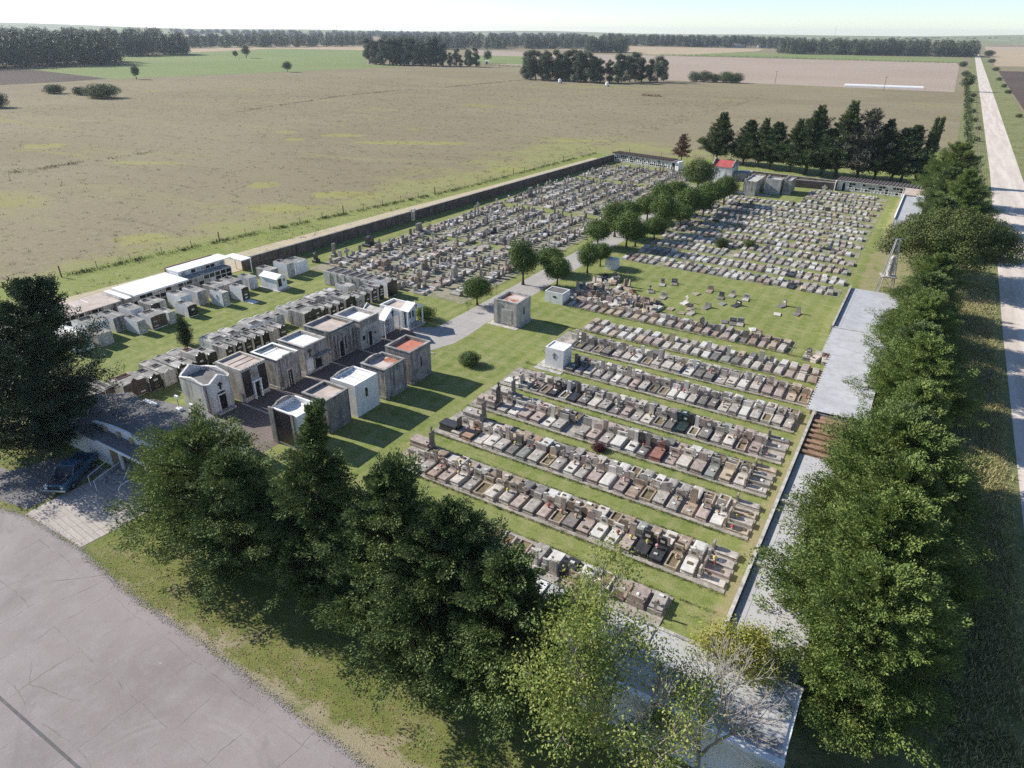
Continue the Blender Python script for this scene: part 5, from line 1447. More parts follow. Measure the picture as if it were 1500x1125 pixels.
# the right gallery, segment by segment
def right_seg(label, y0, y1, roof, h=2.5, lip=True, xl=-3.85, joints=2, ribs=None, divider=True):
    t_ = thing('niche_gallery', label, 'niche gallery', (xl, y0, 0), 0, GG)
    W, D = 0.6 - xl, y1 - y0 - 0.02
    part('wall', CONC, t_, lambda m: m.box(0.02, 0, 0, W, D, h - 0.16))
    if ribs:
        part('roof', roof, t_, lambda m: [m.box(0.25, 0.1, h - 0.157, W, D - 0.1, h - 0.1)] + [m.box(0.1, 0.15 + ribs * i, h - 0.098, W, 0.15 + ribs * i + ribs * 0.45, h + 0.10) for i in range(int((D - 0.3) / ribs))])
    else:
        part('roof', roof, t_, lambda m: [m.box(0.3, 0.0, h - 0.157, W, D, h - 0.06)] + [m.box(0.9 + (W - 1.2) * i / max(1, joints), 0.3, h - 0.058, 0.93 + (W - 1.2) * i / max(1, joints), D - 0.3, h - 0.048) for i in range(joints)])
    if lip:
        part('parapet', CONCL, t_, lambda m: m.box(0, 0, h - 0.155, 0.22, D, h + 0.22))
    if divider:
        part('cross_kerb', CONCL, t_, lambda m: m.box(0.225, 0, h - 0.055, W, 0.28, h + 0.12))
    return t_
right_seg('near piece of the right gallery with a bluish flat slab roof', 28.3, 36.9, ROOFS)
right_seg('second piece of the right gallery, grey slab roof with rounded water stains', 36.9, 44.6, ROOFS)
right_seg('third piece of the right gallery, grey slab roof next to the rusty ribs', 44.6, 52.2, ROOFS, joints=0)
right_seg('gallery piece with a rusty brown ribbed roof between slab and zinc', 52.2, 59.8, RIBB, 2.5, True, -3.85, 0, 0.95, False)
def corr(label, y0, y1, xl, h=2.75):
    t_ = thing('niche_gallery', label, 'niche gallery', (xl, y0, 0), 0, GG)
    W, D = 0.6 - xl, y1 - y0 - 0.03
    part('wall', CONCD, t_, lambda m: m.box(0.9, 0, 0, W, D, h - 0.22))
    part('fascia', BRICKR, t_, lambda m: m.box(0.35, 0, h - 0.5, 0.5, D, h - 0.06))
    def fn(m):
        n = int(D / 0.14)
        vs, fs = [], []
        for i in range(n + 1):
            y = D * i / n
            z = h + 0.035 * (1 if i % 2 else -1)
            e = 0.0 if (i % 4) < 2 else 0.16
            vs += [(e, y, z), (W, y, z + 0.12), (e, y, z - 0.03), (W, y, z + 0.09)]
        for i in range(n):
            b = 4 * i
            fs += [(b, b + 1, b + 5, b + 4), (b + 2, b + 6, b + 7, b + 3), (b, b + 4, b + 6, b + 2)]
        m.add(vs, fs)
    part('roof', ZINC, t_, fn)
    part('purlin', WOOD, t_, lambda m: [m.box(0.02, 0.2 + 1.2 * i, h - 0.16, 0.9, 0.3 + 1.2 * i, h - 0.05) for i in range(int(D / 1.2))])
corr('gallery piece with corrugated zinc roof next to the rusty ribs', 59.8, 73.6, -4.45)
corr('middle gallery piece with corrugated zinc roof', 73.6, 81.6, -5.35)
t_ = right_seg('far gallery piece with smooth zinc roof beside the water tower', 81.6, 98.0, ZINC, 2.7, True, -5.55, 1, None, True)

# the front gallery below the leafy trees
t_ = thing('niche_gallery', 'white-walled front gallery with a grey flat roof under the trees', 'niche gallery', (-23.0, 23.2, 0), 0, GG)
part('wall', WHITE, t_, lambda m: m.box(0, 0, 0, 23.9, 5.0, 2.9))
part('roof', ROOFS, t_, lambda m: m.box(0.2, 0.35, 2.903, 23.7, 4.8, 2.98))
part('parapet', WHITE, t_, lambda m: m.box(-0.03, -0.03, 2.903, 23.93, 0.34, 3.12))
part('parapet', CONC, t_, lambda m: m.box(-0.03, 4.81, 2.903, 23.93, 5.03, 3.04))
part('roof_slab', ROOFW, t_, lambda m: m.box(5.6, 2.6, 2.982, 9.2, 4.7, 3.06))
part('roof_slab', ROOFS, t_, lambda m: m.box(13.6, 2.2, 2.982, 16.0, 4.7, 3.04))
part('ridge', CONC, t_, lambda m: m.box(16.6, 0.9, 2.982, 23.4, 1.25, 3.16))
# the front wall towards the entrance
t_ = thing('front_wall', 'white front wall running behind the front cypresses', 'wall', (-44.0, 23.6, 0))
part('wall', WHITE, t_, lambda m: m.box(0, 0, 0, 20.98, 0.3, 2.3))
part('coping', CONCL, t_, lambda m: m.box(-0.02, -0.05, 2.303, 20.98, 0.35, 2.38))
part('door', WOOD, t_, lambda m: m.box(3.2, -0.05, 0.02, 4.1, -0.003, 1.9))

# left gallery
t_ = thing('niche_gallery', 'long left gallery of burial niches with concrete, white and two-tier roofs', 'niche gallery', (-84.9, 27.0, 0), R(-1.2), GG)
def lg(nm, mt, f): return part(nm, mt, t_, f)
lg('wall', CONC, lambda m: m.box(-4.9, 0, 0, -0.9, 17.4, 1.75).box(-4.9, 17.4, 0, -0.9, 26.6, 1.8).box(-4.9, 26.6, 0, -0.9, 34.4, 1.75))
lg('roof', [ROOFP, ROOFW], lambda m: [m.box(-5.1, 0, 1.753, 0.0, 17.3, 1.86)] + [m.box(-5.0 + q, 9.9 + 1.55 * i, 1.862, -5.0 + q + 1.9, 10.02 + 1.55 * i, 1.875, 1) for i, q in enumerate((2.9, 0.6, 1.6, 0.4))])
lg('roof', ROOFW, lambda m: m.box(-5.1, 17.9, 1.803, 0.1, 18.7, 1.92))
lg('roof', ROOFW, lambda m: m.box(-5.2, 19.0, 1.803, 0.15, 26.9, 2.02))
lg('upper_wall', WHITE, lambda m: m.box(-5.0, 27.0, 1.753, -2.3, 34.6, 2.5))
lg('roof', ROOFW, lambda m: m.box(-5.1, 26.95, 2.503, -2.1, 35.6, 2.6))
lg('brick_edge', BRICKR, lambda m: m.box(-5.3, 26.9, 2.0, -5.105, 34.6, 2.7))
lg('end_canopy', WHITE, lambda m: m.box(-3.9, 35.62, 2.3, 0.2, 37.4, 2.42))
for x in (-3.7, 0.05):
    lg('post', WHITE, lambda m: m.box(x, 37.2, 0, x + 0.12, 37.32, 2.297))
for i in range(11):
    lg('bracket', CONC, lambda m: m.box(-0.88, 0.6 + 1.6 * i, 0, -0.1, 0.72 + 1.6 * i, 1.72))
gf = bpy.data.objects.new('front', None); COL.objects.link(gf)
bpy.data.objects.remove(gf)
def side_niches(y0, y1, cols, rows_, z0, z1, x, seed, dark):
    g = random.Random(seed)
    cw, rh = (y1 - y0) / cols, (z1 - z0) / rows_
    fm = MB()
    for c_ in range(cols + 1):
        fm.box(x + 0.003, y0 + c_ * cw - 0.05, z0 - 0.05, x + 0.12, y0 + c_ * cw + 0.05, z1 + 0.05)
    for r in range(rows_ + 1):
        fm.box(x + 0.004, y0, z0 + r * rh - 0.04, x + 0.1, y1, z0 + r * rh + 0.04)
    fm.build('niche_frame', WHITED, t_)
    for c_ in range(cols):
        for r in range(rows_):
            mt = g.choice([VOID, BLACKG, GLASSD]) if g.random() < dark else g.choice([CONCL, PLAQ, CONC])
            part('niche', mt, t_, lambda m: m.box(x + 0.003, y0 + c_ * cw + 0.05, z0 + r * rh + 0.04, x + 0.05, y0 + (c_ + 1) * cw - 0.05, z0 + (r + 1) * rh - 0.04))
side_niches(9.5, 17.2, 9, 2, 0.35, 1.6, -0.9, 3, 0.6)
side_niches(19.2, 26.6, 8, 2, 0.35, 1.55, -0.9, 4, 0.6)
side_niches(27.0, 34.4, 8, 2, 0.3, 1.6, -0.9, 5, 0.55)
side_niches(27.3, 34.4, 9, 1, 1.85, 2.4, -2.3, 6, 0.4)

# ------------------------------------------------------------------ walls and the field fence
def wall_run(name, label, pts, h, t, mat, cop, step=3.4):
    p0, p1 = Vector(pts[0]), Vector(pts[1])
    t_ = thing(name, label, 'wall', (p0.x, p0.y, 0), math.atan2(p1.y - p0.y, p1.x - p0.x))
    L = (p1 - p0).length
    part('wall', mat, t_, lambda m: m.box(0, -t / 2, 0, L, t / 2, h))
    part('coping', cop, t_, lambda m: m.box(-0.02, -t / 2 - 0.05, h + 0.002, L + 0.02, t / 2 + 0.05, h + 0.09))
    n = max(2, int(L / step))
    for i in range(n + 1):
        x = L * i / n
        part('pilaster', mat, t_, lambda m: m.box(x - 0.16, -t / 2 - 0.09, 0, x + 0.16, -t / 2 - 0.003, h - 0.05))
    return t_
wall_run('cemetery_wall', 'long dark brick wall on the left from gallery to gate pillars', ((-86.3, 64.4), (-83.9, 102.0)), 1.75, 0.3, WALLB, CONCD)
wall_run('cemetery_wall', 'long dark brick wall on the left beyond the gate pillars', ((-83.8, 103.2), (-78.6, 187.2)), 1.75, 0.3, WALLB, CONCD)
t_ = thing('gate', 'small gate with yellowish pillars in the left wall', 'gate', (-83.9, 102.0, 0), R(86))
part('pillar', CREAM, t_, lambda m: m.box(0, -0.25, 0, 0.32, 0.25, 2.2, top=0.05)); part('pillar', CREAM, t_, lambda m: m.box(0.95, -0.25, 0, 1.25, 0.25, 2.2, top=0.05))
part('door', METAL, t_, lambda m: m.box(0.35, -0.03, 0.1, 0.92, 0.03, 1.6))
wall_run('cemetery_wall', 'brownish rear wall right of the grey block vaults', (at(1143, 272), at(1224, 279)), 1.7, 0.3, WALLB, CONCL)
wall_run('cemetery_wall', 'low rear wall in the shade behind the grey block vaults', ((-40, 186), (-16.5, 184)), 1.3, 0.3, WALLB, CONC)
fl = [(-106, 48), (-100, 89), (-92.5, 133), (-88.5, 197), (-70, 203), (-3.5, 214)]
fn_ = thing('field_fence', 'wire field fence with timber posts between track and pasture', 'fence', (0, 0, 0))
wires = MB()
posts = []
for (xa, ya), (xb, yb) in zip(fl, fl[1:]):
    L = math.hypot(xb - xa, yb - ya)
    for i in range(int(L / 5.0)):
        t = i * 5.0 / L
        posts.append((xa + (xb - xa) * t, ya + (yb - ya) * t, i))
    for z in (0.45, 0.8, 1.15):
        wires.tube((xa, ya, z), (xb, yb, z), 0.012, n=3)
for i, (x, y, k) in enumerate(posts):
    big = i % 5 == 0
    part('post', WOOD, fn_, lambda m: m.tube((x, y, 0), (x + random.uniform(-0.05, 0.05), y, 1.75 if big else 1.3), 0.11 if big else 0.05, 0.09 if big else 0.045, 6))
wires.build('wire', METAL, fn_)
f2 = thing('roadside_fence', 'wire fence along the dirt road beyond the cemetery', 'fence', (0, 0, 0))
wires = MB()
for i in range(48):
    y = 190 + 7 * i
    x = 10.6 + 0.004 * (y - 190)
    part('post', WOOD, f2, lambda m: m.tube((x, y, 0), (x, y, 1.4), 0.09, 0.07, 6))
for z in (0.5, 0.9, 1.25):
    wires.tube((10.6, 190, z), (10.6 + 0.004 * 329, 519, z), 0.015, n=3)
wires.build('wire', METAL, f2)

# ------------------------------------------------------------------ rear buildings
p0, p1 = Vector(at(1044, 262)), Vector(at(1067, 265.5))
t_ = thing('chapel_house', 'grey house with red tin roof and raised gable ends at the rear', 'house', (-47.5, 176.5, 0), 0)
W, D, h = 5.2, 6.0, 3.1
part('wall', WHITED, t_, lambda m: m.box(0, 0, 0, W, D, h))
for x in (-0.06, W - 0.26):
    part('gable', CONCD, t_, lambda m: m.px([(-0.25, h + 0.003), (D + 0.25, h + 0.003), (D + 0.25, h + 0.35), (D / 2 + 0.3, h + 1.75), (D / 2 - 0.3, h + 1.75), (-0.25, h + 0.35)], x, x + 0.3))
part('roof', REDT, t_, lambda m: m.add([(0.25, -0.1, h + 0.05), (W - 0.27, -0.1, h + 0.05), (W - 0.27, D / 2, h + 1.3), (0.25, D / 2, h + 1.3), (0.25, D + 0.1, h + 0.05), (W - 0.27, D + 0.1, h + 0.05)], [(0, 1, 2, 3), (3, 2, 5, 4)]))
part('lean_to', CONCD, t_, lambda m: m.box(W + 0.05, 1.2, 0, W + 3.4, 4.6, 1.9))
part('door', WHITE, t_, lambda m: m.box(2.6, -0.05, 0.1, 3.5, -0.003, 2.0))
t_ = thing('shed', 'small whitish flat-roofed shed right of the red-roofed house', 'shed', (-41.6, 180.5, 0))
part('wall', CONCD, t_, lambda m: m.box(0, 0, 0, 2.8, 2.4, 1.7)); part('roof', ROOFW, t_, lambda m: m.box(-0.1, -0.1, 1.703, 2.9, 2.5, 1.82)); part('door', VOID, t_, lambda m: m.box(0.9, -0.04, 0.05, 1.7, -0.003, 1.5))
def block_vault(label, loc, W, D, h, mat):
    t_ = thing('block_vault', label, 'vault', loc, 0, 'grey block vaults at the rear')
    part('wall', mat, t_, lambda m: m.well(0, 0, W, D, 0, h, 0.15, 0.15, W - 0.15, D - 0.15, 0.3))
    part('roof', CONCL, t_, lambda m: m.box(0.14, 0.14, h - 0.298, W - 0.14, D - 0.14, h - 0.25))
    part('parapet', CONCD, t_, lambda m: [m.px([(0.3 + D * i / 3, h + 0.003), (0.3 + D * i / 3 + 0.9, h + 0.003), (0.3 + D * i / 3 + 0.45, h + 0.4)], 0.02, 0.22) for i in range(3)])
    part('plinth', CONCL, t_, lambda m: m.box(-0.03, -0.03, 0, W + 0.03, -0.003, 0.5))
block_vault('grey block vault at the rear, left one of two', (-35.8, 161.9, 0), 2.8, 9.5, 3.2, CONC)
block_vault('grey block vault at the rear with a whitewashed lower half, right one of two', (-32.0, 166.5, 0), 3.4, 3.6, 3.3, CONCL)
block_vault('darker narrow block vault right of the whitewashed one', (-28.2, 167.6, 0), 1.7, 5.4, 3.2, CONCD)

# ------------------------------------------------------------------ entrance building
t_ = thing('entrance_building', 'white entrance building with grey flat roof, arched parapet and canopy', 'building', (0, 0, 0))
RP = [(-62.5, 23.45), (-53.0, 23.45), (-53.0, 25.0), (-47.2, 25.0), (-47.2, 23.9), (-44.2, 23.9), (-44.2, 30.5), (-51.0, 31.1), (-56.9, 30.0), (-57.3, 29.3), (-59.8, 29.8), (-63.0, 26.8)]
part('wall', WHITE, t_, lambda m: m.prism(RP, 0, 2.1))
RB = [(-62.75, 23.3), (-54.3, 23.3), (-54.3, 24.5), (-47.1, 24.5), (-47.1, 23.75), (-44.0, 23.75), (-44.0, 30.7), (-51.0, 31.3), (-56.8, 30.2), (-57.3, 29.55), (-59.8, 30.0), (-63.25, 26.8)]
part('roof', ROOFG, t_, lambda m: m.prism(RB, 2.103, 2.24))
part('roof_hatch', ROOFW, t_, lambda m: m.box(-57.1, 29.4, 2.243, -55.4, 29.75, 2.4))
def arch(m):
    n = 14
    xa, xb = -57.2, -48.0
    lowr = [(xa + (xb - xa) * i / n, 2.243) for i in range(n + 1)]
    upr = [(xa + (xb - xa) * i / n, 2.36 + 0.62 * math.sin(math.pi * (0.06 + 0.88 * i / n)) ** 0.9) for i in range(n + 1)]
    m.py(lowr + upr[::-1], 24.75, 24.95)
part('parapet', WHITE, t_, arch)
for x in (-55.2, -53.3, -51.5, -49.7):
    part('buttress', TANW, t_, lambda m: m.box(x, 24.55, 2.243, x + 0.34, 24.747, 2.72 if -54 < x < -50 else 2.6))
part('canopy', ROOFG, t_, lambda m: m.box(-54.28, 23.36, 2.1, -47.12, 24.49, 2.23))
part('canopy_edge', WHITE, t_, lambda m: m.box(-54.28, 23.26, 2.08, -47.1, 23.357, 2.27))
part('entrance_panel', TANW, t_, lambda m: m.box(-52.997, 23.5, 0.25, -52.9, 24.9, 2.05).box(-52.4, 24.9, 0.25, -51.6, 24.997, 2.05))
part('door', VOID, t_, lambda m: m.box(-51.0, 24.93, 0.3, -48.9, 24.996, 1.9))
for x in (-51.6, -48.0):
    part('column', WHITE, t_, lambda m: m.lathe((x, 23.6, 0.25), [(0.16, 0), (0.15, 1.845)], 12))
part('porch_step', CONC, t_, lambda m: m.box(-52.7, 22.3, 0.0, -47.3, 24.9, 0.25))
part('porch_step', CONC, t_, lambda m: m.box(-52.7, 21.7, 0.0, -50.4, 22.297, 0.13))
for pts in ([(-51.9, 20.9, 0.0), (-51.9, 20.9, 0.95), (-52.6, 23.3, 1.15)], [(-50.9, 20.8, 0.0), (-50.9, 20.8, 0.95), (-51.4, 23.4, 1.15)], [(-48.7, 21.4, 0.0), (-48.75, 21.4, 0.55), (-48.7, 21.65, 0.85), (-48.5, 22.3, 1.05), (-48.3, 23.0, 1.1), (-48.2, 23.4, 1.1)], [(-50.1, 22.6, 0.25), (-50.2, 23.4, 1.1)]):
    part('handrail', WHITE, t_, lambda m: m.path(pts, 0.035, 6))
for i, (x, y, lab, tilt) in enumerate(((-52.9, 30.2, 'white floodlight on a pole with a white box base on the entrance roof', 0), (-51.6, 30.6, 'tilted white floodlight on the entrance roof, right one', 1))):
    f_ = thing('floodlight', lab, 'floodlight', (x, y, 2.24))
    part('base', WHITE, f_, lambda m: m.box(-0.3, -0.2, 0, 0.3, 0.2, 0.22, top=0.02))
    part('pole', METAL, f_, lambda m: m.tube((0, 0, 0.22), (0.05, 0, 1.25 if not tilt else 0.7), 0.035))
    part('lamp_head', WHITE, f_, lambda m: m.box(-0.2, -0.08, 1.25 if not tilt else 0.7, 0.28, 0.1, 1.5 if not tilt else 0.85, top=0.03))

# ------------------------------------------------------------------ water tower
tb = (-1.5, 100.8)
t_ = thing('water_tower', 'steel lattice tower with a white tapered tank and platform', 'tower', (tb[0], tb[1], 0), 0.25)
Ht = 9.2
def leg(i, z):
    s = 1.35 - 1.1 * (z / Ht) ** 0.9
    a = math.pi / 4 + i * math.pi / 2
    return (s * math.cos(a) * 1.2, s * math.sin(a) * 1.2, z)
for i in range(4):
    part('leg', METAL, t_, lambda m: m.path([leg(i, z) for z in (0, 2.3, 4.3, 6.6, Ht)], 0.055, 5))
part('lattice', METAL, t_, lambda m: [m.tube(leg(i, a), leg((i + 1) % 4, b), 0.025, n=4) for a, b in ((0.2, 2.2), (2.2, 0.2), (2.3, 4.2), (4.2, 2.3), (4.3, 6.5), (6.5, 4.3), (6.6, 9.0), (9.0, 6.6), (2.3, 2.3), (4.25, 4.25), (6.6, 6.6), (9.1, 9.1)) for i in range(4)])
part('platform', CONC, t_, lambda m: m.box(-0.95, -0.95, 4.18, 0.95, 0.95, 4.27))
part('tank', CONCL, t_, lambda m: m.lathe((0, 0, 4.9), [(0.42, 0), (0.41, 0.1), (0.26, 1.9), (0.22, 2.0), (0.06, 2.1)], 18))
part('tank_stand', CONCL, t_, lambda m: m.lathe((0, 0, 4.275), [(0.36, 0), (0.36, 0.62)], 12))
part('crosshead', METAL, t_, lambda m: m.tube((-0.75, 0, Ht + 0.05), (0.75, 0, Ht + 0.05), 0.05).box(-0.2, -0.2, Ht - 0.05, 0.2, 0.2, Ht - 0.02))
# ------------------------------------------------------------------ the parked pickup
PAINT = stone('blue_paint', (0.045, 0.105, 0.165), 0.12, 3, 0.2, (0.07, 0.09, 0.11), 0.28, 0.0, 0.55, 0)
PAINTD = stone('dark_bonnet_paint', (0.022, 0.03, 0.04), 0.15, 3, 0.2, (0.05, 0.055, 0.06), 0.35, 0.0, 0.55, 0)
CHROME = stone('chrome', (0.62, 0.62, 0.62), 0.05, 3, 0, rough=0.18, bump=0, spec=0.6, objvar=0, metal=0.9)
RUBBER = stone('tyre_rubber', (0.02, 0.02, 0.02), 0.2, 3, 0, rough=0.9, bump=0.2, objvar=0)
LAMPG = stone('lamp_glass', (0.75, 0.75, 0.72), 0.05, 3, 0, rough=0.1, bump=0, spec=0.6, objvar=0)
pk = thing('pickup_truck', 'old dark blue pickup parked in the shade beside the entrance steps', 'pickup', (-54.15, 20.75, 0.02), R(-59.5))
def loft(m, secs, mi=0):
    """secs: (x, half width, z low, z top, crown) from rear to front"""
    vs, fs = [], []
    for x, hw, zb, zt, cr in secs:
        zm = zb + (zt - zb) * 0.55
        vs += [(x, -hw * 0.9, zb), (x, -hw, zb + 0.06), (x, -hw, zm), (x, -hw * 0.93, zt - 0.04), (x, -hw * 0.82, zt), (x, 0, zt + cr), (x, hw * 0.82, zt), (x, hw * 0.93, zt - 0.04), (x, hw, zm), (x, hw, zb + 0.06), (x, hw * 0.9, zb)]
    n = 11
    for i in range(len(secs) - 1):
        for j in range(n):
            k = (j + 1) % n
            fs.append((i * n + j, i * n + k, (i + 1) * n + k, (i + 1) * n + j))
    fs.append(tuple(range(n)))
    fs.append(tuple((len(secs) - 1) * n + j for j in range(n))[::-1])
    m.add(vs, [f[::-1] for f in fs], mi)
bd = part('body', PAINT, pk, lambda m: (loft(m, [(-0.62, 0.92, 0.36, 0.98, 0.0), (0.3, 0.93, 0.34, 0.98, 0.01), (0.82, 0.93, 0.34, 0.98, 0.03), (1.5, 0.92, 0.36, 0.94, 0.05), (2.1, 0.90, 0.38, 0.90, 0.04), (2.3, 0.86, 0.42, 0.82, 0.02)]),
    m.well(-2.35, -0.9, -0.624, 0.9, 0.40, 0.98, -2.27, -0.72, -0.7, 0.72, 0.46)))
part('bonnet', PAINTD, pk, lambda m: m.add([(0.86, -0.66, 1.015), (2.16, -0.62, 0.945), (2.16, 0, 0.985), (0.86, 0, 1.045), (2.16, 0.62, 0.945), (0.86, 0.66, 1.015)], [(0, 1, 2, 3), (3, 2, 4, 5)]))
for s in (-1, 1):
    part('wing_reflection', CHROME, pk, lambda m: m.box(0.95, s * 0.78 - 0.025, 0.99, 2.12, s * 0.78 + 0.025, 1.005))  # bright strips stand in for light reflected off the wing edges
cab = [(-0.58, 0.98), (0.92, 1.0), (0.42, 1.47), (-0.38, 1.5)]
def cabf(m):
    lo, hi = 0.80, 0.66
    P = [(-0.58, lo, 0.975), (0.92, lo, 1.0), (0.40, hi, 1.46), (-0.40, hi, 1.48)]
    vs = [(x, -w_, z) for x, w_, z in P] + [(x, w_, z) for x, w_, z in P]
    m.add(vs, [(0, 1, 2, 3), (7, 6, 5, 4), (1, 5, 6, 2), (4, 0, 3, 7)])
part('cab_glass', GLASSD, pk, cabf)
part('roof', PAINT, pk, lambda m: m.box(-0.47, -0.71, 1.455, 0.44, 0.71, 1.535, top=0.05, tz=0.04))
for s in (-1, 1):
    part('pillar', PAINT, pk, lambda m: m.path([(-0.60, s * 0.81, 0.97), (-0.43, s * 0.68, 1.47)], 0.06, 5).path([(0.94, s * 0.81, 0.99), (0.42, s * 0.68, 1.47)], 0.04, 5).tube((0.2, s * 0.80, 0.98), (0.1, s * 0.68, 1.47), 0.03, n=5))
    d_ = part('door', PAINT, pk, lambda m: m.box(-0.5, s * 0.925 - 0.008, 0.45, 0.72, s * 0.925 + 0.008, 0.9))
    part('handle', CHROME, d_, lambda m: m.box(-0.4, s * 0.945 - 0.01, 0.8, -0.2, s * 0.945 + 0.012, 0.83))
    part('headlight', LAMPG, pk, lambda m: m.tube((2.29, s * 0.62, 0.68), (2.335, s * 0.62, 0.68), 0.1, n=14))
    part('tail_light', REDT, pk, lambda m: m.box(-2.38, s * 0.78 - 0.06, 0.6, -2.353, s * 0.78 + 0.06, 0.9))
    for x in (1.45, -1.45):
        wh = part('wheel', RUBBER, pk, lambda m: m.tube((x, s * 0.72, 0.33), (x, s * 0.93, 0.33), 0.33, n=20))
        part('rim', CHROME, wh, lambda m: m.tube((x, s * 0.932, 0.33), (x, s * 0.95, 0.33), 0.18, n=14))
part('windscreen_frame', CHROME, pk, lambda m: m.tube((0.93, -0.78, 1.0), (0.93, 0.78, 1.0), 0.018, n=5))
part('front_bumper', CHROME, pk, lambda m: m.box(2.32, -0.92, 0.40, 2.46, 0.92, 0.54, top=0.03))
part('rear_bumper', CHROME, pk, lambda m: m.box(-2.5, -0.9, 0.40, -2.36, 0.9, 0.52, top=0.03))
part('grille', BLACKG, pk, lambda m: m.box(2.29, -0.5, 0.56, 2.32, 0.5, 0.78))
part('tailgate', PAINT, pk, lambda m: m.box(-2.375, -0.7, 0.45, -2.353, 0.7, 0.97))
part('badge', CHROME, pk, lambda m: m.box(1.9, -0.03, 0.985, 2.1, 0.03, 1.0))

# ------------------------------------------------------------------ graves
GM = dict(
    g=('grey granite', stone('grey_granite', (0.384, 0.349, 0.311), 0.2, 3, 0.55, (0.13, 0.12, 0.105), 0.6, 0.25, 0.35, 0.16, 0.25)),
    l=('light grey granite', stone('light_granite', (0.517, 0.470, 0.415), 0.15, 3, 0.5, (0.21, 0.195, 0.17), 0.6, 0.2, 0.35, 0.13, 0.2)),
    d=('dark grey granite', stone('dark_granite', (0.212, 0.193, 0.173), 0.25, 3, 0.45, (0.055, 0.05, 0.048), 0.5, 0.2, 0.4, 0.16, 0.2)),
    k=('black granite', stone('polished_black_granite', (0.045, 0.043, 0.043), 0.3, 3, 0.35, (0.08, 0.075, 0.07), 0.25, 0.05, 0.5, 0.15)),
    w=('white marble', stone('white_marble', (0.594, 0.565, 0.520), 0.10, 2, 0.65, (0.38, 0.36, 0.33), 0.5, 0.1, 0.4, 0.06)),
    p=('pinkish brown granite', stone('pinkish_granite', (0.395, 0.319, 0.281), 0.18, 3, 0.5, (0.15, 0.115, 0.105), 0.55, 0.2, 0.35, 0.12, 0.2)),
    b=('brown stone', stone('brown_stone', (0.316, 0.246, 0.189), 0.25, 3, 0.6, (0.09, 0.068, 0.052), 0.8, 0.35, 0.25, 0.16)),
    r=('red granite', stone('red_granite', (0.31, 0.15, 0.115), 0.15, 3, 0.3, (0.19, 0.08, 0.06), 0.4, 0.1, 0.4, 0.05, 0.2)),
    s=('sandy concrete', stone('sandy_concrete', (0.436, 0.358, 0.270), 0.2, 2, 0.65, (0.18, 0.15, 0.11), 0.9, 0.35, 0.2, 0.14)),
    t=('greenish grey granite', stone('greenish_granite', (0.29, 0.295, 0.265), 0.2, 3, 0.5, (0.11, 0.115, 0.10), 0.5, 0.2, 0.35, 0.12, 0.2)),
    m=('dark green granite', stone('dark_green_granite', (0.025, 0.045, 0.038), 0.25, 3, 0.4, (0.07, 0.085, 0.075), 0.3, 0.05, 0.5, 0.1)),
    o=('orange-brown stone', stone('orange_stone', (0.36, 0.24, 0.175), 0.2, 3, 0.5, (0.22, 0.13, 0.09), 0.8, 0.3, 0.25, 0.1)))
SOIL = stone('grave_soil', (0.20, 0.155, 0.10), 0.35, 3, 0.5, (0.10, 0.12, 0.05), 0.98, 0.8, 0.05, 0.15, streak=False)
FLOW = stone('faded_flowers', (0.34, 0.20, 0.15), 0.6, 14, 0, rough=0.8, bump=0.4, objvar=0.4, blotch=(0.42, 0.36, 0.12))
FLOWS = [FLOW, FLOW] + [stone(n_, c_, 0.5, 14, 0, rough=0.8, bump=0.4, objvar=0.3, blotch=(0.10, 0.14, 0.05)) for n_, c_ in (('red_flowers', (0.42, 0.06, 0.06)), ('yellow_flowers', (0.55, 0.42, 0.08)), ('white_flowers', (0.62, 0.60, 0.55)), ('pink_flowers', (0.50, 0.22, 0.30)))]
HEADS = ('square', 'arched', 'gabled', 'low wide', 'tall slim', 'cross-topped', 'double-stepped')

def head_poly(st, w, h):
    a = w / 2
    if st == 1:
        n = 8
        return [(-a, 0), (a, 0)] + [(a * math.cos(math.pi * i / n), h - a * 0.8 + a * 0.8 * math.sin(math.pi * i / n)) for i in range(n + 1)]
    if st == 2:
        return [(-a, 0), (a, 0), (a, h * 0.8), (0, h), (-a, h * 0.8)]
    if st == 6:
        return [(-a, 0), (a, 0), (a, h * 0.62), (a * 0.7, h * 0.66), (a * 0.7, h * 0.9), (a * 0.25, h), (-a * 0.25, h), (-a * 0.7, h * 0.9), (-a * 0.7, h * 0.66), (-a, h * 0.62)]
    return [(-a, 0), (a, 0), (a, h), (-a, h)]

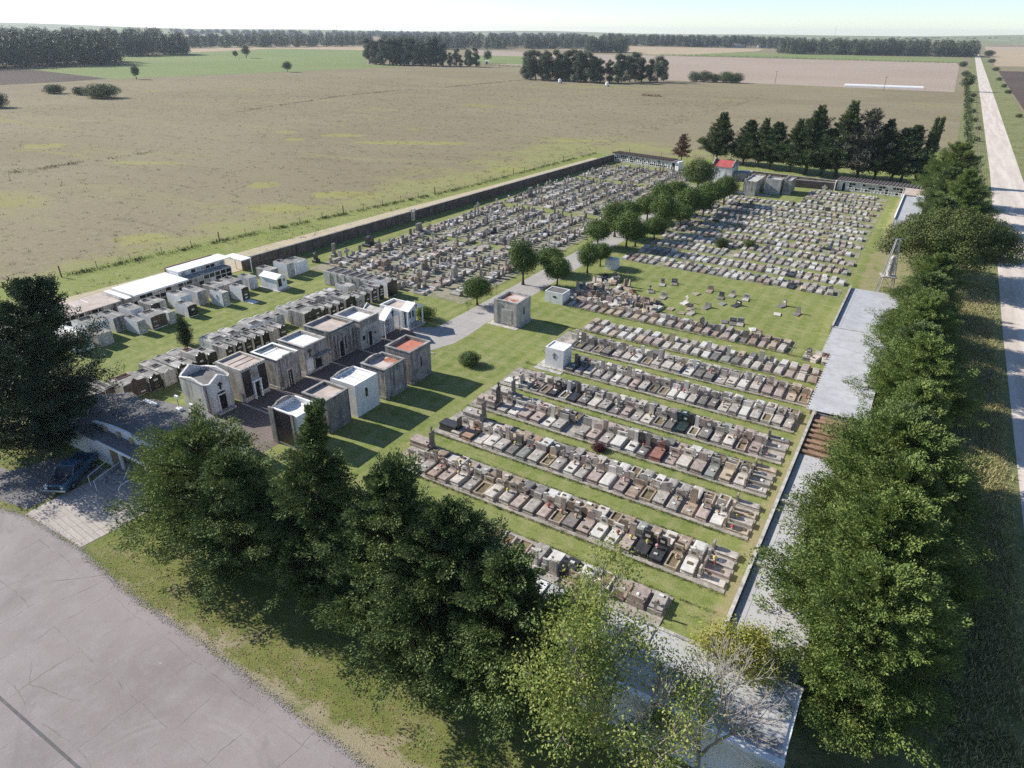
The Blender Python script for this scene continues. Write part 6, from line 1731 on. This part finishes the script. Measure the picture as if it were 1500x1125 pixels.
def grave(label, x, y, rot, code, typ, head, w=0.92, l=1.62, hb=None, group=None, code2=None, extras=True, hh=None, name='grave', z=0.06, seed=None, hw=None):
    g = random.Random(seed if seed is not None else int(abs(x) * 971 + y * 331 + rot * 77))
    mt = GM[code][1]
    mh = GM[code2 or code][1]
    t_ = thing(name, label, 'grave', (x, y, z), rot + g.gauss(0, 0.016), group)
    t_.rotation_euler.x, t_.rotation_euler.y = g.gauss(0, 0.008), g.gauss(0, 0.010)
    a = w / 2
    if typ == 'kerb':
        hb = hb or g.uniform(0.2, 0.3)
        part('kerb', [mt, mt, SOIL], t_, lambda m: m.well(-a, -l, a, -0.2, 0, hb, -a + 0.1, -l + 0.1, a - 0.1, -0.3, 0.1, 0, 1, 2))
        top = hb - 0.06
    elif typ == 'low':
        hb = hb or g.uniform(0.12, 0.2)
        part('slab', mt, t_, lambda m: m.box(-a, -l, 0, a, -0.2, hb, top=0.025))
        top = hb
    else:
        hb = hb or g.uniform(0.28, 0.45)
        part('base', mt, t_, lambda m: m.box(-a, -l, 0, a, -0.2, hb * 0.3).box(-a + 0.06, -l + 0.06, hb * 0.3 + 0.001, a - 0.06, -0.22, hb * 0.8))
        ov = g.choice((0.0, 0.02, 0.045))
        part('slab', mt, t_, lambda m: m.box(-a + 0.045 - ov, -l + 0.045 - ov, hb * 0.8 + 0.001, a - 0.045 + ov, -0.235, hb, top=g.choice((0.02, 0.03, 0.12)), tz=0.03))
        top = hb
    if head is not None:
        hw = hw or w * (0.98 if head == 3 else g.uniform(0.62, 0.84))
        hh = hh or (g.uniform(0.42, 0.55) if head == 3 else g.uniform(0.95, 1.25) if head == 4 else g.uniform(0.55, 0.82))
        if head == 4: hw = w * g.uniform(0.4, 0.55)
        th = 0.15 if head != 4 else 0.22
        ped = 0.18 if typ != 'low' else 0.1
        zt = max(top * 0.55, 0.12) + ped
        part('pedestal', mt, t_, lambda m: m.box(-hw / 2 - 0.06, -0.215, 0, hw / 2 + 0.06, 0.0, zt))
        if head == 5:
            hd = part('headstone', mh, t_, lambda m: cross_mb(m, 0, -0.1, zt + 0.001, hh, 'y', 0.12))
        else:
            hd = part('headstone', mh, t_, lambda m: m.py(head_poly(head, hw, hh), -0.105 - th / 2 + 0.02, -0.105 + th / 2, 0) if zt else None)
            hd.location.z = zt + 0.001
            hd.rotation_euler.x, hd.rotation_euler.y = g.gauss(0, 0.02), g.gauss(0, 0.016)
            if g.random() < 0.7 and head != 4:
                ins = part('plaque', PLAQ if code in 'kdbm' else PLAQD, hd, lambda m: m.box(-hw * 0.25, -0.105 - th / 2 + 0.004, hh * 0.35, hw * 0.25, -0.105 - th / 2 + 0.017, hh * 0.62))
    if extras:
        r = g.random()
        if r < 0.5:
            vx, vy = g.uniform(-0.25, 0.25), -g.uniform(0.45, 0.7)
            v_ = part('vase', GM[g.choice('lgwd')][1], t_, lambda m: m.lathe((vx, vy, top), [(0.05, 0), (0.09, 0.06), (0.06, 0.15), (0.085, 0.19)], 8))
            if g.random() < 0.75:
                part('flowers', g.choice(FLOWS), v_, lambda m: m.lathe((vx, vy, top + 0.17), [(0.04, 0), (0.16, 0.07), (0.13, 0.15), (0.03, 0.22)], 7))
        if 0.3 < r < 0.85 and typ != 'kerb':
            k = g.uniform(0.12, 0.2)
            cx, cy = g.uniform(-0.15, 0.15), -g.uniform(0.8, l - 0.35)
            part('tablet', PLAQD if code in 'lwps' else PLAQ, t_, lambda m: m.box(cx - k, cy - k * 0.7, top + 0.002, cx + k, cy + k * 0.7, top + g.uniform(0.04, 0.1)))
    return t_

ROWS = [   # y front, y back, (near line codes, x from, x to), (far line codes, x from, x to), right-end codes
    (29.6, 33.7, ('lbpwslgbl', -24.6, -12.2), ('lwbblbgwkwlbpg', -24.8, -8.2), ''),
    (36.0, 40.05, ('glgbplgslgpgppdpwwpkksw', -32.6, -7.6), ('gbllpgbbbddwwbblsbtblbw', -31.4, -7.6), 'lpgg'),
    (42.2, 46.5, ('lolwgdtgsgwgpwpbsggbpw', -31.2, -7.4), ('glpsbowkdgplgwlgwgglsl', -29.8, -7.6), 'sgsg'),
    (48.1, 52.3, ('dgwppwg.gpgwwdrplptsl', -31.2, -7.2), ('dgllsdd..ppgkddpwgdgd', -30.2, -7.2), 'gggs'),
    (53.6, 57.8, ('wlgpkwkdlgdpglgdmwdglpp', -31.8, -7.4), ('plgdkgddglgldgdmkpgtppg', -30.6, -7.2), 'ggd'),
    (59.6, 63.9, ('dglggwgpgdgwwgddlgwglgg', -28.4, -5.6), ('ddglggwgpgddllgglgwlgg', -28.4, -5.6), ''),
    (65.5, 69.7, ('lddgdglwgllgwddglwlppss', -31.6, -5.4), ('lgddgpgldgglwglpgglpgss', -31.4, -5.4), '')]
count = 0
pv = MB()
for ri, (yf, yb, near, far, endc) in enumerate(ROWS):
    x0 = min(near[1], far[1]) - 0.6 if ri in (0, 5) else -33.6
    x1 = -4.9 if endc else max(near[2], far[2]) + 0.6
    pv.box(x0, yf - 0.12, 0.0, x1, yb + 0.12, 0.062)
    for li, (codes, xa, xb) in enumerate((near, far)):
        n = len(codes)
        for i, c_ in enumerate(codes):
            if c_ == '.':
                continue
            g = random.Random(ri * 1000 + li * 100 + i)
            x = xa + (xb - xa) * i / (n - 1)
            pit = (xb - xa) / (n - 1)
            typ = g.choices(('slab', 'low', 'kerb'), (0.72, 0.13, 0.15))[0]
            if c_ in 's' and g.random() < 0.5: typ = 'kerb'
            hd = g.choices(range(7), (0.3, 0.18, 0.1, 0.16, 0.09, 0.07, 0.1))[0]
            tn = {'slab': 'raised grave', 'low': 'flat grave', 'kerb': 'kerbed grave'}[typ]
            lab = '%s %s, %s headstone, %s from right, %s line, %s row up' % (GM[c_][0], tn, HEADS[hd], ORD[n - 1 - i], ('near', 'far')[li], ORD[ri])
            yh = (yf + yb) / 2 + (-0.06 if li == 0 else 0.06)
            grave(lab, x + g.gauss(0, 0.03), yh + g.gauss(0, 0.02), 0 if li == 0 else math.pi, c_, typ, hd, pit * g.uniform(0.70, 0.84), (yb - yf) / 2 - 0.16 - g.uniform(0, 0.22), None, 'graves in double rows', None, True, None, 'grave', 0.062, ri * 1000 + li * 100 + i)
            count += 1
    for i, c_ in enumerate(endc):
        y = yf + 0.62 + i * (yb - yf - 0.9) / max(1, len(endc) - 1)
        lab = '%s low grave lying crosswise, %s from below, right end of %s row up' % (GM[c_][0], ORD[i], ORD[ri])
        grave(lab, -6.85 + 0.03 * (i % 2), y, math.pi / 2, c_, 'low' if i % 3 else 'slab', (0, 3, 4, 1)[i % 4], 0.72, 1.85, 0.16 + 0.1 * (i % 2), 'graves in double rows', None, True, 0.62, 'grave', 0.062, ri * 50 + i)
        count += 1
structure('row_paving', pv, STRIPM)
# the big vault graves at the left ends
bigs = [(-31.7, 39.4, 'p', 'd', 2.2, 0.62, 1.3, 'big pinkish vault grave with dark spired monument at left end, second row'),
        (-31.2, 42.95, 'k', 'k', 2.1, 0.72, 1.0, 'big black granite vault with square monument at left end, third row'),
        (-30.5, 45.9, 'g', 'd', 2.2, 0.72, 1.5, 'big grey brick-sided vault with tall slab at left end, third row'),
        (-30.7, 48.75, 'p', 'k', 2.3, 0.75, 1.7, 'big brownish vault with tall black stele at left end, fourth row'),
        (-30.4, 51.2, 'g', 'd', 2.4, 0.75, 1.4, 'big grey vault with dark monument at left end, fourth row, far line'),
        (-31.0, 53.9, 'w', 'l', 2.0, 0.40, 1.0, 'low white-topped vault at left end, fifth row')]
for x, y, c1, c2, l_, hb, hh, lab in bigs:
    t_ = grave(lab, x, y + 0.35, -math.pi / 2, c1, 'slab', 0, 1.1, l_, hb, 'large vault graves at the row ends', c2, True, hh, 'vault_grave', 0.062, int(y * 10), 0.62)
    if hh > 1.2:
        part('cross', GM[c2][1], t_, lambda m: cross_mb(m, 0, -0.09, max(hb * 0.55, 0.12) + 0.18 + hh + 0.003, 0.5, 'y', 0.1))

# lone stones on the open lawn
lone = [(565, 52, 0, 'g', 'small grey cross stone, left of a pair on the open lawn by the avenue'), (622, 48, 3, 'd', 'dark low stone, right of the pair on the open lawn by the avenue'), (502, 84, 5, 'd', 'dark cross stone near the avenue shade on the open lawn'),
        (572, 115, 3, 'g', 'low grey stone with plants near the avenue on the open lawn'), (797, 84, 3, 'b', 'small brown stone farthest up the middle of the open lawn'), (742, 97, None, 's', 'sandy flat slab left of the upright dark stone on the lawn'),
        (850, 116, 0, 'd', 'upright dark squarish stone in the middle of the lawn'), (907, 106, 2, 'g', 'grey gabled stone right of the upright dark one'), (970, 124, 3, 'l', 'light low stone rightmost of the middle lawn group'),
        (684, 142, 5, 'w', 'white cross monument standing alone in the lawn'), (865, 145, None, 't', 'greenish flat slab below the upright dark stone'), (787, 165, 3, 'd', 'wide dark stone with shadow in the lawn centre'),
        (935, 155, 3, 'k', 'black low stone right of the greenish slab'), (612, 168, None, 'b', 'brown crumbled slab left of the white cross monument'), (697, 168, 3, 'b', 'brown stone just below the white cross monument'),
        (665, 187, None, 'b', 'broken brown slab near the brown stones'), (712, 192, 6, 'g', 'grey stepped stone right of the broken brown slab'), (1155, 158, 6, 'd', 'dark brown tall stone, upper of the three on the right lawn'),
        (1122, 193, None, 'l', 'light slab with pink flowers, left of the three on the right lawn'), (1222, 195, 6, 'd', 'dark stone, right of the three on the right lawn'), (862, 228, None, 'd', 'dark slab, left of the low cluster on the lower lawn'),
        (905, 238, 3, 'd', 'dark stone in the middle of the low cluster on the lower lawn'), (942, 243, 3, 'g', 'grey stone, right of the low cluster on the lower lawn'), (995, 265, None, 'w', 'pale flat slab alone above the brown graves'),
        (1030, 300, 3, 'b', 'brown leaning stone just above the brown grave band'), (415, 110, 2, 'r', 'reddish brown gabled stone at the edge of the brown grave band'), (1270, 400, 6, 'd', 'dark upright grave near the right gallery, leftmost of three'),
        (1318, 412, 3, 'l', 'light grave near the right gallery, middle of three'), (1355, 420, 3, 'g', 'grey grave touching the right gallery edge, rightmost of three')]
for i, (u, v, hd, c_, lab) in enumerate(lone):
    p = at(800 + u / 3.309, 400 + v / 3.309)
    grave(lab, p[0], p[1], random.Random(i).gauss(0, 0.25), c_, 'low' if i < 26 else 'slab', hd, 0.85, 1.3 if i < 26 else 1.7, 0.14 if i < 26 else 0.4, 'lone graves on the open lawn', None, i >= 26, None, 'lone_grave', 0.0, i + 7000)

# the other graves, past the nearest three hundred, read as one crowd of stones
cb = MB()
codes_ = 'gldkwpbst'
cm = [GM[c_][1] for c_ in codes_]
def far_grave(x, y, rot, g, tall=0.0, mono=False, brown=False):
    mi = g.choices(range(9), (0.20, 0.32, 0.06, 0.03, 0.20, 0.12, 0.03, 0.08, 0.02) if not mono else (0.24, 0.30, 0.07, 0.03, 0.15, 0.10, 0.05, 0.14, 0.02))[0]
    if brown and g.random() < 0.55: mi = g.choice((5, 6, 6, 7))
    w_, l_, hb = g.uniform(0.72, 0.9), g.uniform(1.65, 1.95), g.uniform(0.15, 0.42)
    s, c_ = math.sin(rot), math.cos(rot)
    o = len(cb.v)
    m = MB()
    m.box(-w_ / 2, -l_, 0, w_ / 2, -0.2, hb * 0.6)
    m.box(-w_ / 2 + 0.06, -l_ + 0.06, hb * 0.6 + 0.001, w_ / 2 - 0.06, -0.22, hb, top=0.03)
    h2 = (g.uniform(0.35, 0.9) if mono else g.uniform(0.2, 0.5)) if g.random() > tall else g.uniform(0.95, 1.55)
    hw = w_ * (g.uniform(0.7, 0.95) if h2 < 1.1 else g.uniform(0.4, 0.75))
    q = g.random()
    mh = mi if q < 0.62 else (g.choice((0, 2, 2, 6)) if mono else g.choice((0, 1, 1, 4, 2, 7)))
    k0 = len(m.f)
    if q < 0.25:
        m.py([(-hw / 2, 0), (hw / 2, 0), (hw / 2, h2 * 0.8), (0, h2), (-hw / 2, h2 * 0.8)], -0.2, -0.04)
    elif q < 0.37:
        cross_mb(m, 0, -0.12, 0.1, h2 + 0.3, 'y', 0.12)
    else:
        m.box(-hw / 2, -0.2, 0, hw / 2, -0.02, h2, top=0.02)
    if g.random() < 0.35:
        m.box(-hw / 2 - 0.05, -0.3, 0, hw / 2 + 0.05, 0.02, 0.3)
    cb.v += [(x + p[0] * c_ - p[1] * s, y + p[0] * s + p[1] * c_, 0.03 + p[2]) for p in m.v]
    for i, f in enumerate(m.f):
        cb.f.append([a + o for a in f]); cb.m.append(mi if i < k0 else mh)
    global count
    count += 1
g = random.Random(77)
for (yf, x0, x1) in ((71.1, -31.8, -5.2), (77.5, -39.6, -9.5)):
    for li in (0, 1):
        x = x0
        while x < x1:
            far_grave(x, yf + 1.95 + (0.12 if li else 0) + g.gauss(0, 0.05), math.pi * li + g.gauss(0, 0.03), g, 0.06, yf > 75, yf > 75)
            x += g.uniform(1.08, 1.22)
for i in range(85):
    far_grave(g.uniform(-39.5, -25 - 6 * g.random()), g.uniform(81.3, 85.0), g.choice((0, math.pi)) + g.gauss(0, 0.3), g, 0.12, True, True)
for i in range(16):
    far_grave(g.uniform(-39, -33), g.uniform(86, 92), g.gauss(0, 0.4), g, 0.1, True, True)
yr = 101.0
k = 0
while yr < 177:
    x0 = -38.6 if yr < 156 else -22.5
    for li in (0, 1):
        x = x0 + (0 if yr > 104 else -0.8)
        xe = -7.2 - 0.3 * (yr > 120) - (1.5 if li else 0) * g.random()
        while x < xe:
            if g.random() > 0.05:
                far_grave(x, yr + 1.9 + (0.15 if li else 0) + g.gauss(0, 0.08), math.pi * li + g.gauss(0, 0.05), g, 0.04 + 0.2 * (yr > 160))
            x += g.uniform(1.08, 1.32)
    yr += 5.45
    k += 1
xs = [-51.5 - 2.35 * i for i in range(12)]
for ci, xc in enumerate(xs):
    y = 69.5 + (2.5 if xc > -58 else 0) + (3 if xc < -74 else 0)
    while y < 178.5 - (0 if xc > -72 else 1):
        y += g.uniform(1.02, 1.36)
        if 95.2 < y < 96.6 or 122.5 < y < 125.2 or 157.5 < y < 160.5 or g.random() < 0.07:
            continue
        if xc > -49 or (xc < -76.5 and y > 150 and xc < -75):
            continue
        far_grave(xc + 0.9 * (ci % 2) * 0.4 + g.gauss(0, 0.12), y, (math.pi / 2 if ci % 2 else -math.pi / 2) + g.gauss(0, 0.05), g, 0.24, True)
        if g.random() < 0.12:
            far_grave(xc + g.gauss(0, 0.5), y + 0.5, g.choice((0, math.pi)), g, 0.6, True)
ob = cb.build('rear_graves', cm)
tag(ob, None, None, None, 'stuff')
pv = MB()
for yf, x0, x1 in ((71.1, -32.6, -4.6), (77.5, -40.3, -8.8)):
    pv.box(x0, yf - 0.05, 0, x1, yf + 4.0, 0.03)
yr = 101.0
while yr < 177:
    pv.box(-39.4 if yr < 156 else -23.2, yr, 0, -6.8, yr + 3.95, 0.028)
    yr += 5.45
for a, b in ((70.5, 95), (96.8, 122.4), (125.4, 157.4), (160.6, 178.5)):
    pv.box(-78.6 + (3 if b > 150 else 0), a, 0, -49.9, b, 0.026)
structure('row_paving', pv, grass_mat('worn_ground', (0.29, 0.255, 0.19), (0.20, 0.20, 0.105), (0.34, 0.31, 0.25), (0.13, 0.155, 0.055), 0.5, 1.3, 0.85, None, 0.5))
# larger monuments that stand out among them
mons = [((447 + 430 * 0, 0), 0)]
def monument(label, px, py, w_, h_, c_, st=0):
    p = at(px, py)
    t_ = thing('monument', label, 'monument', (*p, 0), R(90), 'tall monuments among the left graves')
    part('base', GM[c_][1], t_, lambda m: m.box(-w_ * 0.7, -w_ * 0.6, 0, w_ * 0.7, w_ * 0.6, 0.5, top=0.05))
    part('headstone', GM[c_][1], t_, lambda m: m.py(head_poly(st, w_, h_), -w_ * 0.22, w_ * 0.22)).location.z = 0.502
    return t_
def q6(u, v): return (430 + u / 3.75, 200 + v / 3.75)
for u, v, w_, h_, c_, st, lab in ((420, 600, 1.5, 1.3, 'k', 2, 'black gabled monument nearest to the left brick wall'), (225, 660, 0.6, 1.7, 'd', 0, 'tall dark pillar monument at the near left corner of the graves'), (125, 690, 0.7, 1.1, 'k', 1, 'dark rounded stone by the corner of the left graves'),
        (510, 730, 1.5, 1.2, 'b', 2, 'reddish brown wide monument behind the pale cross row'), (690, 530, 1.2, 1.3, 'd', 0, 'dark block monument in the middle left graves'), (1150, 590, 1.4, 0.9, 'd', 2, 'dark wide monument beside bright slabs in the left graves'),
        (1300, 330, 1.3, 1.5, 'd', 0, 'dark tall monument at the far upper left graves'), (885, 790, 1.1, 1.9, 'g', 2, 'grey spired monument by the path at the near right corner of left graves'), (725, 740, 0.8, 1.4, 'b', 0, 'brown pillar monument among the near left graves')):
    monument(lab, *q6(u, v), w_, h_, c_, st)

# ------------------------------------------------------------------ out on the plain
def shed(label, px, py, W, D, h, wall, roof, rot=0.0, name='farm_shed', cat='shed', wins=2):
    p = at(px, py)
    t_ = thing(name, label, cat, (p[0], p[1], -0.03), rot)
    part('wall', wall, t_, lambda m: m.box(-W / 2, 0, 0, W / 2, D, h))
    part('roof', roof, t_, lambda m: m.px([(-0.6, h + 0.003), (D + 0.6, h + 0.003), (D / 2, h + D * 0.16)], -W / 2 - 0.4, W / 2 + 0.4))
    for i in range(wins):
        x = -W / 2 + W * (i + 0.5) / wins
        part('window' if i % 2 else 'door', GLASSD, t_, lambda m: m.box(x - 0.8, -0.06, 0.1 if i % 2 == 0 else 1.0, x + 0.8, -0.003, min(h - 0.3, 2.6)))
    return t_
YW = YAW
shed('white house with pale roof at the edge of the far village', 340, 67, 26, 12, 6, CREAM, ROOFP, YW, 'house', 'house', 4)
shed('small white house right of the pale-roofed one in the far village', 378, 62.5, 22, 12, 5, WHITE, ROOFW, YW, 'house', 'house', 3)
shed('long white-roofed warehouse in the far village', 408, 64, 46, 22, 7, WHITE, ROOFW, YW, 'warehouse', 'warehouse', 5)
shed('white-roofed shed right of the long warehouse', 486, 65, 30, 16, 6, WHITE, ROOFW, YW, 'warehouse', 'warehouse', 3)
shed('pale house far behind the small green field', 1082, 70, 28, 14, 7, CREAM, ROOFP, YW, 'house', 'house', 3)
shed('low white farm hut beside the dark pointed tree', 713, 94, 3.4, 3, 3, WHITE, ROOFW, YW, 'farm_hut', 'hut', 1)
shed('low grey farm shed with pale roof behind the ragged trees', 690, 93.5, 14, 6, 2.8, CONC, ZINC, YW)
shed('whitish house among trees at the far left of the right wood', 1118, 70, 24, 12, 6, WHITE, ZINC, YW, 'house', 'house', 2)
for px, py, lab in ((820, 122, 'small white water tank left of the near grove centre'), (889, 127, 'small cream water tank right of the near grove centre')):
    p = at(px, py)
    t_ = thing('water_tank', lab, 'tank', (p[0], p[1], -0.03))
    part('tank', WHITE, t_, lambda m: m.lathe((0, 0, 0.9), [(1.1, 0), (1.1, 1.6), (0.3, 2.1)], 16))
    part('stand', CONCL, t_, lambda m: m.box(-1.2, -1.2, 0, 1.2, 1.2, 0.9))
p0, p1 = Vector(at(1237, 126.3)), Vector(at(1352, 130.3))
L = (p1 - p0).length
t_ = thing('silo_bag', 'long white grain bag lying on the pale fallow field', 'grain bag', (p0.x, p0.y, -0.01), math.atan2(p1.y - p0.y, p1.x - p0.x))
part('bag', WHITE, t_, lambda m: m.px([(-1.9, 0), (1.9, 0)] + [(1.9 * math.cos(math.pi * i / 8), 0.05 + 1.6 * math.sin(math.pi * i / 8)) for i in range(9)], 0, L))
p = at(955, 141)
t_ = thing('brush_pile', 'rust-brown pile of brush on the pasture before the near grove', 'pile', (p[0], p[1], -0.03))
mesh_obj('branches', quads_mesh('branches', lumps([(-5 + 1.6 * i, 0.3 * (i % 3), 0.4, 1.5, 1.0, 0.8) for i in range(7)], 5, 30, 0.5, 0.35), leafmat('dry_brush', (0.16, 0.075, 0.035), (0.20, 0.10, 0.05), (0.26, 0.16, 0.09), 0.5, 0)), t_)
for px, py, top, lab in ((495, 62, 8, 'tall lattice radio mast above the far village'), (1218, 74, 38, 'thin lattice radio mast above the right wood'), (305, 64, 17, 'faint radio mast above the left woods'), (563, 62, 24, 'faint radio mast right of the tall one')):
    p = at(px, py)
    d_ = (p[0] ** 2 + p[1] ** 2) ** 0.5
    v0 = Vector((p[0], p[1], -H))
    lo, hi = 1, 200
    for _ in range(40):
        mid = (lo + hi) / 2
        v = Vector((p[0], p[1], mid - H))
        yy = 562.5 - FPX * v.dot(up) / v.dot(fw)
        lo, hi = (mid, hi) if yy > top else (lo, mid)
    hm = lo
    t_ = thing('radio_mast', lab, 'mast', (p[0], p[1], 0))
    part('lattice', METAL, t_, lambda m: [m.tube((0.6 * math.cos(a), 0.6 * math.sin(a), 0), (0.35 * math.cos(a), 0.35 * math.sin(a), hm), 0.09, n=4) for a in (0, 2.1, 4.2)] + [m.tube((0.55, 0, z), (-0.3, 0.5, z + 3), 0.06, n=3) for z in range(0, int(hm) - 3, 4)])
    part('antenna', METAL, t_, lambda m: m.tube((0, 0, hm), (0, 0, hm + 3), 0.06, n=4))
for i, (px, py) in enumerate(((1135, 123), (1294, 133), (1021 - 400, 101))):
    p = at(px, py)
    t_ = thing('utility_pole', ('timber pole on the edge of the pale fallow field, left one', 'timber pole beside the long white grain bag', 'timber pole by the left field grove')[i], 'pole', (p[0], p[1], -0.03))
    part('pole', WOOD, t_, lambda m: m.tube((0, 0, 0), (0, 0, 8.5), 0.16, 0.11, 6))
    part('crossarm', WOOD, t_, lambda m: m.box(-0.9, -0.06, 8.0, 0.9, 0.06, 8.14))
# cattle dots on the green field are left as small dark cows
COW = stone('dark_cow_hide', (0.05, 0.04, 0.035), 0.3, 3, 0, rough=0.9, bump=0, objvar=0.3)

# ------------------------------------------------------------------ litter, tufts against the stones, gravel at the asphalt edge
LIGHTG = leafmat('grass_blades', (0.12, 0.165, 0.045), (0.16, 0.19, 0.06), (0.24, 0.245, 0.10), 0.5, 0.2)
LITTER = leafmat('dead_leaves', (0.20, 0.13, 0.07), (0.14, 0.09, 0.05), (0.30, 0.22, 0.12), 0.5, 0)
STONES = leafmat('loose_gravel', (0.25, 0.235, 0.225), (0.19, 0.17, 0.15), (0.36, 0.33, 0.30), 0.5, 0)
def litter(name, pts, size, seed, mat):
    g = np.random.default_rng(seed)
    P = np.array(pts, float)
    k = len(P)
    V = leaf_quads(P, g.normal(0, 1, (k, 3)) * np.array([1, 1, 0.15]), np.array([0, 0, 1.0]) + g.normal(0, 0.25, (k, 3)), size * g.uniform(0.5, 1.5, k), size * 0.6 * g.uniform(0.5, 1.4, k), 0.1)
    o = mesh_obj(name, quads_mesh(name, V, mat))
    o['kind'] = 'stuff'
g = np.random.default_rng(31)
pts = []
for i in range(2400):
    y = g.uniform(24, 58)
    pts.append((0.4 - abs(g.normal(0, 1.6)), y, 2.47) if y > 28.5 else (g.uniform(-16, 0.6), g.uniform(23.8, 28), 3.0))
litter('roof_leaf_litter', pts, 0.11, 32, LITTER)
pts = [(g.uniform(-44, 0), 15.6 + abs(g.normal(0, 2.6)), 0.025) for i in range(5000)]
litter('ground_leaf_litter', pts, 0.10, 33, LITTER)
ex = np.array([-160, -75, -55, -52.3, -45.4, -43, -37, -30.5, -24, -17, -10, 12.7])
ey = np.array([16.2, 15.9, 15.5, 16.1, 16.2, 15.85, 15.35, 15.3, 14.95, 14.6, 13.8, 11.5])
pts = []
for i in range(6500):
    x = g.uniform(-62, -12)
    pts.append((x, np.interp(x, ex, ey) + g.normal(0.05, 0.16), 0.03))
litter('edge_gravel', pts, 0.075, 34, STONES)
pts = []
for yf, yb, near, far, endc in ROWS:
    for i in range(620):
        x = g.uniform(-33.6, -4.8)
        pts.append((x, (yf - 0.16 - abs(g.normal(0, 0.06))) if g.random() < 0.6 else (yb + 0.16 + abs(g.normal(0, 0.06))), 0.01))
    for i in range(170):
        pts.append((g.uniform(-33.6, -4.8), g.uniform(yf, yb), 0.06))
for yf in (71.1, 77.5):
    for i in range(500):
        pts.append((g.uniform(-38, -5), yf - 0.1 + abs(g.normal(0, 0.08)) * g.choice((-1, 1)), 0.01))
tufts('grass_tufts', np.array(pts), 0.17, 0.07, 7, 35, LIGHTG, 0.6)
pts = []
for (xa, ya), (xb, yb), n_ in ((at(340, 165), at(505, 140), 46), (at(505, 140), at(600, 131), 26), (at(640, 129), at(770, 117), 60), (at(0, 256), at(235, 221), 36)):
    for i in range(n_):
        t_ = g.random()
        for j in range(int(g.integers(1, 5))):
            pts.append((xa + (xb - xa) * t_ + g.normal(0, 1.2), ya + (yb - ya) * t_ + g.normal(0, 1.2), -0.03))
tufts('field_weeds', np.array(pts), 0.55, 0.6, 9, 36, WEED, 0.9)

# ------------------------------------------------------------------ the air
hz = bpy.data.materials.new('thin_haze')
hz.use_nodes = True
hz.node_tree.nodes.clear()
ho = hz.node_tree.nodes.new('ShaderNodeOutputMaterial')
hv = hz.node_tree.nodes.new('ShaderNodeVolumePrincipled')
hv.inputs['Color'].default_value = (0.80, 0.88, 1.0, 1)
hv.inputs['Density'].default_value = 0.00008
hv.inputs['Anisotropy'].default_value = 0.25
hz.cycles.volume_sampling = 'DISTANCE'
hz.node_tree.links.new(hv.outputs[0], ho.inputs['Volume'])
ha = MB().box(-7500, -1500, -3.2, 7500, 7500, 60.0).build('haze', hz)
ha['kind'] = 'stuff'
print('graves', count, 'objects', len(bpy.data.objects))
